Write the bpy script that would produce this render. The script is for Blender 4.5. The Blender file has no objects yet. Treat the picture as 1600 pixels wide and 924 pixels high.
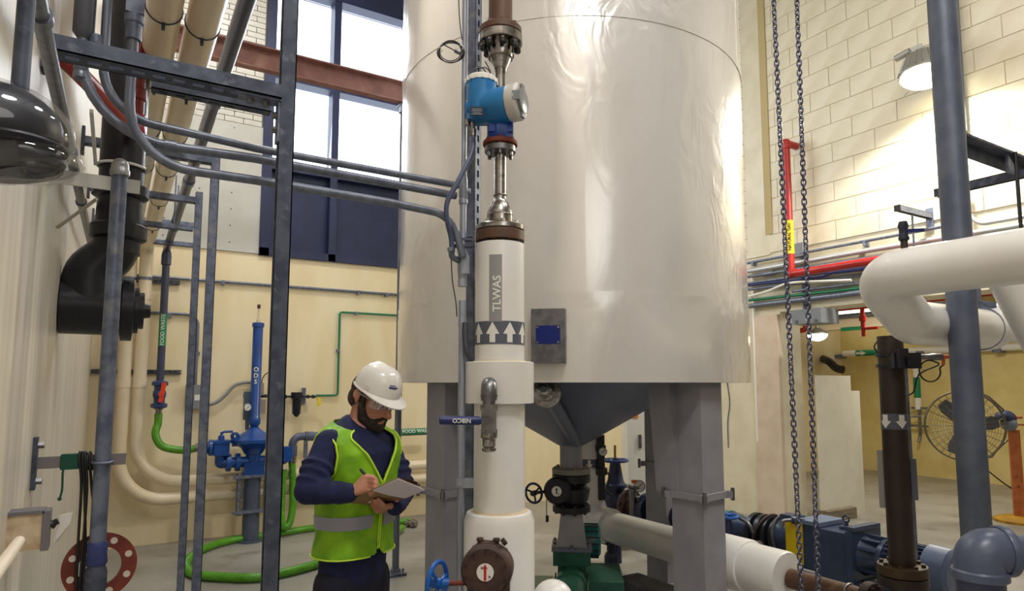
import bpy, bmesh, math, random
from mathutils import Vector, Matrix
random.seed(7)
S = bpy.context.scene
COL = S.collection
R_ = math.radians

# ---------------------------------------------------------------- camera
H = 1.65; FPX = 1030.0; CX = 810.0; CY = 500.0
PITCH = math.atan(100 / 1030); YAW = R_(31.5)
cd = bpy.data.cameras.new('camera'); cam = bpy.data.objects.new('camera', cd); COL.objects.link(cam)
cam.location = (0, 0, H); cam.rotation_euler = (math.pi / 2 + PITCH, 0, -YAW)
cd.sensor_width = 36; cd.lens = FPX / 1600 * 36
cd.shift_x = (800 - CX) / 1600; cd.shift_y = (CY - 462) / 1600
cd.clip_start = 0.02; cd.clip_end = 200
S.camera = cam
# ---------------------------------------------------------------- world, lights, exposure
w = bpy.data.worlds.new('World'); S.world = w; w.use_nodes = True
bg = w.node_tree.nodes['Background']
bg.inputs[0].default_value = (0.86, 0.93, 1.0, 1); bg.inputs[1].default_value = 5.0
S.view_settings.view_transform = 'Standard'; S.view_settings.look = 'None'
S.view_settings.gamma = 1; S.view_settings.use_curve_mapping = False
S.view_settings.exposure = -0.06
S.cycles.use_denoising = True
S.cycles.max_bounces = 8; S.cycles.sample_clamp_indirect = 6
def area(name, loc, size, power, col, target=None, sy=None):
    l = bpy.data.lights.new(name, 'AREA'); l.energy = power; l.color = col; l.size = size
    if sy: l.shape = 'RECTANGLE'; l.size_y = sy
    else: l.shape = 'DISK'
    o = bpy.data.objects.new(name, l); COL.objects.link(o); o.location = loc
    if target is not None:
        o.rotation_euler = (Vector(target) - Vector(loc)).to_track_quat('-Z', 'Y').to_euler()
    return o
WARM = (1.0, 0.975, 0.945)
area('ceiling_lamp_and_fill', (3.0, 0.2, 6.9), 0.9, 70, WARM)
area('ceiling_lamp_and_fill', (4.9, 1.2, 6.9), 0.8, 60, WARM)
area('ceiling_lamp_and_fill', (1.0, 5.4, 6.9), 0.8, 110, WARM)
area('ceiling_lamp_and_fill', (0.7, -0.7, 6.8), 1.0, 150, WARM)  # this one is an overall fill added from above and behind the camera
area('front_fill_light', (0.45, -2.3, 3.7), 1.8, 22, WARM, (1.6, 4, 1.6))  # fill without a fixture, added behind the camera to brighten the overhead pipes
area('window_daylight', (2.9, 7.90, 4.9), 2.9, 190, (0.88, 0.94, 1.0), (2.9, 0, 3.2), 2.6)
area('side_room_light', (9.2, 4.6, 3.12), 1.2, 72, (1.0, 0.95, 0.82), (9.2, 4.6, 0), 0.5)
area('side_room_light', (10.2, 1.6, 3.12), 1.2, 42, (1.0, 0.95, 0.82), (10.2, 1.6, 0), 0.5)

# ---------------------------------------------------------------- view ray helper: photograph pixel + a known plane or distance -> point of the room
RM = cam.rotation_euler.to_matrix()
FW = Vector((math.sin(YAW), math.cos(YAW), 0)); RT = Vector((math.cos(YAW), -math.sin(YAW), 0)); UP = Vector((0, 0, 1))
CAMP = Vector((0, 0, H))
def ray(px, py): return RM @ Vector(((px - CX) / FPX, -(py - CY) / FPX, -1))
def P(px, py, d=None, X=None, Y=None, Z=None):
    r = ray(px, py)
    if d is not None: t = d / r.dot(FW)
    elif X is not None: t = X / r.x
    elif Y is not None: t = Y / r.y
    else: t = (Z - H) / r.z
    return CAMP + r * t
def dist(p): return (Vector(p) - CAMP).dot(FW)

# ---------------------------------------------------------------- geometry helper
def frame(ax):
    ax = Vector(ax).normalized()
    h = Vector((0, 0, 1)) if abs(ax.z) < 0.9 else Vector((1, 0, 0))
    u = h.cross(ax).normalized(); v = ax.cross(u)
    return u, v, ax
def rotz(a): return Matrix.Rotation(a, 3, 'Z')
class G:
    def __init__(s): s.v = []; s.f = []
    def add(s, vs, fs):
        n = len(s.v); s.v += [Vector(v) for v in vs]; s.f += [tuple(i + n for i in f) for f in fs]; return s
    def box(s, c, size, R=None, taper=1.0, bev=0.0):
        c = Vector(c); x, y, z = (k / 2 for k in size)
        vs = []
        for sz in (-1, 1):
            t = taper if sz > 0 else 1
            for sx, sy in ((-1, -1), (1, -1), (1, 1), (-1, 1)):
                p = Vector((sx * x * t, sy * y * t, sz * z))
                vs.append(c + (R @ p if R else p))
        return s.add(vs, [(3, 2, 1, 0), (4, 5, 6, 7), (0, 1, 5, 4), (1, 2, 6, 5), (2, 3, 7, 6), (3, 0, 4, 7)])
    def bar(s, a, b, w, h, up=(0, 0, 1)):
        a = Vector(a); b = Vector(b); ax = (b - a).normalized()
        u = Vector(up).cross(ax)
        if u.length < 1e-4: u = Vector((1, 0, 0)).cross(ax)
        u.normalize(); v = ax.cross(u)
        R = Matrix((u, ax, v)).transposed()
        return s.box((a + b) / 2, (w, (b - a).length, h), R)
    def lathe(s, o, ax, prof, n=20, closed=False):
        o = Vector(o); u, v, k = frame(ax); vs = []; fs = []; m = len(prof)
        for r, t in prof:
            for i in range(n):
                a = 2 * math.pi * i / n
                vs.append(o + k * t + (u * math.cos(a) + v * math.sin(a)) * r)
        for j in range(m - 1):
            for i in range(n):
                i2 = (i + 1) % n
                fs.append((j * n + i, j * n + i2, (j + 1) * n + i2, (j + 1) * n + i))
        if not closed:
            if prof[0][0] > 1e-5: fs.append(tuple(reversed(range(n))))
            if prof[-1][0] > 1e-5: fs.append(tuple(range((m - 1) * n, m * n)))
        else:
            for i in range(n):
                i2 = (i + 1) % n; fs.append(((m - 1) * n + i, (m - 1) * n + i2, i2, i))
        return s.add(vs, fs)
    def cyl(s, a, b, r, r2=None, n=16):
        a = Vector(a); b = Vector(b)
        return s.lathe(a, b - a, [(r, 0), (r if r2 is None else r2, (b - a).length)], n)
    def hollow(s, a, b, ro, ri, n=24):
        a = Vector(a); L = (Vector(b) - a).length
        return s.lathe(a, Vector(b) - a, [(ri, 0), (ro, 0), (ro, L), (ri, L)], n, closed=True)
    def tube(s, pts, r, n=12, fillet=0.0, seg=6, caps=True, loop=False):
        pts = [Vector(p) for p in pts]
        if fillet > 0 and len(pts) > 2: pts = fil(pts, fillet, seg)
        m = len(pts); rad = r if hasattr(r, '__len__') else [r] * m
        tans = []
        for i in range(m):
            if loop: t = pts[(i + 1) % m] - pts[i - 1]
            else: t = pts[min(i + 1, m - 1)] - pts[max(i - 1, 0)]
            tans.append(t.normalized())
        u, v, _ = frame(tans[0]); vs = []; fs = []
        for i in range(m):
            t = tans[i]; u = (u - t * u.dot(t)).normalized(); v = t.cross(u)
            if 0 < i < m - 1 and not loop:
                c = max(0.6, math.sqrt(max(0, (1 + (pts[i] - pts[i - 1]).normalized().dot((pts[i + 1] - pts[i]).normalized())) / 2)))
            else: c = 1
            for k in range(n):
                a = 2 * math.pi * k / n
                vs.append(pts[i] + (u * math.cos(a) + v * math.sin(a)) * rad[i])
        for i in range(m if loop else m - 1):
            j = (i + 1) % m
            for k in range(n):
                k2 = (k + 1) % n
                fs.append((i * n + k, i * n + k2, j * n + k2, j * n + k))
        if caps and not loop:
            fs.append(tuple(reversed(range(n)))); fs.append(tuple(range((m - 1) * n, m * n)))
        return s.add(vs, fs)
    def ell(s, c, rad, R=None, nu=16, nv=10, t0=0.0, t1=math.pi):
        c = Vector(c); vs = []; fs = []
        if not hasattr(rad, '__len__'): rad = (rad,) * 3
        for j in range(nv + 1):
            th = t0 + (t1 - t0) * j / nv
            for i in range(nu):
                a = 2 * math.pi * i / nu
                p = Vector((rad[0] * math.sin(th) * math.cos(a), rad[1] * math.sin(th) * math.sin(a), rad[2] * math.cos(th)))
                vs.append(c + (R @ p if R else p))
        for j in range(nv):
            for i in range(nu):
                i2 = (i + 1) % nu
                fs.append((j * nu + i, (j + 1) * nu + i, (j + 1) * nu + i2, j * nu + i2))
        return s.add(vs, fs)
    def torus(s, c, ax, Rr, r, nu=28, nv=8, a0=0, a1=2 * math.pi):
        u, v, k = frame(ax); c = Vector(c); full = a1 - a0 > 6.28
        pts = [c + (u * math.cos(a0 + (a1 - a0) * i / nu) + v * math.sin(a0 + (a1 - a0) * i / nu)) * Rr for i in range(nu if full else nu + 1)]
        return s.tube(pts, r, nv, loop=full)
    def prism(s, poly, o, u, v, t):
        """polygon in (u, v) about o, thickness t along u x v"""
        o = Vector(o); u = Vector(u); v = Vector(v); w = u.cross(v).normalized() * t; n = len(poly)
        a = [o + u * p[0] + v * p[1] for p in poly]
        return s.add(a + [q + w for q in a], [tuple(reversed(range(n))), tuple(range(n, 2 * n))] + [(i, (i + 1) % n, n + (i + 1) % n, n + i) for i in range(n)])
    def hexbolt(s, p, ax, r, h): return s.cyl(p, Vector(p) + Vector(ax).normalized() * h, r, n=6)
    def flange(s, o, ax, r, t, hole=0.0, nb=0, rb=0.0, br=0.008, bh=0.01):
        s.lathe(o, ax, [(r - .003, 0), (r, .003), (r, t - .003), (r - .003, t)], 28)
        u, v, k = frame(ax)
        for i in range(nb):
            a = 2 * math.pi * (i + .5) / nb; p = Vector(o) + (u * math.cos(a) + v * math.sin(a)) * rb
            s.cyl(p - k * bh, p + k * (t + bh), br, n=6)
        return s
def fil(pts, rad, seg=6):
    out = [pts[0]]
    for i in range(1, len(pts) - 1):
        a, b, c = pts[i - 1], pts[i], pts[i + 1]
        d1 = (a - b); d2 = (c - b); l1, l2 = d1.length, d2.length; d1.normalize(); d2.normalize()
        cs = max(-1, min(1, d1.dot(d2))); ang = math.acos(cs)
        if ang > 3.10: out.append(b); continue
        t = rad / math.tan(ang / 2); t = min(t, l1 * .49, l2 * .49); rr = t * math.tan(ang / 2)
        cen = b + (d1 + d2).normalized() * (rr / math.sin(ang / 2)); p1 = b + d1 * t; p2 = b + d2 * t
        e1 = p1 - cen; e2 = p2 - cen; tot = e1.angle(e2)
        for k in range(seg + 1):
            f = k / seg
            q = (e1 * math.sin((1 - f) * tot) + e2 * math.sin(f * tot)) / math.sin(tot) if tot > 1e-3 else e1
            out.append(cen + q)
    out.append(pts[-1]); return out
def crom(pts, k=6):
    pts = [Vector(p) for p in pts]; out = []
    for i in range(len(pts) - 1):
        p0 = pts[max(i - 1, 0)]; p1 = pts[i]; p2 = pts[i + 1]; p3 = pts[min(i + 2, len(pts) - 1)]
        for j in range(k):
            t = j / k
            out.append(.5 * ((2 * p1) + (p2 - p0) * t + (2 * p0 - 5 * p1 + 4 * p2 - p3) * t * t + (3 * p1 - p0 - 3 * p2 + p3) * t ** 3))
    out.append(pts[-1]); return out

ORG = {}
def link(name, me, m, parent=None, loc=None):
    o = bpy.data.objects.new(name, me); COL.objects.link(o)
    if m is not None and not me.materials: me.materials.append(m)
    if parent is not None: o.parent = parent; ORG[o.name] = ORG[parent.name]
    else: o.location = loc; ORG[o.name] = Vector(loc)
    return o
def mesh(g, org, smooth=38):
    me = bpy.data.meshes.new('mesh'); me.from_pydata([v - org for v in g.v], [], g.f); me.validate()
    if smooth:
        me.shade_smooth(); me.set_sharp_from_angle(angle=R_(smooth))
    return me
def part(name, g, m, parent, label=None, smooth=38, kind=None):
    o = link(name, mesh(g, ORG[parent.name], smooth), m, parent); o.data.name = name
    if label: o['label'] = label
    if kind: o['kind'] = kind
    return o
def base_of(g):
    xs = [v.x for v in g.v]; ys = [v.y for v in g.v]
    return Vector(((min(xs) + max(xs)) / 2, (min(ys) + max(ys)) / 2, min(v.z for v in g.v)))
def single(name, g, m, label, cat, group=None, smooth=38):
    b = base_of(g); o = link(name, mesh(g, b, smooth), m, None, b); o.data.name = name
    o['label'] = label; o['category'] = cat
    if group: o['group'] = group
    return o
def thing(name, label, cat, loc, group=None):
    o = bpy.data.objects.new(name, None); COL.objects.link(o); o.location = loc; o.empty_display_size = .1
    ORG[o.name] = Vector(loc); o['label'] = label; o['category'] = cat
    if group: o['group'] = group
    return o
def struct(name, g, m, parent=None, smooth=38):
    if parent: return part(name, g, m, parent, smooth=smooth)
    b = base_of(g); o = link(name, mesh(g, b, smooth), m, None, b); o['kind'] = 'structure'; return o
def text_mesh(txt, size, extr=0.0006, bold=0.0):
    c = bpy.data.curves.new('t', 'FONT'); c.body = txt; c.size = size; c.align_x = 'CENTER'; c.align_y = 'CENTER'; c.extrude = extr; c.offset = bold; c.resolution_u = 3
    o = bpy.data.objects.new('t', c); COL.objects.link(o)
    dg = bpy.context.evaluated_depsgraph_get(); dg.update()
    me = bpy.data.meshes.new_from_object(o.evaluated_get(dg))
    bpy.data.objects.remove(o); vs = [v.co.copy() for v in me.vertices]; fs = [tuple(p.vertices) for p in me.polygons]
    bpy.data.meshes.remove(me); return vs, fs
def text(g, txt, size, o, u, v, bold=0.0, sx=1.0, wrap=None, extr=.0006):
    """text centred at o reading along u with up v; wrap=(axis point, axis dir, r) bends it round a cylinder"""
    vs, fs = text_mesh(txt, size, extr, bold); o = Vector(o); u = Vector(u).normalized(); v = Vector(v).normalized(); w = u.cross(v)
    if wrap:
        bm = bmesh.new(); bv = [bm.verts.new(p) for p in vs]
        for f in fs:
            try: bm.faces.new([bv[i] for i in f])
            except ValueError: pass
        for k in range(-5, 6):
            for no in ((0, 1, 0), (1, 0, 0)) if size > .2 else ((0, 1, 0),):
                bmesh.ops.bisect_plane(bm, geom=bm.verts[:] + bm.edges[:] + bm.faces[:], plane_co=Vector((0, size * .09 * k, 0)), plane_no=no)
        bm.verts.ensure_lookup_table(); bm.verts.index_update(); vs = [q.co.copy() for q in bm.verts]; fs = [tuple(q.index for q in f.verts) for f in bm.faces]; bm.free()
    out = []
    for p in vs:
        q = o + u * p.x * sx + v * p.y
        if wrap:
            ax0, ax, r = wrap; ax = Vector(ax).normalized(); rel = o - Vector(ax0); n = (rel - ax * rel.dot(ax)).normalized(); s = ax.cross(n)
            dq = q - o; al = dq.dot(ax); a = dq.dot(s) / r
            q = Vector(ax0) + ax * (rel.dot(ax) + al) + (n * math.cos(a) + s * math.sin(a)) * (r + p.z + extr)
        else: q = q + w * p.z
        out.append(q)
    return g.add(out, fs)
def patch(g, ax0, ax, r, n, t0, t1, a0, a1, thick=.0012, seg=12):
    """curved sticker on a cylinder: n = outward direction of angle 0; a in radians about ax"""
    ax = Vector(ax).normalized(); n = Vector(n); n = (n - ax * n.dot(ax)).normalized(); s = ax.cross(n); vs = []; fs = []
    for i in range(seg + 1):
        a = a0 + (a1 - a0) * i / seg; dr = n * math.cos(a) + s * math.sin(a)
        for t in (t0, t1): 
            for rr in (r - .001, r + thick): vs.append(Vector(ax0) + ax * t + dr * rr)
    for i in range(seg):
        b = i * 4; c = b + 4
        fs += [(b + 1, c + 1, c + 3, b + 3), (b, b + 2, c + 2, c), (b, c, c + 1, b + 1), (b + 2, b + 3, c + 3, c + 2)]
    fs += [(0, 1, 3, 2), (seg * 4, seg * 4 + 2, seg * 4 + 3, seg * 4 + 1)]
    return g.add(vs, fs)
def polywrap(g, poly, ax0, ax, r, n, lift=.0016, div=4):
    """flat polygon (s = arc length, t = along axis) wrapped on a cylinder as a thin sticker"""
    ax = Vector(ax).normalized(); n = Vector(n); n = (n - ax * n.dot(ax)).normalized(); s = ax.cross(n)
    pts = []
    for i in range(len(poly)):
        a, b = poly[i], poly[(i + 1) % len(poly)]
        for k in range(div): pts.append((a[0] + (b[0] - a[0]) * k / div, a[1] + (b[1] - a[1]) * k / div))
    cx = sum(p[0] for p in pts) / len(pts); cy = sum(p[1] for p in pts) / len(pts)
    def w(p, rr):
        a = p[0] / r; return Vector(ax0) + ax * p[1] + (n * math.cos(a) + s * math.sin(a)) * rr
    m = len(pts); vs = [w(p, r + lift) for p in pts] + [w((cx, cy), r + lift)]
    return g.add(vs, [(i, (i + 1) % m, m) for i in range(m)])

# ---------------------------------------------------------------- materials
MATS = {}
def srgb(h):
    if isinstance(h, str): c = [int(h[i:i + 2], 16) / 255 for i in (0, 2, 4)]
    else: c = [k / 255 for k in h]
    return tuple((k / 12.92 if k <= .04045 else ((k + .055) / 1.055) ** 2.4) for k in c) + (1,)
def M(name, col, rough=.5, metal=0.0, col2=None, scale=8.0, lo=.4, hi=.65, stretch=None, bump=0.0, bscale=None, detail=5, coat=0.0, col3=None, scale3=3.0, emit=None, estr=1.0, spec=.5):
    if name in MATS: return MATS[name]
    m = bpy.data.materials.new(name); m.use_nodes = True; nt = m.node_tree; N = nt.nodes; L = nt.links; b = N['Principled BSDF']
    b.inputs['Base Color'].default_value = srgb(col); b.inputs['Roughness'].default_value = rough; b.inputs['Metallic'].default_value = metal
    b.inputs['Specular IOR Level'].default_value = spec
    if coat: b.inputs['Coat Weight'].default_value = coat; b.inputs['Coat Roughness'].default_value = .08
    if emit: b.inputs['Emission Color'].default_value = srgb(emit); b.inputs['Emission Strength'].default_value = estr
    if col2 or bump:
        tc = N.new('ShaderNodeTexCoord'); mp = N.new('ShaderNodeMapping'); L.new(tc.outputs['Object'], mp.inputs[0])
        if stretch: mp.inputs['Scale'].default_value = stretch
    if col2:
        nz = N.new('ShaderNodeTexNoise'); nz.inputs['Scale'].default_value = scale; nz.inputs['Detail'].default_value = detail; L.new(mp.outputs[0], nz.inputs[0])
        mr = N.new('ShaderNodeMapRange'); mr.inputs[1].default_value = lo; mr.inputs[2].default_value = hi; L.new(nz.outputs[0], mr.inputs[0])
        mx = N.new('ShaderNodeMix'); mx.data_type = 'RGBA'; mx.inputs[6].default_value = srgb(col); mx.inputs[7].default_value = srgb(col2)
        L.new(mr.outputs[0], mx.inputs[0]); last = mx.outputs[2]
        if col3:
            n2 = N.new('ShaderNodeTexNoise'); n2.inputs['Scale'].default_value = scale3; n2.inputs['Detail'].default_value = 6; L.new(mp.outputs[0], n2.inputs[0])
            m2 = N.new('ShaderNodeMapRange'); m2.inputs[1].default_value = .58; m2.inputs[2].default_value = .72; L.new(n2.outputs[0], m2.inputs[0])
            x2 = N.new('ShaderNodeMix'); x2.data_type = 'RGBA'; L.new(m2.outputs[0], x2.inputs[0]); L.new(last, x2.inputs[6]); x2.inputs[7].default_value = srgb(col3); last = x2.outputs[2]
        L.new(last, b.inputs['Base Color'])
    if bump:
        nb = N.new('ShaderNodeTexNoise'); nb.inputs['Scale'].default_value = bscale or scale * 2; nb.inputs['Detail'].default_value = 4; L.new(mp.outputs[0], nb.inputs[0])
        bp = N.new('ShaderNodeBump'); bp.inputs['Strength'].default_value = bump; bp.inputs['Distance'].default_value = .01; L.new(nb.outputs[0], bp.inputs['Height']); L.new(bp.outputs[0], b.inputs['Normal'])
    MATS[name] = m; return m
def glass(name, tint=(1, 1, 1, 1), refl=.08, rough=0.0, mx=.55):
    m = bpy.data.materials.new(name); m.use_nodes = True; nt = m.node_tree; N = nt.nodes; L = nt.links; N.remove(N['Principled BSDF'])
    t = N.new('ShaderNodeBsdfTransparent'); t.inputs[0].default_value = tint; g = N.new('ShaderNodeBsdfGlossy'); g.inputs['Roughness'].default_value = rough
    fr = N.new('ShaderNodeLayerWeight'); fr.inputs[0].default_value = .25
    mr = N.new('ShaderNodeMapRange'); mr.inputs[3].default_value = refl; mr.inputs[4].default_value = mx; L.new(fr.outputs['Fresnel'], mr.inputs[0])
    x = N.new('ShaderNodeMixShader'); L.new(mr.outputs[0], x.inputs[0]); L.new(t.outputs[0], x.inputs[1]); L.new(g.outputs[0], x.inputs[2]); L.new(x.outputs[0], N['Material Output'].inputs[0])
    return m
WALL_L = M('wall_left_paint_sheen', (232, 223, 208), .36, col2=(216, 205, 188), scale=3, stretch=(1, 5, .35), bump=.06, bscale=9)  # vertical streaks in the colour stand for reflections on the glossy paint
WALL_Y = M('wall_yellow_paint', (240, 226, 190), .42, col2=(234, 216, 174), scale=2.5, stretch=(1.6, 1, .5), bump=.08, bscale=20)
WALL_W = M('wall_cream_paint', (226, 218, 194), .5, col2=(217, 207, 180), scale=4, bump=.10, bscale=30)
MORTAR = M('mortar', (196, 184, 150), .8)
BRICKM = M('white_brick', (208, 206, 198), .35, col2=(194, 190, 180), scale=6)
BRMORT = M('brick_mortar', (120, 116, 108), .9)
PANELW = M('white_panel', (196, 196, 190), .45, col2=(186, 186, 178), scale=3)
FLOORM = M('floor_concrete', (158, 154, 146), .34, col2=(138, 133, 125), scale=1.6, detail=8, col3=(128, 122, 113), scale3=3.2, bump=.05, bscale=30)
CEILM = M('ceiling_paint', (170, 165, 150), .8)
NAVY = M('navy_window_paint', (26, 35, 70), .5, col2=(31, 41, 80), scale=4)
GALV = M('galvanized_steel', (120, 128, 148), .42, .45, col2=(92, 100, 120), scale=26, col3=(140, 143, 146), scale3=14, bump=.04)
GALVD = M('dark_galvanized_steel', (84, 90, 106), .5, .4, col2=(62, 68, 84), scale=22, col3=(108, 113, 126), scale3=30, bump=.04)
CONDM = M('conduit_steel', (118, 124, 138), .38, .4, col2=(98, 104, 118), scale=12, stretch=(3, 3, .4))
CONDL = M('bright_conduit_steel', (158, 165, 178), .36, .35, col2=(136, 143, 156), scale=12, stretch=(3, 3, .4))
CREAM = M('cream_pvc_jacket', (234, 220, 192), .32, col2=(226, 210, 178), scale=4)
PVCG = M('grey_pvc', (82, 90, 114), .34, col2=(72, 80, 104), scale=6)
PVCD = M('dark_grey_pvc', (62, 67, 92), .36, col2=(54, 58, 80), scale=6)
BLACKI = M('black_iron', (24, 26, 36), .38, col2=(16, 17, 24), scale=16, bump=.08, bscale=60)
BLACKR = M('black_rubber', (20, 20, 23), .5)
REDP = M('red_pipe_paint', (178, 34, 30), .35, col2=(158, 26, 24), scale=8)
MAROON = M('maroon_pipe_paint', (128, 38, 34), .4, col2=(110, 30, 28), scale=8)
RUSTB = M('rust_red_steel', (146, 102, 92), .6, col2=(122, 84, 76), scale=7, col3=(160, 122, 106), scale3=5)
RUST = M('rusty_iron', (74, 52, 44), .7, .1, col2=(48, 35, 31), scale=14, col3=(100, 70, 52), scale3=9, bump=.25, bscale=60)
RUSTF = M('rust_red_primer', (122, 50, 30), .65, col2=(92, 36, 24), scale=12, bump=.1)
BROWN = M('brown_primer_pipe', (92, 62, 46), .55, col2=(76, 50, 36), scale=9, col3=(112, 80, 60), scale3=12)
BROWND = M('dark_brown_pipe', (44, 30, 22), .5, col2=(32, 22, 16), scale=8)
WHITEJ = M('white_jacket', (228, 226, 224), .32, col2=(220, 217, 212), scale=3, coat=.3, bump=.05, bscale=5)
WHITEP = M('white_plastic', (232, 230, 224), .35)
STAIN = M('stainless_steel', (168, 164, 162), .24, 1.0, col2=(126, 120, 116), scale=18, stretch=(1, 1, 3))
STAIND = M('dull_stainless', (128, 128, 130), .38, .9, col2=(104, 104, 108), scale=18)
TANKM = M('tank_aluminium_jacket', (224, 221, 218), .26, .3, col2=(215, 211, 206), scale=1.6, stretch=(1, 1, .5), bump=.30, bscale=1.7, coat=.5)
def crinkle(m):
    nt = m.node_tree; N = nt.nodes; L = nt.links; b = N['Principled BSDF']; b0 = [n for n in N if n.type == 'BUMP'][0]; tc = [n for n in N if n.type == 'TEX_COORD'][0]
    mp = N.new('ShaderNodeMapping'); mp.inputs['Scale'].default_value = (1, 1, .45); L.new(tc.outputs['Object'], mp.inputs[0])
    n1 = N.new('ShaderNodeTexNoise'); n1.inputs['Scale'].default_value = 5.5; n1.inputs['Detail'].default_value = 2; n1.inputs['Distortion'].default_value = 1.6; L.new(mp.outputs[0], n1.inputs[0])
    n2 = N.new('ShaderNodeTexNoise'); n2.inputs['Scale'].default_value = 1.1; n2.inputs['Detail'].default_value = 1; L.new(mp.outputs[0], n2.inputs[0])
    r = N.new('ShaderNodeMapRange'); r.inputs[1].default_value = .46; r.inputs[2].default_value = .68; L.new(n2.outputs[0], r.inputs[0])
    x = N.new('ShaderNodeMath'); x.operation = 'MULTIPLY'; L.new(n1.outputs[0], x.inputs[0]); L.new(r.outputs[0], x.inputs[1])
    b1 = N.new('ShaderNodeBump'); b1.inputs['Strength'].default_value = .32; b1.inputs['Distance'].default_value = .035; L.new(x.outputs[0], b1.inputs['Height']); L.new(b0.outputs[0], b1.inputs['Normal']); L.new(b1.outputs[0], b.inputs['Normal'])
    if 'Coat Normal' in b.inputs: L.new(b1.outputs[0], b.inputs['Coat Normal'])
crinkle(TANKM)
TANKG = M('tank_grey_paint', (104, 109, 130), .42, col2=(95, 100, 120), scale=3)
LEGM = M('tank_leg_grey', (142, 141, 148), .45, col2=(130, 129, 138), scale=5)
BLUE = M('pump_blue_paint', (18, 74, 150), .32, col2=(14, 60, 128), scale=6, coat=.2)
BLUEM = M('meter_blue_paint', (32, 118, 178), .35, col2=(26, 106, 166), scale=5)
BLUED = M('dark_blue_paint', (28, 36, 76), .35, col2=(22, 28, 60), scale=8)
BLUEW = M('handwheel_blue', (14, 92, 178), .4, col2=(12, 76, 152), scale=8)
NAVYV = M('handle_navy_vinyl', (24, 34, 92), .4)
STEELB = M('slate_blue_motor_paint', (52, 64, 90), .36, col2=(42, 54, 78), scale=7)
TEAL = M('teal_pump_paint', (30, 112, 112), .35, col2=(24, 94, 96), scale=6)
GREENP = M('green_pump_paint', (30, 92, 74), .4, col2=(22, 74, 60), scale=7)
GREENL = M('green_air_line', (20, 122, 82), .4)
GREENS = M('green_sticker', (20, 130, 84), .5)
HOSE = M('green_hose', (88, 156, 32), .35, col2=(76, 140, 26), scale=10)
GREYL = M('grey_sticker', (142, 142, 142), .5)
SLATE = M('slate_sticker', (84, 88, 102), .5)
WHITES = M('white_sticker', (226, 224, 218), .5)
BLACKS = M('black_print', (14, 14, 16), .6)
YELLOWS = M('yellow_sticker', (238, 208, 20), .5)
REDS = M('red_print', (184, 20, 24), .5)
ORANGE = M('orange_stand_paint', (192, 108, 52), .55, col2=(168, 88, 38), scale=9, col3=(84, 44, 22), scale3=14)
YELLOWB = M('yellow_base_paint', (178, 134, 24), .5, col2=(150, 108, 20), scale=10)
BOXG = M('grey_box_paint', (128, 132, 138), .45)
WOODM = M('weathered_wood', (138, 126, 104), .8, col2=(112, 100, 82), scale=6, stretch=(1, 8, 8))
CHAINM = M('chain_steel', (104, 106, 128), .38, .7, col2=(76, 78, 98), scale=30)
ALUM = M('cast_aluminium', (160, 160, 160), .4, .8)
GAUGE = M('gauge_face', (222, 222, 216), .3)
GLASS = glass('window_glass', (.97, .98, 1, 1), .03)
CLEAR = glass('clear_plastic', (.93, .94, .95, 1), .06, .05, .32)
# ================================================================ the setting
XL = -0.20; YB = 7.94; XR = 6.95; XF = 12.5; YF = -2.5; ZC = 7.4; ZO = 2.53; YJ = 5.19; XR2 = XR + .38; ZC2 = 3.2
struct('floor', G().box(((XL + XF) / 2, (YF + YB) / 2, -.1), (XF - XL + .6, YB - YF + .6, .2)), FLOORM)
struct('ceiling', G().box(((XL + XR2) / 2, (YF + YB) / 2, ZC + .1), (XR2 - XL + .4, YB - YF + .4, .2)), CEILM)
struct('wall_left', G().box((XL - .1, (YF + YB) / 2, ZC / 2), (.2, YB - YF + .2, ZC)), WALL_L)
struct('wall_front', G().box(((XL + XF) / 2, YF - .1, ZC / 2), (XF - XL + .4, .2, ZC)), M('front_wall_dimmed', (126, 121, 112), .6))  # unseen wall, coloured darker for an unlit hall to dim the tank's reflections
# back wall with its window opening
WX0 = P(404, 397, Y=YB).x; WX1 = 4.75; WZ0 = P(400, 398, Y=YB).z; WZ1 = P(628, 34, Y=YB).z
ZP = P(300, 387, Y=YB).z; ZB = P(390, 197, Y=YB).z
g = G()
g.box(((XL + XF) / 2, YB + .15, WZ0 / 2), (XF - XL + .6, .3, WZ0))
g.box(((XL + WX0) / 2, YB + .15, (WZ0 + ZC) / 2), (WX0 - XL, .3, ZC - WZ0))
g.box(((WX1 + XF) / 2, YB + .15, (WZ0 + ZC) / 2), (XF - WX1 + .3, .3, ZC - WZ0))
g.box(((WX0 + WX1) / 2, YB + .15, (WZ1 + .35 + ZC) / 2), (WX1 - WX0, .3, ZC - WZ1 - .35))
wb = struct('wall_back', g, WALL_Y)
# white sheet panel and glazed brick to the left of the window
o = part('sheet_panel', G().box(((XL + WX0) / 2, YB - .012, (ZP + ZB) / 2), (WX0 - XL - .01, .024, ZB - ZP)), PANELW, wb)
sg = G()
for i in range(5):
    for j in range(9):
        sg.cyl((XL + .25 + i * .33, YB - .03, ZP + .1 + j * .19), (XL + .25 + i * .33, YB - .022, ZP + .1 + j * .19), .007, n=8)
part('screw', sg, GALVD, o, kind='stuff')
part('brick_bed', G().box(((XL + WX0) / 2, YB - .006, (ZB + ZC) / 2), (WX0 - XL - .01, .012, ZC - ZB)), BRMORT, wb)
bw, bh = .203, .0667
bme = mesh(G().box((0, 0, 0), (bw - .008, .018, bh - .008)), Vector((0, 0, 0)), 0); bme.materials.append(BRICKM)
bhalf = mesh(G().box((0, 0, 0), (bw / 2 - .008, .018, bh - .008)), Vector((0, 0, 0)), 0); bhalf.materials.append(BRICKM)
nrow = int((6.35 - ZB) / bh)
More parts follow.
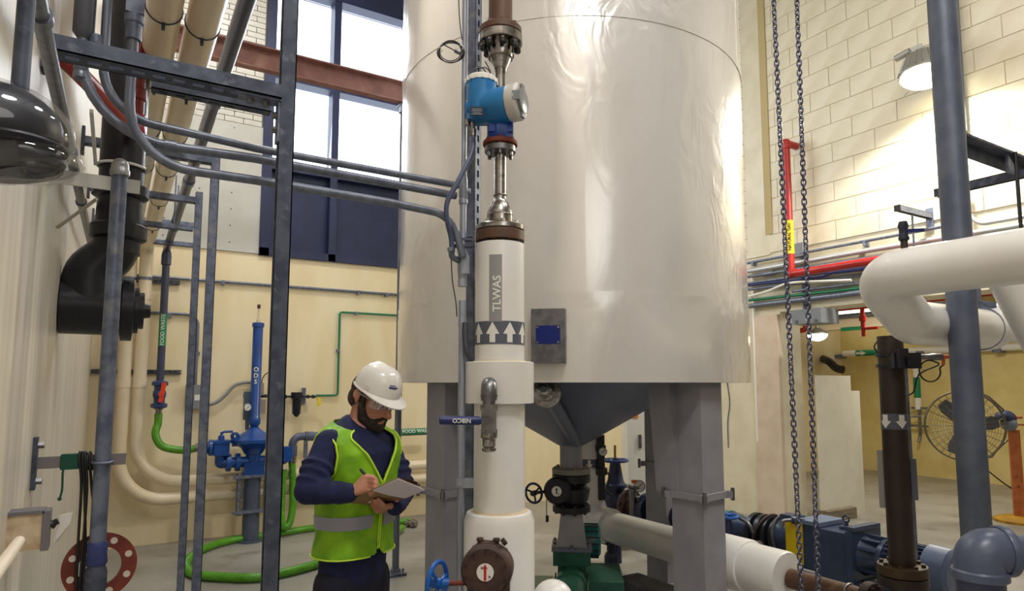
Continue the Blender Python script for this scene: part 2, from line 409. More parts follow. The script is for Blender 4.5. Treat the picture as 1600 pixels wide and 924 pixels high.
for r in range(nrow):
    x = WX0 - .02; z = ZB + bh * (r + .5); first = r % 2
    while x - bw > XL + .02:
        wdt = bw / 2 if first else bw
        b = bpy.data.objects.new('brick', bhalf if first else bme); COL.objects.link(b); b.parent = wb
        b.location = Vector((x - wdt / 2, YB - .018 + random.uniform(-.002, .001), z)) - ORG[wb.name]; x -= wdt; first = 0
# window: frame, mullions, glass panes above, navy panels below
g = G(); MX = [WX0 + .04, P(520, 300, Y=YB).x, WX1 - .04]
WM = P(480, 268, Y=YB).z; WM2 = P(535, 142, Y=YB).z
yw = YB - .02
for x in (WX0 + .05, WX1 - .05): g.box((x, YB + .06, (WZ0 + WZ1) / 2 + .17), (.11, .2, WZ1 - WZ0 + .35))
g.box(((WX0 + WX1) / 2, YB + .06, WZ0 + .04), (WX1 - WX0, .2, .09))
g.box(((WX0 + WX1) / 2, YB + .06, WZ1 + .17), (WX1 - WX0, .22, .36))
win = struct('window_1', g, NAVY)
MW = 1.17; xs = [WX0 + .1]; xm = MX[1]
while xm < WX1 - .2: xs.append(xm); xm += MW
xs.append(WX1 - .1)
for x in xs[1:-1]: part('mullion', G().box((x, YB + .06, (WZ0 + WZ1) / 2), (.085, .2, WZ1 - WZ0)), NAVY, win)
part('transom', G().box(((WX0 + WX1) / 2, YB + .06, WM), (WX1 - WX0 - .2, .19, .09)), NAVY, win)
part('transom', G().box(((WX0 + WX1) / 2, YB + .06, WM2), (WX1 - WX0 - .2, .19, .09)), NAVY, win)
for i in range(len(xs) - 1):
    a, b = xs[i] + .03, xs[i + 1] - .03
    part('spandrel_panel', G().box(((a + b) / 2, YB + .1, (WZ0 + WM) / 2), (b - a + .1, .03, WM - WZ0)), NAVY, win)
    part('pane', G().box(((a + b) / 2, YB + .12, (WM + WM2) / 2), (b - a, .008, WM2 - WM - .06)), GLASS, win, smooth=0)
    part('pane', G().box(((a + b) / 2, YB + .12, (WM2 + WZ1) / 2), (b - a, .008, WZ1 - WM2 - .04)), GLASS, win, smooth=0)
# right wall above the opening, jamb, painted blocks
g = G()
g.box(((XR + XR2) / 2, (YF + YB) / 2, (ZO + ZC) / 2), (XR2 - XR, YB - YF, ZC - ZO))
g.box(((XR + XR2) / 2, (YJ + YB) / 2, ZO / 2), (XR2 - XR, YB - YJ, ZO))
wr = struct('wall_right', g, WALL_W)
kl, kh = .50, .228
kme = mesh(G().box((0, 0, 0), (.016, kl - .009, kh - .009)), Vector((0, 0, 0)), 0); kme.materials.append(WALL_W)
z0 = 3.28
part('mortar_bed', G().box((XR - .001, 3.6, (z0 + ZC) / 2), (.008, 4.2, ZC - z0)), MORTAR, wr)
for r in range(17):
    for c in range(9):
        y = 1.5 + (c + .5 * (r % 2)) * kl + .15; z = z0 + kh * (r + .5)
        if y + kl / 2 > 5.74 or z > ZC - .1: continue
        b = bpy.data.objects.new('block', kme); COL.objects.link(b); b.parent = wr
        b.location = Vector((XR - .003 + random.uniform(-.0015, .001), y, z)) - ORG[wr.name]
ytr = P(1197, 200, X=XR).y
part('smooth_panel', G().box((XR - .006, (ytr + 6.6) / 2, (z0 + ZC) / 2 - .02), (.014, 6.6 - ytr, ZC - z0)), WALL_W, wr)
# filler strip and thin corner joint
struct('trim_1', G().box((XR - .01, P(1197, 200, X=XR).y, (P(1204, 366, X=XR).z + ZC) / 2), (.03, .10, ZC - P(1204, 366, X=XR).z)), M('joint_filler', (186, 168, 120), .7))
# pilaster left of the opening
g = G(); ya = P(1187, 700, X=XR).y
g.box((XR - .03, (YJ + ya) / 2, ZO / 2 - .01), (.06, ya - YJ, ZO - .04))
struct('trim_2', g, M('pilaster_paint', (214, 196, 176), .5, col2=(204, 184, 162), scale=5))
# room beyond the opening
struct('wall_far', G().box((XF + .1, (YF + YB) / 2, ZC2 / 2), (.2, YB - YF, ZC2)), M('far_wall_paint', (224, 205, 142), .5, col2=(214, 193, 124), scale=3, bump=.05))
struct('trim_3', G().box(((XR2 + XF) / 2, (YF + YB) / 2, ZC2 + .06), (XF - XR2, YB - YF, .12)), CEILM)
# ================================================================ the tank
TA = R_(36.0); TC = Vector((5 * math.sin(TA), 5 * math.cos(TA), 0)); TR = 1.28; ZT = P(900, 598, d=3.72).z
tv = Vector((math.sin(TA), math.cos(TA), 0)); tr = Vector((math.cos(TA), -math.sin(TA), 0))   # away from the camera, to its right
def tk(a, r, z): return TC + (-tv * math.cos(a) + tr * math.sin(a)) * r + UP * z            # a = 0 faces the camera, + to the right
tank = thing('process_tank', 'huge silvery white cylindrical tank on grey legs filling the middle', 'tank', TC)
def sheet(a0, a1, z0, z1, r, n, ripple=0.0, seed=0, vn=14):
    """one curved sheet of jacket, with folded edges"""
    rnd = random.Random(seed); g = G(); vs = []; fs = []
    ph = [rnd.uniform(0, 6.28) for _ in range(6)]
    for j in range(vn + 1):
        z = z0 + (z1 - z0) * j / vn
        for i in range(n + 1):
            a = a0 + (a1 - a0) * i / n
            w = ripple * (math.sin(a * 9 + ph[0] + z * 1.3) * math.sin(z * 2.1 + ph[1]) + .5 * math.sin(a * 23 + ph[2] - z * 3) * math.sin(z * 5 + ph[3]))
            e = min(1, min(i, n - i) / 3, min(j, vn - j) / 2); w *= e
            vs.append(tk(a, r + w, z)); 
    m = len(vs)
    for j in range(vn + 1):
        for i in range(n + 1):
            a = a0 + (a1 - a0) * i / n; z = z0 + (z1 - z0) * j / vn; vs.append(tk(a, r - .012, z))
    W = n + 1
    for j in range(vn):
        for i in range(n):
            k = j * W + i; fs.append((k, k + 1, k + W + 1, k + W)); q = k + m; fs.append((q, q + W, q + W + 1, q + 1))
    for i in range(n):
        fs.append((i, i + m, i + 1 + m, i + 1)); k = vn * W + i; fs.append((k, k + 1, k + 1 + m, k + m))
    for j in range(vn):
        k = j * W; fs.append((k, k + W, k + W + m, k + m)); k = j * W + n; fs.append((k, k + m, k + W + m, k + W))
    return g.add(vs, fs)
zl = P(1000, 457, d=3.75).z; zu = P(850, 26, d=3.75).z; zt = 5.6
bands = [(ZT, zl, TR + .004, .3, 1.0), (zl - .02, zu, TR, (math.asin((P(907, 130, d=3.74) - TC).dot(tr) / TR) + math.pi) % (2 * math.pi / 5), .8), (zu - .02, zt, TR + .004, .5, 1.0)]
k = 0
for z0, z1, r, off, rp in bands:
    nn = 5
    for i in range(nn):
        a0 = -math.pi + off + 2 * math.pi * i / nn; a1 = a0 + 2 * math.pi / nn + .015
        part('jacket_sheet', sheet(a0, a1, z0, z1, r + .0018 * (i % 2), 30, .0035 * rp, k), TANKM, tank, smooth=30); k += 1
g = G(); g.lathe(TC + UP * zt, UP, [(TR, -.02), (TR * .9, .14), (TR * .6, .26), (0.02, .33)], 48); part('tank_top', g, TANKM, tank)
# rows of rivets along the jacket seams
g = G()
for j in range(34):
    for a in (1.27,):
        p = tk(a, TR + .006, zl + .05 + j * .085); g.cyl(p, p + (p - TC).normalized() * .003, .005, n=6)
part('rivet', g, STAIND, tank, kind='stuff')
zc = P(890, 695, d=5).z
CR = .10
g = G(); g.lathe(TC, UP, [(CR - .01, zc), (CR, zc), (TR - .03, zc + (TR - .03 - CR) * .57), (TR - .03, zc + (TR - .03 - CR) * .57 + .3)], 64, closed=False); part('hopper_cone', g, TANKG, tank)
zsp = P(888, 730, d=5).z
g = G(); g.cyl(TC + UP * (zsp - .01), TC + UP * (zc + .03), .083, n=28); g.lathe(TC, UP, [(.083, zc - .02), (.088, zc), (.083, zc + .01)], 28); part('outlet_spool', g, LEGM, tank)
def leg(ang, wdt, gus):
    c = tk(ang, 1.1, 0); n1 = (c - TC).normalized(); a = math.atan2(n1.y, n1.x); R = rotz(a)
    g = G(); g.box(c + UP * .9, (wdt, wdt, 1.8), R)
    L = part('leg', g, LEGM, tank)
    t1 = rotz(a) @ Vector((0, 1, 0))
    if gus:
        s = 1 if (c + t1 - CAMP).dot(RT) < (c - CAMP).dot(RT) else -1
        g = G(); q = c + t1 * s * wdt / 2 - n1 * .06
        g.prism([(-.001, 0), (.012, -.02), (.075, .62), (.075, .8), (-.001, .8)], q + UP * 1.0, t1 * s, UP, .16); part('gusset', g, LEGM, L)
    zb = P(700, 768, d=4.25).z; g = G(); h = wdt / 2 + .012; t = .04
    for sg in (-1, 1):
        g.box(c + n1 * sg * h + UP * zb, (.018, wdt + .09, t), R); g.box(c + t1 * sg * h + UP * zb, (wdt + .09, .018, t), R)
    C = part('collar', g, LEGM, L)
    for sx in (-1, 1):
        for sy in (-1, 1):
            p = c + n1 * sx * (h + .024) + t1 * sy * (h + .024) + UP * (zb - .035)
            g = G(); g.cyl(p, p + UP * .075, .012, n=8); part('bolt', g, STAIND, L)
    g = G(); g.box(c + UP * .012, (wdt + .14, wdt + .14, .024), R); part('base_plate', g, LEGM, L)
for a, wd, gs in ((-math.pi / 4, .205, 0), (math.pi / 4, .225, 1), (math.pi * .75, .21, 0), (-math.pi * .75, .21, 0)): leg(a, wd, gs)
# nameplate stand-off box on the front of the shell
aN = math.asin(max(-1, min(1, (P(859, 525, d=3.74) - TC).dot(tr) / TR)))
c = tk(aN, TR, 0); n1 = (c - TC).normalized(); R = rotz(math.atan2(n1.y, n1.x)); z0 = P(859, 568, d=3.70).z; z1 = P(859, 484, d=3.70).z
g = G(); g.box(Vector((c.x, c.y, (z0 + z1) / 2)) + n1 * .035, (.085, .19, z1 - z0), R); nb = part('nameplate_box', g, STAIND, tank)
t1 = R @ Vector((0, 1, 0))
g = G(); pc = Vector((c.x, c.y, (z0 + z1) / 2 + .005)) + n1 * .0805; g.box(pc, (.004, .135, .102), R); pl = part('nameplate', g, M('nameplate_blue', (24, 42, 120), .3, .4), nb, 'blue engraved nameplate')
g = G()
for sx in (-1, 1):
    for sz in (-1, 1): p = pc + t1 * sx * .058 + UP * sz * .042; g.cyl(p, p + n1 * .006, .006, n=8)
part('screw', g, STAIN, nb, kind='stuff')
# slanted drain pipe with polished flange and sight plug
pA = P(900, 690, d=4.9); pB = P(853, 612, d=3.95); ax = (pB - pA).normalized()
g = G(); g.cyl(pA, pB, .043, n=20); dp = part('drain_pipe', g, TANKG, tank)
fo = P(854, 614, d=3.9); fn = (ax * .55 + (CAMP - fo).normalized() * .75 + RT * -.1).normalized()
g = G(); g.flange(fo - fn * .02, fn, .088, .02, nb=4, rb=.066, br=.009, bh=.016); part('drain_flange', g, STAIN, dp)
g = G(); g.lathe(fo, fn, [(.05, 0), (.05, .03), (.036, .04), (.036, .07)], 20); g.lathe(fo + fn * .07 , (fn + UP * .18).normalized(), [(.046, 0), (.046, .04), (.04, .045), (.027, .045), (.027, .005)], 6); part('hex_fitting', g, STAIN, dp)
g = G(); g.cyl(fo + fn * .075, fo + fn * .115, .024, n=16); part('sight_plug', g, M('sight_plug_dark', (42, 62, 66), .15), dp)

# ================================================================ plug valve, reducer, pump under the hopper
CTR = TC
zf0 = P(890, 730, d=5).z
pv = thing('plug_valve', 'black plug valve with blue handwheel bolted under the tank hopper', 'valve', TC + UP * P(890, 795, d=5).z)
g = G(); zz = P(890, 744, d=4.9).z; g.flange(TC + UP * (zf0 - .045), UP, .142, .04, nb=8, rb=.115, br=.012, bh=.016); part('top_flange', g, M('pale_flange', (128, 124, 112), .6), pv, 'pale worn steel upper flange')
g = G(); g.flange(TC + UP * (zf0 - .105), UP, .142, .055, nb=8, rb=.115, br=.012, bh=.012)
zvb = P(890, 792, d=5).z
g.lathe(TC, UP, [(.09, zvb), (.125, zvb + .06), (.14, zvb + .14), (.125, zf0 - .14), (.1, zf0 - .1)], 24); part('valve_body', g, BLACKI, pv)
g = G(); g.flange(TC + UP * (zvb - .03), UP, .14, .045, nb=8, rb=.115, br=.012, bh=.014); part('bottom_flange', g, BLACKI, pv)
bc = P(870, 768, d=4.80); bn = (CAMP + RT * -1.5 - bc); bn.z = 0; bn.normalize(); bn = (-FW * .93 - RT * .25).normalized()
g = G(); g.lathe(bc - bn * .16, bn, [(.08, 0), (.09, .05), (.098, .10), (.098, .15), (.085, .165)], 24); part('gear_housing', g, BLACKI, pv)
g = G(); g.lathe(bc + bn * .004, bn, [(.036, 0), (.036, .004)], 24); dk = part('indicator_disc', g, WHITES, pv, 'white round indicator plate with a bent black arrow')
u = Vector((0, 0, 1)).cross(bn).normalized(); v = UP
g = G(); g.prism([(-.004, -.018), (.004, -.018), (.004, .012), (.012, .010), (0, .026), (-.012, .006), (-.004, .010)], bc + bn * .0095, u, v, .001); g.prism([(.008, -.02), (.016, -.02), (.016, -.012), (.008, -.012)], bc + bn * .0095, u, v, .001); part('arrow', g, BLACKS, dk)
def handwheel(g, c, ax, r, rt, ns=3, a0=0.3, hub=.02):
    u, v, k = frame(ax); g.torus(c, ax, r, rt, 28, 8)
    for i in range(ns):
        a = a0 + 2 * math.pi * i / ns; g.tube([Vector(c), Vector(c) + (u * math.cos(a) + v * math.sin(a)) * r * .5 + k * .006, Vector(c) + (u * math.cos(a) + v * math.sin(a)) * r], rt * .8, 6)
    g.lathe(Vector(c) - k * .02, k, [(hub, 0), (hub, .04)], 12); return g
hw = P(834, 771, d=4.85); hax = (bc - hw); hax.z = 0; hax = (RT * .55 + FW * .83).normalized()
g = handwheel(G(), hw, hax, .068, .009); part('handwheel', g, BLUED, pv)
g = G(); g.cyl(hw, bc - bn * .04 - RT * .03, .011, n=10); part('stem', g, RUST, pv)
g = G(); g.cyl(P(854, 780, d=4.8), P(854, 806, d=4.8), .003, n=6); g.box(P(855, 811, d=4.8), (.018, .012, .045)); part('tag_chain', g, BLACKR, pv)
# transition piece
zt0 = zvb - .035; zt1 = P(890, 855, d=4.9).z
hop = thing('transition_hopper', 'grey square-to-round steel chute between black plug valve and green pump', 'chute', TC + UP * zt1)
g = G(); q = rotz(-TA); g.box(TC + UP * (zt0 + zt1) / 2, (.215, .215, zt0 - zt1), q, taper=.72); part('chute_body', g, LEGM, hop)
g = G(); g.box(TC + UP * (zt1 - .012), (.29, .29, .024), q); part('base_flange', g, TANKG, hop)
g = G()
for sx in (-1, 0, 1):
    for sy in (-1, 0, 1):
        if sx or sy: p = TC + q @ Vector((sx * .125, sy * .125, zt1 - .005)); g.cyl(p, p + UP * .022, .01, n=6)
part('flange_bolts', g, STAIND, hop, kind='stuff')
gp = thing('green_pump', 'dark green progressive cavity pump on floor below the hopper chute', 'pump', TC)
zp = zt1 - .026
g = G(); g.box(TC + UP * (zp - .05), (.27, .25, .10), q); g.box(TC + UP * (zp - .2) , (.22, .22, .22), q, taper=.9); part('inlet_body', g, GREENP, gp)
g = G(); pd = (P(893, 892, d=4.2) - P(897, 878, d=4.8)); pd.z = 0; pd.normalize()
c0 = TC + UP * (zp - .20); g.cyl(c0, c0 + pd * .95, .105, n=24); g.lathe(c0 + pd * .3, pd, [(.12, 0), (.12, .03)], 24); g.lathe(c0 + pd * .92, pd, [(.13, 0), (.13, .04), (.1, .05)], 24); part('pump_barrel', g, GREENP, gp)
g = G(); qd = pd.cross(UP)
for s in (-1, 1): g.cyl(c0 + qd * s * .115 + UP * .045 + pd * .12, c0 + qd * s * .115 + UP * .045 + pd * .95, .009, n=8)
part('tie_rods', g, STAIN, gp)
g = G(); g.box(TC + tr * .20 + UP * (zp - .32), (.32, .5, .3), q); g.box(TC + UP * .06, (.6, .9, .12), q); g.box(c0 + pd * .8 - UP * (zp - .2) + UP * .22, (.12, .2, .42), q); part('base_frame', g, GREENP, gp)
# ribbed coupling guard behind the chute
cg = P(930, 845, d=5.25); gx = (TC + tr * .6 - TC).normalized(); g = G(); g.lathe(cg - gx * .10, gx, [(.10, 0), (.125, .02), (.125, .12), (.10, .14)], 28)
o = part('coupling_guard', g, TEAL, gp, 'teal coupling guard with black fins')
g = G()
for i in range(16):
    a = 2 * math.pi * i / 16; u, v, k = frame(gx); p = cg + (u * math.cos(a) + v * math.sin(a)) * .126; g.bar(p - gx * .085, p + gx * .025, .014, .008)
part('fins', g, BLACKI, o, kind='stuff')
# ================================================================ the instrumented pipe column in the foreground
DC = 2.6
c0 = P(781, 440, d=DC); KX, KY = c0.x, c0.y; K0 = Vector((KX, KY, 0))
def kz(y, dx=0): return P(781, y, d=DC - dx).z
kn = Vector((-KX, -KY, 0)).normalized()     # towards the camera
ks = UP.cross(kn)                            # along + angle
pxm = DC / FPX
col = thing('insulated_pipe_riser', 'tall white jacketed process pipe carrying the grey up-arrow band', 'pipe', K0)
r1 = 38.5 * pxm
g = G(); g.cyl(K0 + UP * kz(566), K0 + UP * kz(383), r1, n=48); part('upper_jacket', g, WHITEJ, col)
rc = 53.5 * pxm
g = G(); g.lathe(K0 - kn * .01, UP, [(rc, kz(630)), (rc, kz(567)), (rc - .004, kz(566)), (r1 + .002, kz(566))], 48); part('collar_jacket', g, WHITEJ, col)
r2 = 39.5 * pxm
g = G(); g.cyl(K0 + UP * kz(806), K0 + UP * kz(629), r2, n=48); part('middle_jacket', g, WHITEJ, col)
r3 = 54 * pxm
g = G(); g.lathe(K0, UP, [(r3, .02), (r3, kz(812)), (r3 - .012, kz(800)), (r2 + .002, kz(797))], 48); part('lower_jacket', g, WHITEJ, col)
g = G(); g.torus(K0 + UP * kz(798), UP, r2 + .004, .006, 40, 6); part('sealant_bead', g, M('old_caulk', (206, 186, 148), .7, bump=.3, bscale=80), col)
g = G(); g.torus(K0 + UP * kz(566), UP, r1 + .003, .005, 40, 6); part('sealant_bead', g, MATS['old_caulk'], col)
# stickers
lx = (774.5 - 781) * pxm
g = G(); patch(g, K0, UP, r1, kn, kz(506), kz(405), (lx - .0255) / r1, (lx + .0245) / r1); st = part('label_strip', g, GREYL, col, 'grey label strip reading TLWAS')
pt = K0 + UP * kz(464) + (kn * math.cos(lx / r1) + ks * math.sin(lx / r1)) * r1
nn = (pt - K0); nn.z = 0; nn.normalize(); tx = UP.cross(nn)
g = G(); text(g, 'TLWAS', .044, pt + tx * .006, UP, -tx, .0006, .98, (K0, UP, r1 + .0012), .0004); part('lettering', g, WHITES, st)
g = G(); patch(g, K0, UP, r1, kn, kz(540), kz(505), -math.pi, math.pi, .0012, 64); bd = part('arrow_band', g, SLATE, col, 'slate band of white up arrows')
g = G(); zb0, zb1 = kz(537.5), kz(506.5); h = zb1 - zb0; nA = 9; pitch = 2 * math.pi * r1 / nA
for i in range(nA):
    s0 = (770 - 781) * pxm + pitch * .99 * (i - 4)
    g = G(); polywrap(g, [(s0 - .011, zb0), (s0 + .011, zb0), (s0 + .011, zb0 + h * .42), (s0 + .0265, zb0 + h * .42), (s0, zb1), (s0 - .0265, zb0 + h * .42), (s0 - .011, zb0 + h * .42)], K0, UP, r1, kn, .0022); part('arrow', g, WHITES, bd)
# brown flange at the jacket's top
g = G(); g.flange(K0 + UP * kz(379), UP, .0985, kz(363) - kz(379), nb=8, rb=.078, br=.009, bh=.012); part('lower_flange', g, BROWN, col, 'brown painted flange')
# flow meter spool (stainless) with blue transmitter
fm = thing('flow_meter', 'blue flow transmitter with stainless reducers between two bolted flanges', 'flow meter', K0 + UP * kz(362))
g = G(); g.flange(K0 + UP * kz(362), UP, .0985, .022, nb=8, rb=.078, br=.0095, bh=.012); part('lower_steel_flange', g, STAIN, fm)
def px(w): return w * pxm / 2
g = G(); g.lathe(K0, UP, [(px(40), kz(358)), (px(41), kz(338)), (px(40), kz(333)), (px(28), kz(318)), (px(20), kz(314)), (px(19), kz(310)), (px(19), kz(236))], 28)
for y in (337, 318, 306): g.torus(K0 + UP * kz(y), UP, px(40 if y == 337 else 20.5), .0025, 28, 6)
part('reducer', g, STAIN, fm)
g = G(); g.flange(K0 + UP * kz(240), UP, px(50), kz(230) - kz(240), nb=6, rb=px(40), br=.008, bh=.016); part('meter_flange', g, STAIND, fm)
g = G(); g.flange(K0 + UP * kz(229), UP, px(56), kz(222) - kz(229), nb=6, rb=px(44), br=.008, bh=.010); part('meter_flange', g, RUSTF, fm, 'red edged flange')
g = G(); g.lathe(K0, UP, [(px(36), kz(221)), (px(44), kz(212)), (px(44), kz(190))], 8); g.box(K0 + UP * kz(200), (px(2 * 38), px(2 * 38), kz(188) - kz(212)), rotz(-.5)); part('sensor_body', g, M('meter_dark_blue', (26, 70, 160), .35), fm)
# transmitter housing: horizontal barrel pointing right and towards the camera, upright stub on the left
hc = P(775, 166, d=DC - .05); ha = (RT * .93 - FW * .36 + UP * .02).normalized()
g = G(); g.lathe(hc - ha * .115, ha, [(.03, -.006), (.052, .004), (.060, .03), (.064, .09), (.070, .11), (.070, .172), (.066, .176)], 32); hs = part('housing', g, BLUEM, fm)
sc = P(752, 168, d=DC - .03); g = G(); g.lathe(Vector((sc.x, sc.y, P(752, 190, d=DC).z)), UP, [(.046, 0), (.058, .012), (.062, .03), (.062, P(752, 137, d=DC).z - P(752, 190, d=DC).z)], 28); part('housing_neck', g, BLUEM, hs)
g = G(); g.lathe(Vector((sc.x, sc.y, P(752, 137, d=DC).z)), UP, [(.064, 0), (.064, .018), (.056, .026)], 28)
for i in range(16):
    a = i / 16 * 6.283; g.box(Vector((sc.x, sc.y, P(752, 137, d=DC).z + .009)) + Vector((math.cos(a), math.sin(a), 0)) * .063, (.008, .008, .018), rotz(a))
part('top_cap', g, WHITEP, fm)
g = G(); g.lathe(hc + ha * .061, ha, [(.072, 0), (.074, .004), (.074, .04), (.066, .048)], 32); cp = part('display_cap', g, M('meter_cap_grey', (198, 196, 190), .4), fm)
g = G(); ce = hc + ha * .109; g.lathe(ce, ha, [(.05, -.004), (.05, .012), (.044, .014)], 28); u, v, k = frame(ha)
for s in (-1, 1): g.box(ce + v * s * .052 + ha * .002, (.03, .016, .03), Matrix((u, ha, v)).transposed())
g.box(hc + ha * .085 - RT * .0 + u * .0 - FW * .07 , (.03, .008, .035), rotz(-YAW)); part('display_window', g, M('display_grey', (120, 124, 128), .2), cp)
tp = P(746, 174, d=DC - .10); g = G(); g.box(P(745, 174, d=DC - .107), (.052, .006, .036), rotz(-YAW)); pl = part('type_plate', g, M('type_plate_dark', (30, 44, 66), .3), fm, 'small dark printed type plate')
g = G()
for i, wd in enumerate((.036, .042, .03, .04)): g.box(P(745, 170.5 + i * 2.6, d=DC - .1115), (wd, .002, .0022), rotz(-YAW))
part('print_lines', g, M('plate_print', (150, 160, 170), .5), pl)
g = G(); g.box(P(752, 187, d=DC - .02), (.11, .08, .022), rotz(-YAW)); part('lower_bracket', g, BLUEM, fm)
g = G()
for x, y0, y1, rr in ((731, 186, 196, .010), (738.5, 190, 202, .011), (739, 202, 213, .013)): g.cyl(P(x, y0, d=DC - .03), P(x, y1, d=DC - .03), rr, n=10)
part('cable_gland', g, STAIN, fm)
# upper reducer and flange
g = G(); g.lathe(K0, UP, [(px(19), kz(190)), (px(19), kz(116)), (px(20), kz(110)), (px(38), kz(91)), (px(40), kz(86)), (px(43), kz(66))], 28)
for y in (108, 92, 76): g.torus(K0 + UP * kz(y), UP, px({108: 20.5, 92: 39, 76: 42}[y]), .0022, 28, 6)
part('upper_reducer', g, STAIN, fm)
g = G(); g.flange(K0 + UP * kz(70), UP, px(72), kz(57) - kz(70), nb=8, rb=px(56), br=.012, bh=.014); part('upper_steel_flange', g, STAIN, fm)
for zf, m_, rb_ in ((kz(70) - .030, 1, px(56)), (kz(379) - .022, 0, .078)):
    for i in range(8):
        a = 2 * math.pi * (i + .5) / 8; u, v, k = frame(UP); p = K0 + UP * zf + (u * math.cos(a) + v * math.sin(a)) * rb_
        g = G(); g.lathe(p, UP, [(.011, 0), (.0145, .004), (.0145, .018), (.011, .022)], 10); part('bolt_cap', g, BLACKR, fm if m_ else col)
bp = thing('brown_drop_pipe', 'brown painted pipe and flange coming down onto the steel reducer', 'pipe', K0 + UP * kz(56))
g = G(); g.flange(K0 + UP * kz(56), UP, px(70), kz(46) - kz(56), nb=8, rb=px(55), br=.010, bh=.012); part('flange', g, BROWN, bp)
g = G(); g.cyl(K0 + UP * kz(46), K0 + UP * (ZC - .02), px(39), n=32); part('pipe', g, BROWN, bp)
# sampling valve on the collar
sv = thing('sample_valve', 'steel elbow and ball valve with navy lever handle on white pipe', 'valve', P(765, 700, d=DC - .17))
DV = DC - rc - .05
def vz(y): return P(764, y, d=DV)
e = vz(602); g = G(); g.tube([e - kn * .10, e, vz(626)], 12.5 * DV / FPX, 18, .035, 7); part('elbow', g, STAIND, sv)
g = G(); ve = vz(600); g.lathe(vz(648), UP, [(.0235, 0), (.0235, vz(622).z - vz(648).z), (.030, vz(622).z - vz(648).z), (.032, vz(617).z - vz(648).z)], 18); part('nipple', g, STAIND, sv)
g = G(); g.box((vz(638) + vz(676)) / 2, (.053, .05, vz(638).z - vz(676).z), rotz(-YAW)); g.lathe(vz(638) - UP * .008, UP, [(.031, 0), (.031, .02)], 6); g.lathe(vz(680), UP, [(.031, 0), (.031, .02)], 8); g.cyl(vz(657), vz(657) - FW * .045, .014, n=6); part('valve_body', g, STAIND, sv)
g = G(); g.lathe(vz(706), UP, [(.021, 0), (.026, .004), (.026, .012), (.020, .016), (.024, .022), (.024, .045), (.030, .05), (.030, .065)], 12); part('hose_fitting', g, STAIN, sv)
hA = P(752, 658, d=DV - .05); hB = P(686, 657, d=DV - .06)
g = G(); g.bar(P(766, 657, d=DV - .045), hA, .004, .02); part('lever', g, STAIND, sv)
R = rotz(-YAW); g = G(); g.tube([hB - RT * 0.0, hB + (hA - hB) * .03, hA + (hB - hA) * .06, hA], [.008, .0155, .0155, .011], 12); o = part('handle_grip', g, NAVYV, sv, 'navy vinyl grip lettered in white')
g = G(); text(g, 'NIBCO', .021, (hA + hB) / 2 + (CAMP - hA).normalized() * .0158 + (hA - hB).normalized() * .006, -(hA - hB), -UP, .0004); part('lettering', g, WHITES, o)
# rusty plug valve at the foot with blue handwheel
rv = thing('rusty_plug_valve', 'rusty valve with red arrow plate and bright blue handwheel', 'valve', P(763, 924, d=DC - .2))
D2 = DC - r3 - .03; cc = P(757.5, 896, d=D2 - .05); an = (-FW + RT * -.12).normalized()
g = G(); g.lathe(cc - an * .13, an, [(.075, 0), (.09, .02), (.092, .10), (.086, .115), (.08, .12)], 36); part('gear_housing', g, RUST, rv)
g = G(); u = UP.cross(an).normalized()
for i in range(10):
    a = .3 + i * 2 * math.pi / 10; p = cc + (u * math.cos(a) + UP * math.sin(a)) * .073 - an * .008; g.cyl(p, p + an * .006, .004, n=8)
part('cap_screws', g, BLACKI, rv, kind='stuff')
g = G(); g.lathe(cc - an * .01, an, [(.0305, 0), (.0305, .004)], 28); dk = part('indicator_disc', g, WHITES, rv, 'white round plate with red up arrow')
g = G(); g.prism([(-.0045, -.028), (.0045, -.028), (.0045, .013), (.0085, .013), (0, .029), (-.0085, .013), (-.0045, .013)], cc - an * .0055, u, UP, .0008); part('arrow', g, REDS, dk)
for a, b in ((-.011, .016), (.016, -.014)): g = G(); p = cc - an * .006 + u * a + UP * b; g.cyl(p, p + an * .002, .004, n=8); part('screw', g, STAIND, dk)
g = G()
for s in (-1, 1):
    p = cc - an * .07 + u * s * .030 + UP * .068; g.cyl(p, p + UP * .028 + u * s * -.002, .011, n=8); g.lathe(p + UP * .022, UP, [(.008, 0), (.014, .006), (.012, .014)], 8)
g.box(cc - an * .07 + UP * .082, (.05, .06, .022), rotz(-YAW)); g.cyl(P(785, 849, d=D2), P(790, 845, d=D2), .013, n=8); part('lug', g, RUST, rv)
g = G(); g.box(P(764, 925, d=D2 + .02), (.15, .12, .10), rotz(-YAW)); g.box(cc - an * .11 - UP * .01, (.13, .10, .15), rotz(-YAW)); part('valve_body', g, RUST, rv)
g = G(); hw = P(683, 912, d=D2 - .05); wx = (RT + FW * .28).normalized(); g.cyl(hw, P(738, 911, d=D2), .0095, n=12); part('stem', g, RUSTF, rv)
g = handwheel(G(), hw, (RT + FW * -.38).normalized(), .072, .0085, 3, .2, .018); g.cyl(hw, hw + (P(738, 911, d=D2) - hw) * .3, .017, n=14); part('handwheel', g, BLUEW, rv)
# white domed elbow cover low in front
dm = P(864, 940, d=2.35); g = G(); g.ell(dm, (.072, .072, .072), nu=28, nv=16); g.cyl(dm, Vector((dm.x, dm.y, .02)), .072, n=28)
single('white_jacket_elbow', g, WHITEJ, 'domed white jacketed pipe elbow low beside the white riser', 'pipe elbow')
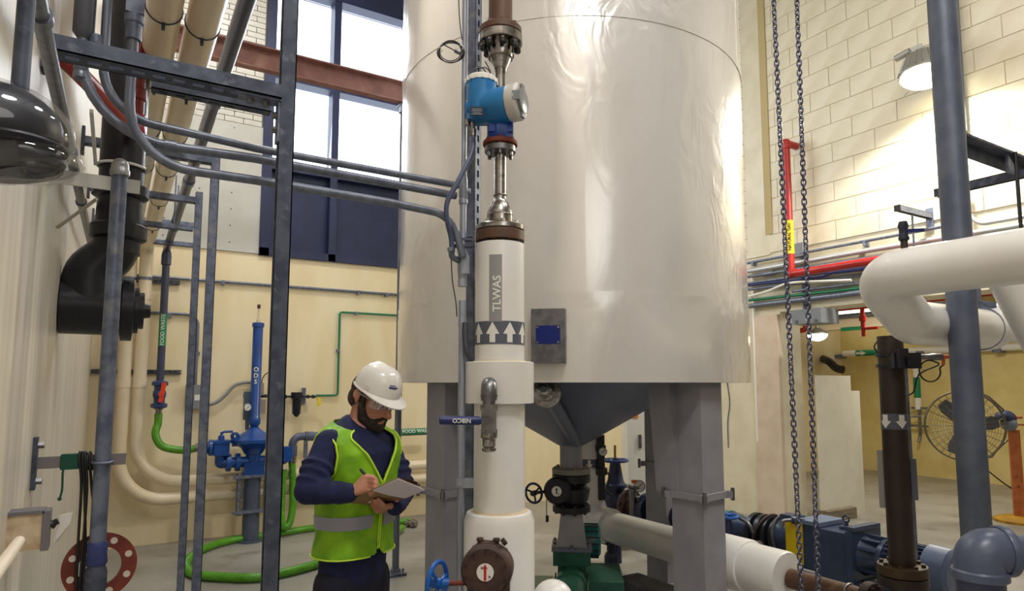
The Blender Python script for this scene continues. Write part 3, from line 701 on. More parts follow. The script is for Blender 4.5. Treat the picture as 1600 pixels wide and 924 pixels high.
# ---------------------------------------------------------------- strut upright, conduit riser and cables beside the column
def strut(g, a, b, wdt, up, slots=True, dep=None, t=.0035, pitch=.0508, sl=.029, sw=.014, off=0):
    """C channel from a to b; its slotted web lies on the side the vector up points to"""
    a = Vector(a); b = Vector(b); ax = (b - a).normalized(); L = (b - a).length; upv = Vector(up); upv = (upv - ax * upv.dot(ax)).normalized(); s = ax.cross(upv); dep = dep or wdt
    def bx(l0, l1, s0, s1, u0, u1):
        vs = [a + ax * l + s * q + upv * w for l in (l0, l1) for q in (s0, s1) for w in (u0, u1)]
        g.add(vs, [(0, 1, 3, 2), (4, 6, 7, 5), (0, 4, 5, 1), (2, 3, 7, 6), (0, 2, 6, 4), (1, 5, 7, 3)])
    h = wdt / 2; d = dep / 2
    bx(0, L, -h, -h + t, -d, d); bx(0, L, h - t, h, -d, d)
    bx(0, L, -h + t, -h + t + .008, -d, -d + t); bx(0, L, h - t - .008, h - t, -d, -d + t)
    if not slots: bx(0, L, -h, h, d - t, d); return g
    bx(0, L, -h, -sw / 2, d - t, d); bx(0, L, sw / 2, h, d - t, d)
    l = off; 
    while l < L:
        e = min(L, l + pitch - sl); bx(l, e, -sw / 2, sw / 2, d - t, d); l += pitch
    return g
ztop = ZC - .02
su = P(739, 500, d=DC + .10); g = strut(G(), (su.x, su.y, .0), (su.x, su.y, ztop), .042, (RT - FW * .62))
up_ = thing('strut_upright', 'slotted galvanized strut upright standing just left of the white riser', 'strut', (su.x, su.y, 0))
part('channel', g, GALV, up_); g = G(); g.box((su.x, su.y, .006), (.14, .14, .012)); part('foot_plate', g, GALV, up_)
cr = thing('conduit_riser', 'vertical galvanized conduit run clamped to the slotted strut upright', 'conduit', (P(721, 600, d=DC).x, P(721, 600, d=DC).y, 0))
q = P(721.5, 600, d=DC); rr = 5.8 * pxm
def cz(y): return Vector((q.x, q.y, P(721.5, y, d=DC).z))
g = G(); g.cyl(Vector((q.x, q.y, 0)), cz(470), rr, n=16); part('conduit', g, CONDL, cr)
g = G(); g.cyl(cz(385), cz(318), rr * .92, n=16); g.cyl(cz(272), Vector((q.x, q.y, ztop)), rr * .78, n=16); part('conduit', g, CONDL, cr)
g = G(); g.lathe(cz(320), UP, [(rr * .95, 0), (rr * 1.25, .004), (rr * 1.25, .02), (rr, .024), (rr * 1.2, .03), (rr * 1.2, .10), (rr * .9, .125)], 16); g.cyl(cz(299), cz(299) + RT * .03, rr * .8, n=12); part('tee_body', g, CONDL, cr)
g = G(); b0 = cz(422); R = rotz(-YAW); g.lathe(cz(440), UP, [(rr * .8, 0), (rr * 1.3, .02), (rr * 1.45, .05), (rr * 1.4, .11), (rr * .9, .135)], 16); g.box(cz(415) - FW * .012 + RT * .012, (.030, .03, .075), R); part('conduit_body', g, CONDL, cr)
g = G(); g.cyl(cz(448), cz(436), rr * 1.25, n=6); part('coupling_nut', g, CONDL, cr); g = G(); g.cyl(cz(497), cz(508), rr * 1.2, n=8); g.cyl(cz(470), cz(500), rr * 1.05, n=14); part('coupling', g, CONDL, cr)
g = G()
for y, w_ in ((375, .06), (385, .06)): g.box(cz(y) + RT * .0, (.075, .03, .010), R)
g.cyl(cz(370) - RT * .04, cz(370) + RT * .04, .004, n=6); g.cyl(cz(384) - RT * .045, cz(384) + RT * .04, .004, n=6); part('clamp', g, GALVD, cr)
g = G(); g.box(cz(755) + RT * .02, (.07, .034, .034), R); g.cyl(cz(755) - FW * .02, cz(755) - FW * .032, .008, n=6); part('clamp', g, CONDL, cr)
# flexible grey conduit from the transmitter down to the conduit body
pts = [P(739, 212, d=DC - .03), P(737, 240, d=DC - .05), P(716, 283, d=DC - .09), P(699, 316, d=DC - .10), P(699, 345, d=DC - .09), P(705, 372, d=DC - .06), P(706, 392, d=DC - .05)]
fl = thing('flexible_conduit', 'slate flexible conduit looping from the blue flow meter to the riser', 'conduit', pts[-1])
g = G(); g.tube(crom(pts, 7), .0105, 12); part('hose', g, M('flex_conduit', (74, 84, 112), .4), fl)
g = G(); g.tube([P(705, 390, d=DC - .05), P(706, 402, d=DC - .04), P(718, 408, d=DC - .01)], .012, 12, .012, 5); g.lathe(P(705, 393, d=DC - .05), UP, [(.015, 0), (.015, .015)], 6); part('elbow_fitting', g, CONDM, fl)
g = G(); g.tube(crom([P(727, 505, d=DC - .02), P(727, 530, d=DC - .03), P(731, 552, d=DC - .035), P(738, 562, d=DC - .02)], 5), .012, 12)
single('flexible_conduit_tail', g, M('flex_conduit_dark', (62, 64, 76), .45), 'short dark flexible conduit stub entering the white collar jacket', 'conduit')
g = G(); g.tube(crom([P(705, 403, d=DC - .03), P(707, 440, d=DC - .03), P(712, 470, d=DC - .02), P(714, 495, d=DC - .02)], 5), .0022, 6)
single('thin_cable', g, BLACKR, 'thin black wire dangling under the flexible conduit elbow', 'cable')
# coil of black cable hung on the conduit
cc_ = P(704, 80, d=DC - .03); ck = thing('cable_coil', 'small coil of black cable tied to the riser near the top', 'cable', cc_)
g = G()
for i in range(4):
    pts = [cc_ + (RT * math.cos(t) * (.044 + .004 * i) + UP * math.sin(t) * (.042 + .003 * ((i * 2) % 3))) + FW * .004 * i for t in [k * 6.283 / 22 for k in range(22)]]
    g.tube(pts, .0022, 6, loop=True)
g.tube(crom([P(722, 62, d=DC - .03), P(718, 30, d=DC - .03), P(716, -20, d=DC - .03)], 5), .0022, 6); part('cable', g, BLACKR, ck)
g = G(); g.cyl(P(692, 69, d=DC - .04), P(712, 80, d=DC - .04), .0022, n=6); part('cable_end', g, BLACKR, ck)
g = G(); g.cyl(P(711, 79, d=DC - .04), P(719, 83, d=DC - .04), .009, n=8); part('connector', g, STAIND, ck)
for x, y in ((688, 78), (721, 74)): g = G(); g.torus(P(x, y, d=DC - .03), (1, .2, .5), .009, .002, 12, 5); part('cable_tie', g, WHITEP, ck)
g = G()
for dx in (0, 6): g.tube(crom([P(742 , 108, d=DC), P(753 + dx, 106, d=DC - .04), P(762 + dx, 118, d=DC - .04), P(770, 133, d=DC - .03)], 5), .0022, 6)
g.tube(crom([P(758, 96, d=DC), P(766, 112, d=DC - .03), P(770, 132, d=DC - .03)], 5), .0022, 6)
single('sensor_wires', g, BLACKR, 'loose black sensor wires between the reducer and blue transmitter', 'cable')
# ================================================================ left wall and the pipe rack
def strutbox(g, p, R, s=(.041, .041, .041)): g.box(p, s, R)
rack = thing('strut_rack', 'galvanized strut rack of posts and slotted crossbars carrying pipes off left wall', 'rack', (.44, 3.5, 0))
PX = .445; Y1, Y2, Y3, Y4 = 2.05, 3.98, 4.93, 5.95
z1 = P(436, 150, Y=Y1).z; z2 = P(332, 252, Y=Y2).z; z3 = P(307, 314, Y=Y3).z; z4 = z3 + .02
p1 = P(436, 500, Y=Y1).x; p2 = P(321, 600, Y=Y2).x; p3 = P(297, 600, Y=Y3).x
g = G(); strut(g, (p1, Y1, 0), (p1, Y1, 4.4), .043, (1, 0, 0), False); part('post', g, GALVD, rack, 'mottled dark galvanized front post')
g = G(); strut(g, (p2, Y2, 0), (p2, Y2, z2 + .06), .043, (1, 0, 0), False); part('post', g, GALV, rack)
g = G(); strut(g, (p3, Y3, 0), (p3, Y3, z3 + .06), .043, (1, 0, 0), False); part('post', g, GALV, rack)
for x, y in ((p1, Y1), (p2, Y2), (p3, Y3)): part('foot_plate', G().box((x, y, .006), (.12, .12, .012)), GALV, rack)
for i, (xb, y, z) in enumerate(((p1 - .022, Y1, z1), (p2 - .022, Y2, z2), (p3 - .022, Y3, z3), (.50, Y4, z4))):
    g = strut(G(), (XL + .01, y, z), (xb, y, z), .072 if i == 0 else .043, (0, 0, -1), True, dep=.043, off=.02, sw=.020 if i == 0 else .014, sl=.032); part('crossbar', g, GALVD if i == 0 else GALV, rack)
    g = G(); g.box((XL + .008, y, z), (.014, .06, .14)); part('wall_plate', g, GALVD, rack)
zq = P(310, 146, Y=2.42).z; g = strut(G(), (.06, 2.42, zq), (p1 + .02, 2.42, zq), .043, (0, 0, -1), True); part('crossbar', g, GALVD, rack)
g = G(); g.box((p1 - .085, Y1 - .024, z1 - .023), (.13, .006, .006)); g.box((p1 - .075, Y1, z1 - .0245), (.13, .04, .006)); g.box((p1 - .025, Y1, z1 - .085), (.006, .04, .13)); part('angle_bracket', g, GALV, rack)
for k in range(4):
    g = G()
    if k < 2: p = Vector((p1 - .06 - .045 * k, Y1, z1 - .027)); g.cyl(p, p - UP * .014, .011, n=6)
    else: p = Vector((p1 - .027, Y1, z1 - .065 - .045 * (k - 2))); g.cyl(p, p - Vector((.014, 0, 0)), .011, n=6)
    part('bolt', g, STAIND, rack)
g = G(); g.cyl((.36, Y4, z4), (.36, Y4, 3.35), .006, n=8); g.cyl((.40, Y4 + .3, z4 + .2), (.40, Y4 + .3, 3.35), .006, n=8); part('hanger_rod', g, GALV, rack, kind='stuff')
g = strut(G(), (.12, 6.6, z4 + .17), (.62, 6.6, z4 + .17), .043, (0, 0, -1), True); part('crossbar', g, GALV, rack)
g = strut(G(), (.12, 7.3, z4 + .12), (.62, 7.3, z4 + .12), .043, (0, 0, -1), True); part('crossbar', g, GALV, rack)
# three conduits running from the rack to the riser
YC = 2.36
def yc(px, py, y=YC): return P(px, py, Y=y)
cst = [('upper grey conduit, first of the three running across to the riser', [(151, -40), (157, 176), (400, 232), (716, 290)], .0135, .16),
       ('middle grey conduit with couplings among the three running to the riser', [(110, -40), (120, 208), (400, 248), (712, 306)], .0155, .28),
       ('lowest grey conduit of the three, bending down at the riser', [(197, -40), (197, 252), (400, 282), (610, 317), (706, 337)], .0150, .20)]
for i, (lb, pts, r, fr) in enumerate(cst):
    w = [yc(q[0], q[1], YC - (.06 if i == 2 else 0)) for q in pts]; zc_ = sum(q.z for q in w[1:]) / len(w[1:]) if i < 2 else None
    w[0] = Vector((w[1].x, w[1].y, 4.2))
    if i == 2: w.append(Vector((w[-1].x + .05, w[-1].y, w[-1].z - .16)))
    th = thing('conduit', lb, 'conduit', w[-1]); g = G(); g.tube(w, r, 14, fr, 9); part('tube', g, CONDM, th)
    if i == 0:
        g = G(); q0 = yc(150, 62); g.lathe(q0 - UP * .02, UP, [(r * 1.3, 0), (r * 1.5, .01), (r * 1.5, .03), (r, .035)], 14); part('bushing', g, GALV, th)
    if i == 1:
        g = G(); q0 = Vector((w[1].x, YC, yc(111, 112).z)); g.lathe(q0 - UP * .02, UP, [(r, 0), (r * 1.35, .004), (r * 1.35, .022), (r * 1.15, .026), (r * 1.35, .032), (r * 1.35, .052), (r, .06)], 14); part('coupling', g, CONDM, th)
        g = G(); q0 = Vector((w[1].x, YC, yc(96, 44).z)); g.lathe(q0, UP, [(r, -.02), (r * 1.9, 0), (r * 1.9, .14), (r * 2.3, .17), (r * 2.3, .4)], 16); part('flexible_connector', g, M('connector_grey', (84, 86, 94), .5), th)
        g = G(); a = yc(257, 227); b = yc(275, 230); g.cyl(a, b, r * 1.3, n=16); part('coupling', g, CONDM, th)
    if i == 2:
        g = G(); q0 = Vector((w[1].x, w[1].y, yc(197, 64).z)); g.lathe(q0, UP, [(r * 1.5, -.02), (r * 1.5, .03), (r * 1.8, .035), (r * 1.8, .06)], 16); g.box(q0 + UP * .16, (.05, .05, .2)); part('fitting_box', g, GALV, th)
# conduits running away along the left wall
g = G(); a = P(62, 20, X=XL + .05); b = P(140, 375, X=XL + .05); g.tube([a + (a - b).normalized() * 1.0, a, b, b + (b - a).normalized() * .8], .016, 12)
lc = thing('wall_conduit', 'grey conduit receding along the left wall above the lamp', 'conduit', a); part('tube', g, CONDM, lc)
g = G(); k = (b - a).normalized()
for f in (.0, .34, .62): q = a + (b - a) * f; g.lathe(q, k, [(.021, 0), (.021, .03)], 12)
part('couplings', g, CONDM, lc, kind='stuff')
# overhead cream pipes: along the rack, down the back wall, round and along it
YD = 7.72
def cream(lb, pxv, ytop, yturn, xs_y, off, seed):
    top = P(pxv, ytop, Y=YD); bot = P(xs_y[0], yturn, Y=YD); x0, z0, zb = top.x, top.z, bot.z
    t = thing('cream_insulated_pipe', lb, 'pipe', (x0, YD, 0)); r = .062
    g = G(); g.tube([(x0, 2.0, z0), (x0, YD, z0), (x0, YD, zb), (4.6, YD, zb)], r, 20, .11, 6)
    # wide bend at the foot
    g = G(); g.tube([(x0, 2.0, z0), (x0, YD, z0), (x0, YD, (z0 + zb) / 2)], r, 20, .12, 6, caps=True); part('jacket', g, CREAM, t)
    g = G(); g.tube([(x0, YD, (z0 + zb) / 2), (x0, YD, zb), (4.6, YD, zb)], r * .985, 20, .42, 12, caps=True); part('jacket', g, CREAM, t)
    for y in (2.7, 3.35, 4.05, 4.75, 5.6, 6.55):
        g = G(); g.torus((x0, y + off, z0), (0, 1, 0), r + .001, .0035, 24, 6); g.box((x0, y + off, z0 - r - .012), (.012, .02, .022)); part('pipe_clamp', g, GALVD, t)
    for z in (P(pxv, 450, Y=YD).z - off * .3, P(pxv, 590, Y=YD).z):
        g = G(); g.cyl((x0, YD, z - .10), (x0, YD, z), r + .005, n=20); part('coupling_sleeve', g, CREAM, t)
    g = G(); g.hollow((x0, YD, P(pxv, 436, Y=YD).z - .015), (x0, YD, P(pxv, 436, Y=YD).z + .015), r + .004, r - .004); part('strap', g, GALV, t)
    return t
cream('cream insulated pipe nearest the left wall, dropping to the lower floor run', 205.5, 384, 785, (198,), 0, 1)
cream('cream insulated pipe second from left wall, dropping to the upper floor run', 230, 384, 757, (222,), .08, 2)
for zpy, a, b in ((436, 184, 281), (578, 136, 283)):
    pa = P(a, zpy, Y=YB - .03); pb = P(b, zpy + 6, Y=YB - .03); z = (pa.z + pb.z) / 2
    g = strut(G(), (max(pa.x, XL + .01), YB - .025, z), (pb.x, YB - .025, z), .041, (0, -1, 0), True)
    single('wall_strut', g, GALVD, 'slotted wall strut holding the cream pipe drops, %s' % ('upper one near the eye-high drain' if zpy < 500 else 'lower one beside the red-handled valve'), 'strut', 'wall struts behind the pipe drops')
# grey waste pipe with green label, valve and union
fx = P(260.5, 395, Y=7.66); r = .036
fw = thing('waste_pipe', 'grey plastic pipe dropping to a red-handled valve, green FOOD WASTE label', 'pipe', (fx.x, 7.66, 0))
zf = P(264, 388, Y=7.6).z
pt = P(386, 0, X=fx.x)
slope_end = Vector((pt.x, pt.y, pt.z)); st_ = Vector((fx.x, 7.66, zf))
g = G(); dd = (slope_end - st_); g.tube([st_ + dd * 1.5, st_ + Vector((0, -.05, .01)), st_, Vector((fx.x, 7.66, P(252, 600, Y=7.66).z))], r, 18, .07, 6); part('pipe', g, PVCD, fw)
g = G(); g.lathe((fx.x, 7.66, zf - .17), UP, [(r + .001, 0), (r + .012, .005), (r + .012, .10), (r + .006, .14)], 18)
part('elbow_collar', g, PVCD, fw)
for f in (.18, .47, .78, 1.05):
    q = st_ + dd * f; g = G(); k = dd.normalized(); g.lathe(q - k * .04, k, [(r, 0), (r + .007, .005), (r + .007, .09), (r, .095)], 18); part('coupling', g, PVCG, fw)
zl0, zl1 = P(256, 541, Y=7.66).z, P(256, 491, Y=7.66).z; ax0 = Vector((fx.x, 7.66, 0)); nv = Vector((-fx.x, -7.66, 0)).normalized()
g = G(); patch(g, ax0, UP, r, nv, zl0, zl1, -1.2, 1.2); lb = part('pipe_label', g, GREENS, fw, 'green label lettered FOOD WASTE')
pt_ = ax0 + UP * (zl0 + zl1) / 2 + nv * r; tx = UP.cross(nv)
g = G(); text(g, 'FOOD WASTE', .05, pt_, UP, -tx, .0004, 1.0, (ax0, UP, r + .002), .0006); part('lettering', g, WHITES, lb)
zv0, zv1 = P(250, 637, Y=7.6).z, P(250, 596, Y=7.6).z; vx = P(250, 617, Y=7.62)
g = G(); zm = (zv0 + zv1) / 2; hv = (zv1 - zv0) / 2; q0 = Vector((fx.x, 7.63, 0))
g.lathe(q0 + UP * (zv0 - .01), UP, [(.055, 0), (.075, .012), (.075, .045), (.05, .055), (.05, 2 * hv - .04), (.075, 2 * hv - .03), (.075, 2 * hv), (.055, 2 * hv + .014)], 8); g.ell(q0 + UP * zm, (.062, .06, .075)); part('valve_body', g, M('valve_slate_blue', (44, 62, 108), .4), fw)
g = G(); g.box(q0 + Vector((.02, -.085, zm + .02)), (.042, .018, .20), Matrix.Rotation(.14, 3, 'Y')); g.cyl(q0 + Vector((.01, -.04, zm)), q0 + Vector((.01, -.10, zm)), .026, n=14); part('valve_handle', g, M('valve_red_orange', (214, 62, 30), .4), fw, 'red-orange lever handle')
g = G(); g.lathe(q0 + UP * (P(247, 652, Y=7.6).z), UP, [(.032, 0), (.036, .004), (.036, .03), (.03, .034), (.03, .07), (.042, .075), (.042, .10)], 14); part('hose_clamp', g, STAIN, fw)
hb = q0 + UP * P(247, 652, Y=7.6).z
pin = P(322, 699, Y=7.5)
g = G(); g.tube(crom([hb + UP * .03, hb - UP * .06, P(243, 680, Y=7.6), P(254, 698, Y=7.58), P(285, 704, Y=7.55), P(310, 700, Y=7.52), pin], 8), .037, 14); hs1 = thing('green_suction_hose', 'green ribbed hose curving from the red-handled valve to the pump inlet', 'hose', pin); part('hose', g, HOSE, hs1)
def ribs(pts, r, m, parent, step=.022):
    pts = [Vector(p) for p in pts]; g = G(); acc = 0
    for i in range(len(pts) - 1):
        d = pts[i + 1] - pts[i]; L = d.length
        while acc < L: g.torus(pts[i] + d * (acc / L), d, r, r * .09, 10, 4); acc += step
        acc -= L
    part('ribs', g, m, parent, kind='stuff')
hp = crom([hb + UP * .03, hb - UP * .06, P(243, 680, Y=7.6), P(254, 698, Y=7.58), P(285, 704, Y=7.55), P(310, 700, Y=7.52), pin], 8); ribs(hp, .037, HOSE, hs1, .03)
g = G(); g.cyl(P(305, 700, Y=7.52), pin, .042, n=14); part('hose_clamp', g, STAIN, hs1)
# black cast-iron drain with cleanout
YK = P(92, 480, X=XL).y; ck1 = P(207, 485, Y=YK); ckz = P(140, 482, Y=YK).z; rk = .108
dr = thing('black_drain', 'large black iron drain elbow with stepped cleanout plug at left wall', 'drain pipe', (XL + .05, YK, ckz - rk))
xe = P(186, 485, Y=YK).x
g = G(); g.lathe((XL + .004, YK, ckz), (1, 0, 0), [(rk, 0), (rk, xe - XL), (rk + .022, xe - XL + .004), (rk + .022, xe - XL + .045), (rk * .92, xe - XL + .05)], 32); cb = part('cleanout_body', g, BLACKI, dr)
g = G(); e0 = xe - XL + .04; g.lathe((XL, YK, ckz), (1, 0, 0), [(rk * .9, e0), (rk * .9, e0 + .03), (rk * .72, e0 + .032), (rk * .72, e0 + .05), (rk * .3, e0 + .052), (rk * .26, e0 + .075)], 24); part('cleanout_plug', g, BLACKI, dr)
rx = P(187, 330, Y=YK).x; rb = .084; zr = P(187, 398, Y=YK).z
pts = crom([(XL + .10, YK, ckz + .04), (rx - .085, YK, ckz + .15), (rx - .01, YK, zr + .02), (rx, YK, zr + .2)], 7); g = G(); g.tube(pts, [rk * .95 + (rb - rk * .95) * k / (len(pts) - 1) for k in range(len(pts))], 28); part('wye_branch', g, BLACKI, dr)
g = G(); g.tube([(XL + .05, YK, ckz + .05), (XL + .12, YK, ckz + .09), (rx - .05, YK, ckz + .19), (rx, YK, zr + .05)], [.05, .085, .09, .08], 24); part('wye_web', g, BLACKI, dr)
g = G(); g.cyl((rx, YK, zr), (rx, YK, ZC - .02), rb, n=28); part('riser', g, BLACKI, dr)
for y0, y1 in ((378, 352), (312, 290)):
    za, zb_ = P(187, y0, Y=YK).z, P(187, y1, Y=YK).z; g = G(); g.lathe((rx, YK, za), UP, [(rb + .004, 0), (rb + .022, .012), (rb + .022, zb_ - za - .008), (rb + .012, zb_ - za)], 28); part('hub_collar', g, BLACKI, dr)
# red sprinkler pipe
ra, rb2 = P(82, 72, d=1.95), P(212, 202, d=2.62)
sp = thing('red_sprinkler_pipe', 'bright red slanting pipe joined to a maroon riser behind the rack', 'pipe', rb2)
g = G(); kk = (ra - rb2); kk = kk * ((XL + .02 - ra.x) / kk.x); g.tube([ra + kk, ra, rb2 + Vector((-.02, -.03, 0))], .029, 16); part('branch', g, REDP, sp)
g = G(); g.cyl(rb2 + UP * .02, Vector((rb2.x, rb2.y, ZC - .02)), .027, n=18); part('riser', g, MAROON, sp)
g = G(); g.ell(rb2, .036); g.cyl(rb2, rb2 + UP * .06, .034, n=16); part('elbow', g, REDP, sp)
for y in (158, 112): g = G(); q = P(214, y, d=2.62); g.lathe(Vector((rb2.x, rb2.y, q.z)), UP, [(.028, 0), (.034, .004), (.034, .05), (.028, .055)], 16); part('coupling', g, MAROON, sp)
# galvanized conduit drop at the left wall with its cap, tape and lower coupling
YBK = P(50, 728, X=XL).y; cv = P(160.5, 716, Y=YBK - .035)
cp = thing('conduit_drop', 'capped galvanized conduit standing off the left wall, wrapped in blue tape', 'conduit', (cv.x, cv.y, 0))
rc_ = 11.3 * dist(cv) / FPX; zt_ = P(187, 262, Y=cv.y).z
g = G(); g.cyl((cv.x, cv.y, 0), (cv.x, cv.y, zt_), rc_, n=22); part('pipe', g, GALV, cp)
g = G(); g.lathe((cv.x, cv.y, zt_ - .03), UP, [(rc_ + .002, 0), (rc_ + .006, .004), (rc_ + .006, .02), (rc_ + .003, .024), (rc_ + .003, .035)], 22); g.ell((cv.x, cv.y, zt_ + .004), (rc_ + .003, rc_ + .003, rc_ + .004)); part('cap', g, ALUM, cp)
za, zb_ = P(150, 884, Y=cv.y).z, P(150, 847, Y=cv.y).z; g = G(); g.lathe((cv.x, cv.y, za), UP, [(rc_ + .003, 0), (rc_ + .007, .01), (rc_ + .004, (zb_ - za) * .5), (rc_ + .006, zb_ - za - .01), (rc_ + .002, zb_ - za)], 16); part('tape_wrap', g, M('blue_tape', (46, 58, 110), .6, bump=.4, bscale=60), cp)
za2 = P(148, 924, Y=cv.y).z; g = G(); g.lathe((cv.x, cv.y, za2), UP, [(rc_ + .006, 0), (rc_ + .008, .01), (rc_ + .008, za - za2 - .02), (rc_ + .003, za - za2 - .005)], 16); part('coupling', g, GALVD, cp)
bk = thing('wall_bracket', 'flat grey bracket arm bolted to left wall, conduit strapped to it', 'bracket', (XL, YBK, P(50, 728, X=XL).z))
zA = P(120, 721, Y=YBK).z
g = G(); g.box((XL + .006, YBK, zA), (.012, .05, .16)); part('wall_plate', g, GALVD, bk)
for s in (-1, 1): g = G(); q = Vector((XL + .012, YBK, zA + s * .055)); g.cyl(q, q + Vector((.016, 0, 0)), .011, n=6); part('bolt', g, STAIND, bk)
xe = P(197, 716, Y=YBK).x; g = G(); g.box(((XL + xe) / 2 + .006, YBK, zA), (xe - XL - .012, .008, .036)); part('arm', g, M('bracket_grey', (128, 122, 124), .5, .3), bk)
g = G(); u0 = Vector((cv.x, cv.y, zA - .004)); g.tube([u0 + Vector((-rc_ - .004, .045, 0)), u0 + Vector((-rc_ - .004, 0, 0)), u0 + Vector((-.02, -rc_ - .004, 0)), u0 + Vector((.02, -rc_ - .004, 0)), u0 + Vector((rc_ + .004, 0, 0)), u0 + Vector((rc_ + .004, .045, 0))], .004, 8, .016, 4); part('u_bolt', g, GALV, bk)
# upper bracket around the drain riser
YU = cv.y + .06; zU = P(150, 284, Y=YU).z; xu0 = XL; xu1 = P(219, 290, Y=YU).x
ub = thing('upper_bracket', 'pale painted bracket bar on left wall behind the capped conduit', 'bracket', (XL, YU, zU))
g = G(); g.box(((xu0 + xu1) / 2, YU, zU), (xu1 - xu0, .010, .046)); part('bar', g, WHITEP, ub)
g = G(); g.torus((rx, YK - .0, P(187, 262, Y=YK).z), UP, rb + .006, .006, 32, 6); part('riser_clip', g, WHITEP, ub, 'white clip round the black riser')
g = G()
for s in (-1, 1): g.box((rx + s * (rb + .012), (YK + YU) / 2, P(187, 262, Y=YK).z), (.012, YK - YU, .012))
part('clip_arms', g, WHITEP, ub, kind='stuff')
g = G(); g.cyl((XL + .004, YU + .25, zU - .12), (XL + .12, YU + .12, zU - .03), .006, n=10); part('brace', g, M('brace_pale', (176, 170, 160), .45), ub)
# green cord, black cables, flange ring
xg0, xg1 = P(97, 722, Y=YBK).x, P(122, 720, Y=YBK).x
gc = thing('rope', 'dark green rope wound round the left wall bracket arm', 'cord', (xg0, YBK, zA - .02)); g = G()
for i in range(9):
    x = xg0 + (xg1 - xg0) * i / 8; g.tube([(x, YBK - .012, zA + .022), (x, YBK + .012, zA + .022), (x, YBK + .012, zA - .022), (x, YBK - .012, zA - .022)], .0042, 6, loop=True)
part('winding', g, M('green_cord', (14, 74, 58), .7), gc)
g = G(); g.tube(crom([(xg0 + .006, YBK - .014, zA - .02), P(98, 740, Y=YBK - .016), P(97, 765, Y=YBK - .016), P(93, 780, Y=YBK - .016)], 5), .0035, 6); g.ell(P(93, 780, Y=YBK - .016), .006); part('tail', g, MATS['green_cord'], gc)
ct = thing('hanging_cables', 'bundle of black cables looped over the bracket arm and hanging down', 'cable', P(130, 900, Y=YBK - .02))
for k, (x0, x1, x2) in enumerate(((124, 122, 118), (129, 133, 128), (133, 130, 123), (140, 150, 136))):
    g = G(); g.tube(crom([P(x0 + 4, 735, Y=YBK + .014), P(x0 + 2, 708, Y=YBK), P(x0, 716, Y=YBK - .018), P(x0 + 3, 760, Y=YBK - .022), P(x1, 850, Y=YBK - .024 - .003 * k), P(x2, 940, Y=YBK - .03)], 6), .0042, 8); part('cable', g, BLACKR, ct)
fr_ = P(156, 885, Y=cv.y + .035); g = G(); nrm = Vector((.1, -1, .05)).normalized(); Rr = 49 * dist(fr_) / FPX
fr_.z -= 0; g.lathe(fr_ - nrm * .007, nrm, [(Rr * .58, 0), (Rr, 0), (Rr, .014), (Rr * .58, .014)], 40, closed=True)
fl_ = thing('flange_ring', 'rusty red flange ring hanging behind the capped conduit near floor', 'flange', fr_ - UP * Rr)
part('ring', g, RUSTF, fl_); g = G(); u, v, k = frame(nrm)
for i in range(8):
    a = .35 + i * .785; q = fr_ + (u * math.cos(a) + v * math.sin(a)) * Rr * .80; g.lathe(q - nrm * .0085, nrm, [(Rr * .075, 0), (Rr * .1, 0), (Rr * .1, .017), (Rr * .075, .017)], 14, closed=True); g.cyl(q - nrm * .0076, q + nrm * .0076, Rr * .085, n=14)
part('bolt_holes', g, M('hole_grey', (206, 196, 178), .8), fl_, kind='stuff')
# weathered junction box with stub conduit, cable gland and paper tag
bx = P(36, 830, X=XL + .03); jb = thing('junction_box', 'weathered cream junction box low on the left wall with paper tag', 'junction box', bx - UP * .05)
db = dist(bx); hh = 54 * db / FPX; g = G(); yb = P(16, 830, X=XL).y; 
g.box((XL + .035, bx.y, bx.z), (.07, .055, hh)); part('box', g, M('weathered_cream', (206, 186, 156), .6, col2=(176, 150, 116), scale=30), jb)
g = G(); g.box((XL + .077, bx.y, bx.z), (.016, .062, hh + .008)); g.box((XL + .035, bx.y, bx.z + hh / 2 + .003), (.075, .062, .008)); part('cover', g, M('weathered_grey', (116, 112, 116), .6, .3), jb)
q = Vector((XL + .085, bx.y, bx.z + .008)); e = P(91, 814, Y=bx.y); g = G(); g.tube([q, q + (e - q) * .35, q + (e - q) * .5, e], [.012, .0105, .008, .0075], 12); part('cable_gland', g, BLACKR, jb)
g = G(); a = P(36, 843, X=XL + .045); g.tube([P(30, 846, X=XL + .05), P(14, 868, X=XL + .06), P(-20, 915, X=XL + .06)], .0105, 12); part('stub_conduit', g, M('weathered_white', (222, 208, 188), .5), jb)
g = G(); tgp = [P(x, y, Y=bx.y - .0) for x, y in ((93, 806), (113, 801), (110, 818), (84, 850), (90, 826))]; vs = tgp + [p + Vector((.004, .012, 0)) for p in tgp]; g.add(vs, [(0, 1, 2, 3, 4), (9, 8, 7, 6, 5)] + [(i, 5 + i, 5 + (i + 1) % 5, (i + 1) % 5) for i in range(5)]); part('paper_tag', g, M('paper', (214, 208, 200), .7), jb)
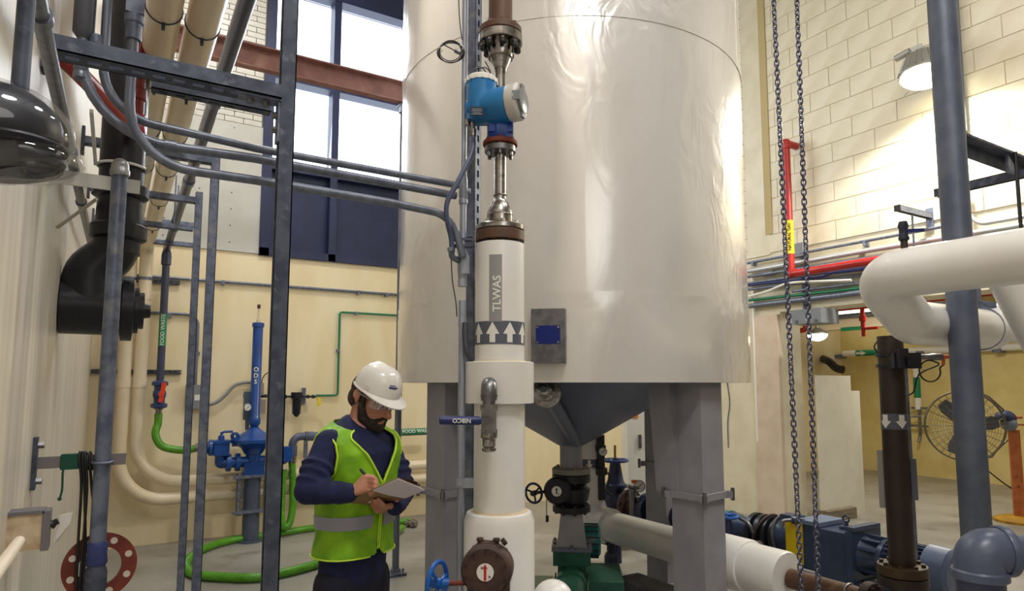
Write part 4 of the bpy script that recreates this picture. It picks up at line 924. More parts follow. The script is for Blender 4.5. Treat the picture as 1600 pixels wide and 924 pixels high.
# wall lamp with dark hood and bulging clear cover
lp = P(52, 212, X=XL + .075); dl = dist(lp); s = dl / FPX
wl = thing('wall_lamp', 'dark hooded wall fixture with bulging clear cover at far left', 'lamp', lp - UP * .09)
def lz(y): return P(52, y, d=dl).z
g = G(); g.box((XL + .012, lp.y, lp.z), (.024, .12, 130 * s)); part('back_plate', g, M('lamp_dark', (20, 24, 42), .45), wl)
g = G(); g.ell((XL + .02, lp.y, lz(206)), (.094, .064, 70 * s), nu=28, nv=10, t0=0, t1=math.pi * .66); part('hood', g, MATS['lamp_dark'], wl)
g = G(); g.ell((XL + .02, lp.y, lz(215)), (.112, .078, 84 * s), nu=32, nv=16); part('clear_cover', g, CLEAR, wl, 'scratched clear plastic cover')
g = G(); g.ell((XL + .06, lp.y, lz(252)), (.085, .07, 36 * s), nu=28, nv=12); part('clear_bowl', g, CLEAR, wl); g = G(); g.ell((XL + .05, lp.y + .01, lz(250)), (.07, .055, 27 * s), nu=24, nv=10); part('dark_interior', g, MATS['lamp_dark'], wl)  # dark solid added inside the clear bowl, standing for its dark interior
g = G(); g.lathe((XL + .065, lp.y, lz(262)), (.25, 0, -1), [(.012, -.03), (.03, -.012), (.048, .012), (.05, .014), (.046, .01), (.026, -.012)], 24); part('reflector', g, STAIN, wl)
g = G(); g.torus((XL + .05, lp.y, lz(232)), UP, .068, .005, 28, 8); part('cover_rim', g, MATS['lamp_dark'], wl)
g = G(); q = P(75, 199, d=dl - .02); g.lathe((XL + .075, lp.y - .02, lz(199)), (.6, -.7, 0), [(.018, 0), (.018, .012), (.010, .014)], 16); part('lamp_socket', g, ALUM, wl)
g = G(); q = P(34, 100, X=XL + .05); g.cyl((q.x, q.y, lz(150)), (q.x, q.y, 3.9), .0125, n=14)
single('lamp_conduit', g, GALVD, 'dark conduit dropping in front of the strut to the wall lamp', 'conduit')
# ================================================================ along the back wall
pl = P(615, 700, d=5.9); pz = P(618, 888, d=5.9)
bm = thing('beam_frame', 'rust red beam crossing the window on a galvanized pole', 'beam', (pl.x, pl.y, 0))
pbx, pby = pz.x, pz.y; zb1 = P(560, 127, Y=pby).z
g = G(); hb_ = .19; y0 = pby
za_ = P(508, 108, Y=pby).z; zb_ = P(505, 128, Y=pby).z; zbm = P(508, 119, Y=pby).z
g.box(((XL + pbx) / 2 + .02, y0, zbm), (pbx - XL + .1, .012, .19))
for s in (-1, 1): g.box(((XL + pbx) / 2 + .02, y0 - .035, zbm + s * .092), (pbx - XL + .1, .075, .012))
part('channel_beam', g, RUSTB, bm)
g = G(); g.cyl((pbx, pby - .0, .02), (pbx, pby, zbm - .10), .030, n=18); part('pole', g, CONDM, bm)
g = G(); g.box((pbx, pby, .012), (.15, .15, .024)); g.lathe((pbx, pby, .024), UP, [(.05, 0), (.04, .03)], 16)
for sx in (-1, 1):
    g.cyl((pbx + sx * .05, pby - .05, .02), (pbx + sx * .05, pby - .05, .06), .01, n=6)
part('base_plate', g, GALV, bm)
g = G(); g.box((pbx, pby, zbm - .11), (.10, .09, .014)); g.box((pbx - .02, pby - .02, zbm - .15), (.05, .06, .07)); part('saddle', g, GALV, bm)
# long conduits on the back wall
def wallrun(name, pts, r, m, lb, cat, y=YB - .03, fr=.0, clips=()):
    w = [P(a, b, Y=y) for a, b in pts]; t = thing(name, lb, cat, w[-1]); g = G(); g.tube(w, r, 12, fr, 6); part('tube', g, m, t)
    for a, b in clips:
        q = P(a, b, Y=y); g = G(); g.box(q + Vector((0, .004, -.012)), (.03, .044, .05)); part('clip', g, GALV, t)
    return t
za = P(400, 444.5, Y=YB - .03).z; 
def atz(px, z, y=YB - .03): return Vector((P(px, 500, Y=y).x, y, z))
t = thing('long_conduit', 'long thin grey conduit along the yellow wall below the window', 'conduit', atz(400, za)); g = G(); g.tube([Vector((XL + .02, YB - .03, za)), Vector((3.9, YB - .03, za))], .017, 12); part('tube', g, CONDM, t)
for px in (346, 559, 603): g = G(); g.box(atz(px, za - .01) + Vector((0, .006, 0)), (.03, .05, .05)); part('clip', g, GALV, t)
z9 = P(260, 490, Y=YB - .03).z; zbox = P(300, 606, Y=YB - .03).z; xb = P(307, 560, Y=YB - .03).x
t = thing('box_conduit', 'short grey conduit bending down to the small wall box', 'conduit', (xb, YB - .03, zbox)); g = G(); g.tube([Vector((XL + .02, YB - .03, z9)), Vector((xb, YB - .03, z9)), Vector((xb, YB - .03, zbox))], .016, 12, .12, 6); part('tube', g, CONDM, t)
for px, py in ((265, 494), (309, 553)): g = G(); g.box(P(px, py, Y=YB - .025), (.04, .04, .04)); part('clip', g, GALV, t)
bc_ = P(304, 620, Y=YB - .05); g = G(); g.box(bc_, (.17, .10, .25)); eb = thing('electrical_box', 'small grey electrical box with label on wall behind rack posts', 'electrical box', bc_ - UP * .12); part('box', g, BOXG, eb)
g = G(); g.box(bc_ + Vector((.02, -.052, -.01)), (.05, .004, .06)); part('label', g, WHITES, eb)
w = [P(313, 633, Y=YB - .05), P(336, 630, Y=YB - .05), P(352, 618, Y=YB - .05), P(366, 603, Y=YB - .05), P(382, 598, Y=YB - .05), P(399, 598, Y=YB - .05)]
g = G(); g.tube(crom(w, 6), .018, 12); single('flexible_conduit_run', g, M('light_flex', (140, 140, 142), .45), 'light grey flexible conduit rising from wall box to the blue pump', 'conduit')
# air line and filter
yA = YB - .03
g = G(); w = [P(494, 620, Y=yA), P(528, 618, Y=yA), P(531, 488, Y=yA)]; w[1].x = w[2].x; w[0].z = w[1].z; w.append(Vector((3.9, yA, w[2].z))); g.tube(w, .013, 10, .03, 4)
al = thing('green_air_line', 'thin green air line rising up the yellow wall from the filter', 'pipe', w[1]); part('pipe', g, GREENL, al)
for px, py in ((556, 490), (528, 548)): g = G(); g.box(P(px, py, Y=yA - .002), (.035, .04, .035)); part('clip', g, GALV, al)
fl0 = P(463, 632, Y=YB - .12); af = thing('air_filter', 'black bowl air filter on a short black pipe run by the post', 'filter', fl0 - UP * .15)
def zy(px, py, y=YB - .12): return P(px, py, Y=y)
g = G(); g.lathe(zy(463, 649), UP, [(.012, -.02), (.03, 0), (.045, .02), (.052, .18), (.066, .19), (.066, .26)], 18); part('filter_bowl', g, M('filter_navy_black', (24, 26, 40), .3), af)
g = G(); g.cyl(zy(430, 620), zy(494, 620), .012, n=10)
for px in (446, 481, 489): g.cyl(zy(px - 2, 620), zy(px + 2, 620), .022, n=10)
part('pipe_nipples', g, BLACKI, af)
g = G(); g.box(zy(474.5, 619, YB - .03), (.035, .05, .19)); part('wall_strut', g, GALV, af)
g = G(); g.box(zy(499, 628), (.035, .008, .1)); part('yellow_tag', g, YELLOWS, af)
# ------------------------------------------------ blue diaphragm pump
YP = 7.55
pc = P(397, 700, Y=YP); pX = pc.x
def vy(py, px=397): return P(px, py, Y=YP).z
pu = thing('diaphragm_pump', 'bright blue pump with tall cylinder lettered ODS on a grey stand', 'pump', (pX, YP, 0))
cx = pX
tc_ = P(404, 512, Y=YP); bc2 = P(397, 662, Y=YP)
cyx = (tc_.x + bc2.x) / 2; rcy = .052
base = Vector((cyx, YP, 0))
g = G(); g.lathe(base, UP, [(.036, vy(668)), (.05, vy(664)), (.06, vy(662)), (.06, vy(654)), (rcy, vy(652)), (rcy, vy(512)), (.062, vy(511)), (.062, vy(505)), (.045, vy(504))], 24); cyl_ = part('air_cylinder', g, BLUE, pu)
g = G(); g.lathe(base, UP, [(.020, vy(505)), (.020, vy(499)), (.010, vy(498)), (.010, vy(482))], 12); rd = part('rod', g, M('rod_tube', (220, 200, 180), .2), cyl_, 'pale level rod')
g = G(); g.cyl(base + UP * vy(482), base + UP * vy(476), .018, n=12); part('rod_knob', g, M('knob_brown', (70, 44, 40), .5), cyl_)
nv = Vector((-cyx, -YP, 0)).normalized(); tx = UP.cross(nv)
for i, ch in enumerate('ODS'):
    g = G(); q = base + UP * vy(578 + 9.5 * i) + nv * rcy; text(g, ch, .066, q - tx * .004, tx, UP, .0015, .95, (base, UP, rcy + .003), .0008); part('lettering', g, WHITES, cyl_)
g = G(); g.lathe(base, UP, [(.09, vy(709)), (.105, vy(705)), (.13, vy(699)), (.212, vy(692.5)), (.232, vy(691)), (.232, vy(686)), (.20, vy(684)), (.09, vy(674)), (.036, vy(667))], 32); part('diaphragm_housing', g, BLUE, pu)
g = G(); e = P(367, 682, Y=YP - .05); g.lathe(e - FW * .02, FW, [(.018, 0), (.042, .004), (.042, .036), (.018, .04)], 18, closed=True); g.box(e - UP * .06, (.05, .04, .09)); part('lifting_eye', g, BLUE, pu)
g = G(); g.cyl(base + UP * vy(740), base + UP * vy(705), .075, n=20); g.box(base + UP * (vy(732)), (.20, .18, .14)); zt2 = vy(721); g.cyl(base + UP * zt2 - Vector((.31, 0, 0)), base + UP * zt2 + Vector((.31, 0, 0)), .055, n=18); part('manifold', g, BLUE, pu)
for k, dx in enumerate((-.245, -.155, .16, .25)):
    g = G(); q = base + UP * zt2 + Vector((dx, 0, 0)); g.lathe(q - Vector((.025, 0, 0)), (1, 0, 0), [(.085, 0), (.092, .004), (.092, .046), (.085, .05)], 18); part('flange', g, BLUE, pu)
xl = P(345, 700, Y=YP).x
g = G(); g.tube([Vector((cyx - .30, YP, zt2)), Vector((xl + .0, YP, zt2)), Vector((xl, YP, vy(697)))], .055, 16, .10, 8); part('elbow', g, BLUE, pu)
g = G(); g.box((xl, YP, vy(698)), (.15, .16, vy(687) - vy(709))); g.box((xl, YP, vy(688)), (.17, .18, .03)); g.lathe((xl - .075, YP, vy(697)), (-1, 0, 0), [(.06, 0), (.085, .01), (.085, .04), (.06, .045), (.06, .055), (.085, .06), (.085, .10), (.05, .105)], 16); part('inlet_valve', g, BLUE, pu)
g = G(); g.lathe((xl, YP, vy(687)), UP, [(.035, 0), (.03, .05), (.012, .06), (.012, .09)], 12); g.tube([Vector((xl, YP, vy(677))), Vector((xl + .02, YP, vy(673.5))), Vector((xl + .11, YP, vy(673.5)))], .012, 8, .02, 3); part('lever', g, BLUE, pu)
xr_ = P(444, 715, Y=YP).x
g = G(); g.tube([Vector((cyx + .28, YP, zt2)), Vector((xr_, YP, zt2)), Vector((xr_, YP, vy(700)))], .055, 16, .09, 6); g.box((xr_, YP, vy(712)), (.13, .14, .15)); part('outlet_valve', g, BLUE, pu)
g = G(); rs = .085; g.cyl(base + UP * .02, base + UP * vy(741), rs, n=20); g.cyl(base, base + UP * .02, .13, n=20); part('stand', g, M('stand_slate', (76, 86, 104), .4, col2=(66, 76, 94)), pu)
for s in (-1, 1):
    g = strut(G(), (cyx + s * .135, YP - .05, vy(802)), (cyx + s * .135, YP - .05, vy(738)), .05, (0, -1, 0), True, pitch=.07, sl=.04, sw=.02); part('support_strut', g, GALV, pu)
for y in (743, 797):
    g = G(); g.hollow(base + UP * (vy(y) - .018), base + UP * (vy(y) + .018), rs + .006, rs - .002, 20); g.box(base + UP * vy(y) + Vector((0, -.09, 0)), (.40, .03, .03)); part('clamp', g, GALV, pu)
# gauge panel behind the cylinder
gp0 = P(387, 637, Y=YP - .02); gz = thing('regulator_gauge', 'small regulator with round dial gauge beside the blue cylinder', 'gauge', gp0 - UP * .2)
g = G(); g.box(P(386, 634, Y=YP + .08), (.07, .05, .30)); g.cyl(P(386, 655, Y=YP + .06), P(386, 672, Y=YP + .06), .02, n=10); part('regulator_body', g, M('regulator_grey_blue', (80, 96, 110), .4), gz)
g = G(); g.lathe(gp0 + Vector((0, .03, 0)), (-.05, -1, 0), [(.04, 0), (.043, .01), (.043, .03), (.036, .033)], 24); part('gauge_case', g, STAIND, gz)
g = G(); g.lathe(gp0 - Vector((0, .001, 0)), (-.05, -1, 0), [(.034, 0), (.034, .004)], 20); fc = part('dial', g, GAUGE, gz)
g = G(); g.bar(gp0 + Vector((-.012, -.008, -.012)), gp0 + Vector((.016, -.008, .016)), .006, .003); part('needle', g, BLACKS, fc)
g = G(); g.box(P(408, 636, Y=YB - .08), (.09, .06, .16)); g.box(P(407, 608, Y=YB - .08), (.06, .07, .13)); part('solenoid_box', g, M('solenoid_tan', (150, 136, 122), .5), gz)
g = G(); g.cyl(P(380, 619, Y=YB - .1), P(420, 619, Y=YB - .1), .02, n=10); part('pipe_nipples', g, BLACKI, gz)
g = G(); g.tube(crom([P(409, 600, Y=YB - .1), P(411, 590, Y=YB - .1), P(420, 582, Y=YB - .1), P(436, 582, Y=YB - .1), P(445, 592, Y=YB - .1), P(445, 614, Y=YB - .1)], 5), .006, 6); part('control_tube', g, BLACKR, gz)
# grey plastic discharge pipe
yV = 7.62; ze = P(480, 682, Y=yV).z; xv = P(457, 700, Y=yV).x
dp = thing('grey_discharge_pipe', 'grey plastic elbow and pipe along back wall, green FOOD WASTE band', 'pipe', (xv, yV, P(457, 718, Y=yV).z))
g = G(); g.tube([Vector((xv, yV, P(457, 712, Y=yV).z)), Vector((xv, yV, ze)), Vector((3.6, yV, ze))], .043, 16, .085, 6); part('pipe', g, PVCG, dp)
g = G(); g.cyl((xv, yV, P(457, 713, Y=yV).z), (xv, yV, P(457, 697, Y=yV).z), .052, n=16); part('socket', g, PVCG, dp)
g = G(); g.cyl(P(480, 682, Y=yV), P(489, 682, Y=yV), .052, n=16); part('socket', g, PVCG, dp)
g = G(); q = P(478, 682, Y=yV); q.z = ze; g.torus(q, (1, 0, 0), .048, .008, 18, 6); g.box(q + Vector((0, 0, -.12)), (.035, .05, .24)); part('pipe_clamp', g, GALV, dp)
xa, xb_ = P(622, 676, Y=yV).x, P(672, 676, Y=yV).x; a0 = Vector((0, yV, ze)); nb_ = Vector((0, -1, .25)).normalized()
g = G(); patch(g, a0, (1, 0, 0), .043, nb_, xa, xb_ + .1, -.9, .9); lb = part('pipe_label', g, GREENS, dp)
g = G(); vax = Vector((1, 0, 0)); q = Vector(((xa + xb_) / 2 + .02, yV, ze)) + nb_ * .043; text(g, 'FOOD WASTE', .06, q, vax, vax.cross(-nb_) * 1, .0006, 1.0, (a0, vax, .046), .0008)
part('lettering', g, WHITES, lb)
g = G(); q = P(457, 719, Y=yV); g.cyl(Vector((xv, yV, P(457, 723, Y=yV).z)), Vector((xv, yV, P(457, 713, Y=yV).z)), .046, n=14); part('hose_clamp', g, STAIN, dp)
# green hoses
w = [Vector((xv, yV, P(457, 722, Y=yV).z)), P(457.5, 760, Y=yV), P(457, 795, Y=yV - .03), P(452, 818, Y=yV - .06), P(444, 824, Y=yV - .08), P(439.5, 810, Y=yV - .09), P(440, 775, Y=YP), Vector((xr_, YP, vy(738)))]
hh_ = thing('green_hanging_hose', 'green hose hanging in a narrow loop below the grey elbow', 'hose', w[4]); cr_ = crom(w, 8); g = G(); g.tube(cr_, .038, 12); part('hose', g, HOSE, hh_); ribs(cr_, .038, HOSE, hh_, .03)
fl = [(641, 815), (600, 818), (545, 820), (485, 826), (420, 836), (360, 845), (318, 858), (296, 873), (291, 887), (305, 898), (345, 902), (400, 903), (455, 893), (505, 879), (560, 862), (600, 845), (628, 825)]
w = [P(a, b, Z=.04) for a, b in fl]; cr_ = crom(w, 8)
fh = thing('green_floor_hose', 'green ribbed hose looped on the concrete floor behind the worker', 'hose', w[8]); g = G(); g.tube(cr_, .037, 12); part('hose', g, HOSE, fh); ribs(cr_[48:112], .037, HOSE, fh, .022)
q0 = P(636, 818, Z=.045); g = G(); dr_ = (P(650, 819, Z=.045) - q0).normalized(); q1 = q0 + dr_ * .02
g.lathe(q0 + dr_ * .0, dr_, [(.042, 0), (.042, .03), (.034, .035), (.034, .06), (.05, .065), (.05, .09), (.038, .095), (.038, .12)], 14); part('hose_coupling', g, STAIN, fh)
# ================================================================ floor machinery right of the tank
PXX = 3.55; PZ = .48
fp = thing('white_floor_pipe', 'white jacketed pipe rising by an elbow behind the hopper, lying along the floor', 'pipe', (PXX, 3.6, PZ - .15))
yE = 4.62; zt_ = 2.1
g = G(); g.tube([(PXX, 3.0, PZ), (PXX, yE, PZ), (PXX, yE, PZ + .45)], .125, 28, .22, 9); part('elbow_jacket', g, WHITEJ, fp)
g = G(); g.cyl((PXX, yE, PZ + .40), (PXX, yE, zt_), .106, n=28); g.lathe((PXX, yE, PZ + .40), UP, [(.127, 0), (.127, .04), (.107, .06)], 28); part('riser_jacket', g, WHITEJ, fp)
for a in ((PXX, 4.36, PZ), ): g = G(); g.hollow(Vector(a) - Vector((0, .03, 0)), Vector(a) + Vector((0, .03, 0)), .146, .120, 32); part('jacket_ring', g, WHITEJ, fp)
ya_ = P(1172, 870, X=PXX).y; ye = P(1232, 880, X=PXX).y
g = G(); g.lathe((PXX, 3.25, PZ), (0, -1, 0), [(.125, -.01), (.165, 0), (.168, .01), (.168, 3.25 - ya_ - .01), (.163, 3.25 - ya_), (.15, 3.25 - ya_ + .004)], 36); part('large_jacket', g, WHITEJ, fp)
g = G(); g.lathe((PXX, ya_ + .02, PZ), (0, -1, 0), [(.152, 0), (.152, ya_ - ye), (.146, ya_ - ye + .012), (.055, ya_ - ye + .014)], 36); part('end_jacket', g, WHITEJ, fp)
zA_ = P(919, 733, d=5.75).z; zB_ = P(919, 717, d=5.75).z; nv = Vector((-PXX, -yE, 0)).normalized()
g = G(); patch(g, (PXX, yE, 0), UP, .106, nv, zA_, zB_, -2, 2, .0012, 24); bd = part('arrow_band', g, SLATE, fp)
g = G()
for s0 in (-.10, 0, .10): g = G(); h = zB_ - zA_; polywrap(g, [(s0 - .012, zB_ - .006), (s0 - .012, zA_ + h * .5), (s0 - .03, zA_ + h * .5), (s0, zA_ + .006), (s0 + .03, zA_ + h * .5), (s0 + .012, zA_ + h * .5), (s0 + .012, zB_ - .006)], (PXX, yE, 0), UP, .106, nv, .003); part('arrow', g, WHITES, bd)
br = thing('brown_floor_pipe', 'rusty brown pipe emerging from the white jacket low at right', 'pipe', (PXX, 2.2, PZ - .06))
g = G(); g.cyl((PXX, ye - .012, PZ), (PXX, 1.5, PZ), .058, n=24); part('pipe', g, BROWN, br)
yR = P(1327, 915, X=PXX).y; g = G(); g.torus((PXX, yR, PZ), (0, 1, 0), .060, .008, 28, 8); part('weld_ring', g, STAIND, br)
yF_ = P(1358, 918, X=PXX).y; g = G(); g.flange((PXX, yF_ + .02, PZ), (0, -1, 0), .10, .05, nb=8, rb=.08, br=.01, bh=.014); part('flange', g, RUST, br)
# supports of the white pipe
def stand(px, Y, r, name, lb):
    t = thing(name, lb, 'stand', (PXX, Y, 0)); g = G(); g.cyl((PXX, Y, 0.02), (PXX, Y, PZ - .12), r, n=16); g.lathe((PXX, Y, .17), UP, [(r, 0), (r + .02, .01), (r + .022, .07), (r + .012, .10), (r, .11)], 16); part('pipe', g, M('stand_navy', (36, 42, 66), .45), t)
    g = G(); g.cyl((PXX, Y, 0), (PXX, Y, .025), r * 2.6, n=20); g.box((PXX, Y, PZ - .128), (.14, .08, .012)); part('base_and_saddle', g, M('stand_navy', (36, 42, 66), .45), t, kind='stuff')
    return t
stand(955, P(955, 860, X=PXX).y, .036, 'pipe_stand', 'dark navy adjustable stand under the far end of white floor pipe')
stand(1150, 2.95, .036, 'pipe_stand', 'dark navy adjustable stand under the large white jacket beside the tank leg')
g = G(); q_ = P(1014, 905, d=4.9); g.box((q_.x, q_.y, .11), (.24, .5, .22), rotz(.0)); single('concrete_pad', g, M('pad_concrete', (92, 90, 92), .8, col2=(76, 74, 76), scale=12), 'dark concrete block on the floor just left of right tank leg', 'block')
q_ = P(978, 858, Z=0); g = G(); g.box(q_ + UP * .035, (.3, .12, .07), rotz(-.3)); single('wood_block', g, WOODM, 'small timber block on the floor under the blue gate valve', 'wood')
# gate valve with blue handwheel behind
GX = 4.07; GZ = P(960, 785, d=6.3).z; gy = P(962, 785, X=GX).y
gv = thing('gate_valve', 'dark blue gate valve with flat blue handwheel and rising stem behind hopper', 'valve', (GX, gy, GZ - .14))
g = G(); g.ell((GX, gy, GZ), (.10, .12, .13)); g.lathe((GX, gy, GZ), UP, [(.085, 0), (.085, .13), (.11, .135), (.11, .165), (.09, .17), (.075, .2), (.05, .36), (.05, .40)], 20); part('valve_body', g, BLUED, gv)
for s, m in ((1, BLUED), (-1, RUST)): g = G(); g.flange((GX, gy + s * .16 - (.022 if s < 0 else 0), GZ), (0, s, 0), .145, .03, nb=8, rb=.115, br=.012, bh=.012); part('flange', g, m, gv)
zw = P(963, 720, X=GX).z; g = handwheel(G(), (GX, gy, zw), UP, .115, .014, 4, .3, .03); part('handwheel', g, M('handwheel_slate', (44, 62, 116), .4), gv)
g = G(); g.cyl((GX, gy, GZ + .3), (GX, gy, zw + .14), .012, n=10); part('stem', g, M('brass_stem', (150, 130, 60), .4, .7), gv)
g = G(); g.cyl((GX, gy - .21, GZ), (GX, gy - .62, GZ), .075, n=20); part('brown_pipe', g, BROWN, gv)
g = G(); yf = P(1011, 798, X=GX).y; g.flange((GX, yf, GZ), (0, -1, 0), .15, .03, nb=8, rb=.12, br=.012, bh=.012); g.lathe((GX, yf - .03, GZ), (0, -1, 0), [(.15, 0), (.15, .05), (.1, .06), (.1, .5)], 24); part('check_valve', g, BLUED, gv)
g = G(); g.cyl((GX, gy, 0), (GX, gy, GZ - .1), .05, n=14); part('support', g, BLUED, gv)
# black instrument pipe with gauge, second gauge
i0 = P(939, 725, d=5.7); it = thing('gauge_pipe', 'black vertical pipe carrying a dial gauge left of the gate valve', 'gauge', (i0.x, i0.y, P(937, 770, d=6).z))
g = G(); g.cyl((i0.x, i0.y, P(937, 772, d=6).z), (i0.x, i0.y, P(937, 676, d=6).z), .034, n=14); g.lathe((i0.x, i0.y, P(937, 735, d=6).z), UP, [(.05, 0), (.056, .01), (.056, .05), (.05, .06)], 12); g.lathe((i0.x, i0.y, P(937, 700, d=6).z), UP, [(.045, 0), (.045, .05)], 12); part('pipe', g, BLACKI, it)
def dial(c, r, parent=None):
    n_ = (CAMP - c); n_.z *= .3; n_.normalize(); g = G(); g.lathe(c - n_ * .02, n_, [(r * .8, 0), (r, .008), (r, .035), (r * .86, .036)], 24); ca = part('gauge_case', g, STAIND, parent); g = G(); g.lathe(c + n_ * .0125, n_, [(r * .84, 0), (r * .84, .006)], 20); d_ = part('dial', g, GAUGE, ca); u, v, k = frame(n_); g = G(); g.bar(c + n_ * .02 - (u + v) * r * .3, c + n_ * .02 + (u + v) * r * .5, .005, .003, n_); part('needle', g, BLACKS, ca)
dial(P(942, 706, d=5.6), .036, it)
c_ = P(999, 760, d=5.9); g2 = thing('dial_gauge', 'silver dial gauge with orange tag near the right tank leg', 'gauge', c_ - UP * .3); dial(c_, .052, g2)
g = G(); g.cyl(c_ + RT * -.06 - UP * .02, c_ + RT * -.06 - UP * .25, .03, n=12); g.cyl(c_ - RT * .1, c_ + RT * .0 - UP * .02, .02, n=10); g.box(c_ - UP * .14, (.08, .07, .1)); part('manifold', g, STAIND, g2)
g = G(); g.box(P(991, 753, d=5.88), (.05, .006, .03), rotz(-YAW)); part('orange_tag', g, M('orange_tag', (222, 130, 30), .5), g2)
g = G()
for k in range(3): g.tube(crom([P(942 + k * 2, 735, d=5.9), P(952 + k, 742 + 4 * k, d=5.9), P(948, 765, d=5.9), P(958, 775, d=5.9)], 5), .006, 6)
single('instrument_tubes', g, BLACKR, 'thin black tubes curling by the black gauge pipe', 'tube')
cbx = P(1008, 700, d=7.2); z0 = .06; zc1 = P(1000, 560, d=7.2).z
g = G(); R = rotz(-YAW); cc_ = P(1012, 700, d=7.35); g.box((cc_.x, cc_.y, (z0 + zc1) / 2), (.5, .4, zc1 - z0), R); wc = thing('white_cabinet', 'tall white cabinet with orange warning stickers behind the tank', 'cabinet', (cc_.x, cc_.y, 0)); part('body', g, M('cabinet_white', (214, 212, 206), .4), wc)
g = G(); g.box((cc_.x, cc_.y, .03), (.46, .36, .06), R); part('plinth', g, TANKG, wc)
g = G(); fc_ = cc_ - FW * .203; g.bar(Vector((fc_.x, fc_.y, .1)) - RT * .23, Vector((fc_.x, fc_.y, .1)) + RT * .23, .004, .01); g.box(P(1000, 690, d=7.14), (.03, .02, .14), R); part('door_handle', g, STAIND, wc)
for y in (650, ): g = G(); g.box(P(993, y, d=7.145), (.055, .004, .05), R); part('warning_sticker', g, M('orange_sticker', (226, 128, 24), .5), wc, 'orange warning sticker')
# blue pump train along the floor
BX = 4.77; BZ = .40
def by(px): return BX / math.tan(math.atan((px - CX) / 1035) + YAW)
bt = thing('blue_pump_train', 'long slate blue pump, gearbox and finned motor along the floor at right', 'pump', (BX, by(1300), 0))
def seg(px0, px1, prof, m, nm, n=24):
    y0, y1 = by(px0), by(px1); L = y0 - y1; g = G(); g.lathe((BX, y0, BZ), (0, -1, 0), [(r, t * L) for r, t in prof], n); return part(nm, g, m, bt)
seg(1060, 1137, [(.10, 0), (.105, .05), (.105, .92), (.12, .93), (.12, 1)], TEAL, 'teal_barrel')
seg(1136, 1175, [(.115, 0), (.11, .2), (.075, 1)], STEELB, 'adapter_cone')
for a in (1172, 1184, 1196, 1208): seg(a, a + 7, [(.13, 0), (.15, .1), (.15, .9), (.13, 1)], BLACKI, 'coupling_ring', 32)
seg(1170, 1225, [(.10, 0), (.10, 1)], RUST, 'drive_shaft')
g = G(); y0 = by(1195); g.torus((BX, by(1190), BZ), Vector((0, 1, .35)), .165, .010, 32, 8); part('strap', g, RUST, bt); g = G(); g.torus((BX, by(1218), BZ), Vector((0, 1, -.2)), .16, .012, 32, 8); part('strap', g, STAIND, bt)
seg(1213, 1245, [(.12, 0), (.15, .1), (.15, .5), (.12, 1)], STEELB, 'bearing_housing')
def bbox(px0, px1, w_, h_, z, m, nm, dx=0, lab=None):
    y0, y1 = by(px0), by(px1); g = G(); g.box((BX + dx, (y0 + y1) / 2, z), (w_, y0 - y1, h_)); return part(nm, g, m, bt, lab)
bbox(1243, 1290, .30, .34, BZ + .0, STEELB, 'gearbox')
bbox(1240, 1264, .02, .32, BZ + .02, M('guard_yellow', (206, 176, 10), .5), 'yellow_guard', -.165, 'yellow guard plate')
bbox(1255, 1290, .33, .03, BZ + .185, M('gear_top', (96, 112, 138), .4), 'top_cover')
bbox(1218, 1243, .12, .06, BZ + .16, STEELB, 'terminal_box')
bbox(1289, 1334, .32, .36, BZ - .02, STEELB, 'gear_case')
bbox(1332, 1342, .37, .40, BZ - .02, STEELB, 'case_flange')
g = G(); q_ = Vector((BX, by(1312), BZ + .16)); g.lathe(q_, UP, [(.05, 0), (.05, .02), (.015, .025), (.015, .06)], 12); g.torus(q_ + UP * .075, (1, 0, 0), .025, .007, 14, 6); part('lifting_eye', g, STEELB, bt)
g = G(); q_ = Vector((BX, by(1338), BZ + .18)); g.box(q_ + UP * .02, (.34, .06, .03)); part('flange_lug', g, STEELB, bt)
seg(1340, 1378, [(.15, 0), (.135, .15), (.115, .6), (.115, .75), (.145, .8), (.15, 1)], STEELB, 'bell_housing')
for i in range(5):
    a = -.6 + i * .55; y0, y1 = by(1343), by(1372); g = G(); c = Vector((BX, 0, BZ)) + Vector((-math.cos(a), 0, math.sin(a))) * .13; g.bar((c.x, y0, c.z), (c.x, y1, c.z), .02, .05, Vector((-math.cos(a), 0, math.sin(a)))); part('rib', g, STEELB, bt)
seg(1377, 1440, [(.125, 0), (.125, 1)], M('motor_dark_blue', (44, 60, 92), .45), 'motor_body')
y0, y1 = by(1380), by(1438)
for i in range(26):
    a = 2 * math.pi * i / 26; c = Vector((BX, 0, BZ)) + Vector((math.cos(a), 0, math.sin(a))) * .138; g = G(); g.bar((c.x, y0, c.z), (c.x, y1, c.z), .007, .034, Vector((math.cos(a), 0, math.sin(a)))); part('cooling_fin', g, STEELB, bt, smooth=0)
seg(1438, 1478, [(.165, 0), (.17, .03), (.165, .85), (.14, 1)], M('fan_cowl', (80, 94, 124), .36), 'fan_cowl')
g = G(); g.box((BX, by(1240), .05), (.5, by(1100) - by(1470) , .10)); g.box((BX, by(1312), .16), (.3, .35, .14)); g.box((BX, by(1410), .19), (.22, .3, .18)); part('base_frame', g, STEELB, bt)
g = G(); q_ = P(1236, 816, d=5.2); g.tube([P(1221, 826, d=5.25), P(1222, 814, d=5.25), P(1238, 813, d=5.25)], .014, 10, .02, 4); sv2 = thing('small_tap', 'small tap and elbow on top of the blue pump bearing', 'valve', P(1221, 826, d=5.25)); part('pipe', g, STAIND, sv2)
g = G(); g.lathe(P(1236, 813, d=5.25), RT, [(.02, 0), (.03, .01), (.03, .05), (.02, .06)], 10); g.tube([P(1243, 812, d=5.25), P(1257, 814, d=5.25)], .018, 8); g.bar(P(1240, 806, d=5.25), P(1252, 804, d=5.25), .012, .006); part('tap_body', g, STEELB, sv2)
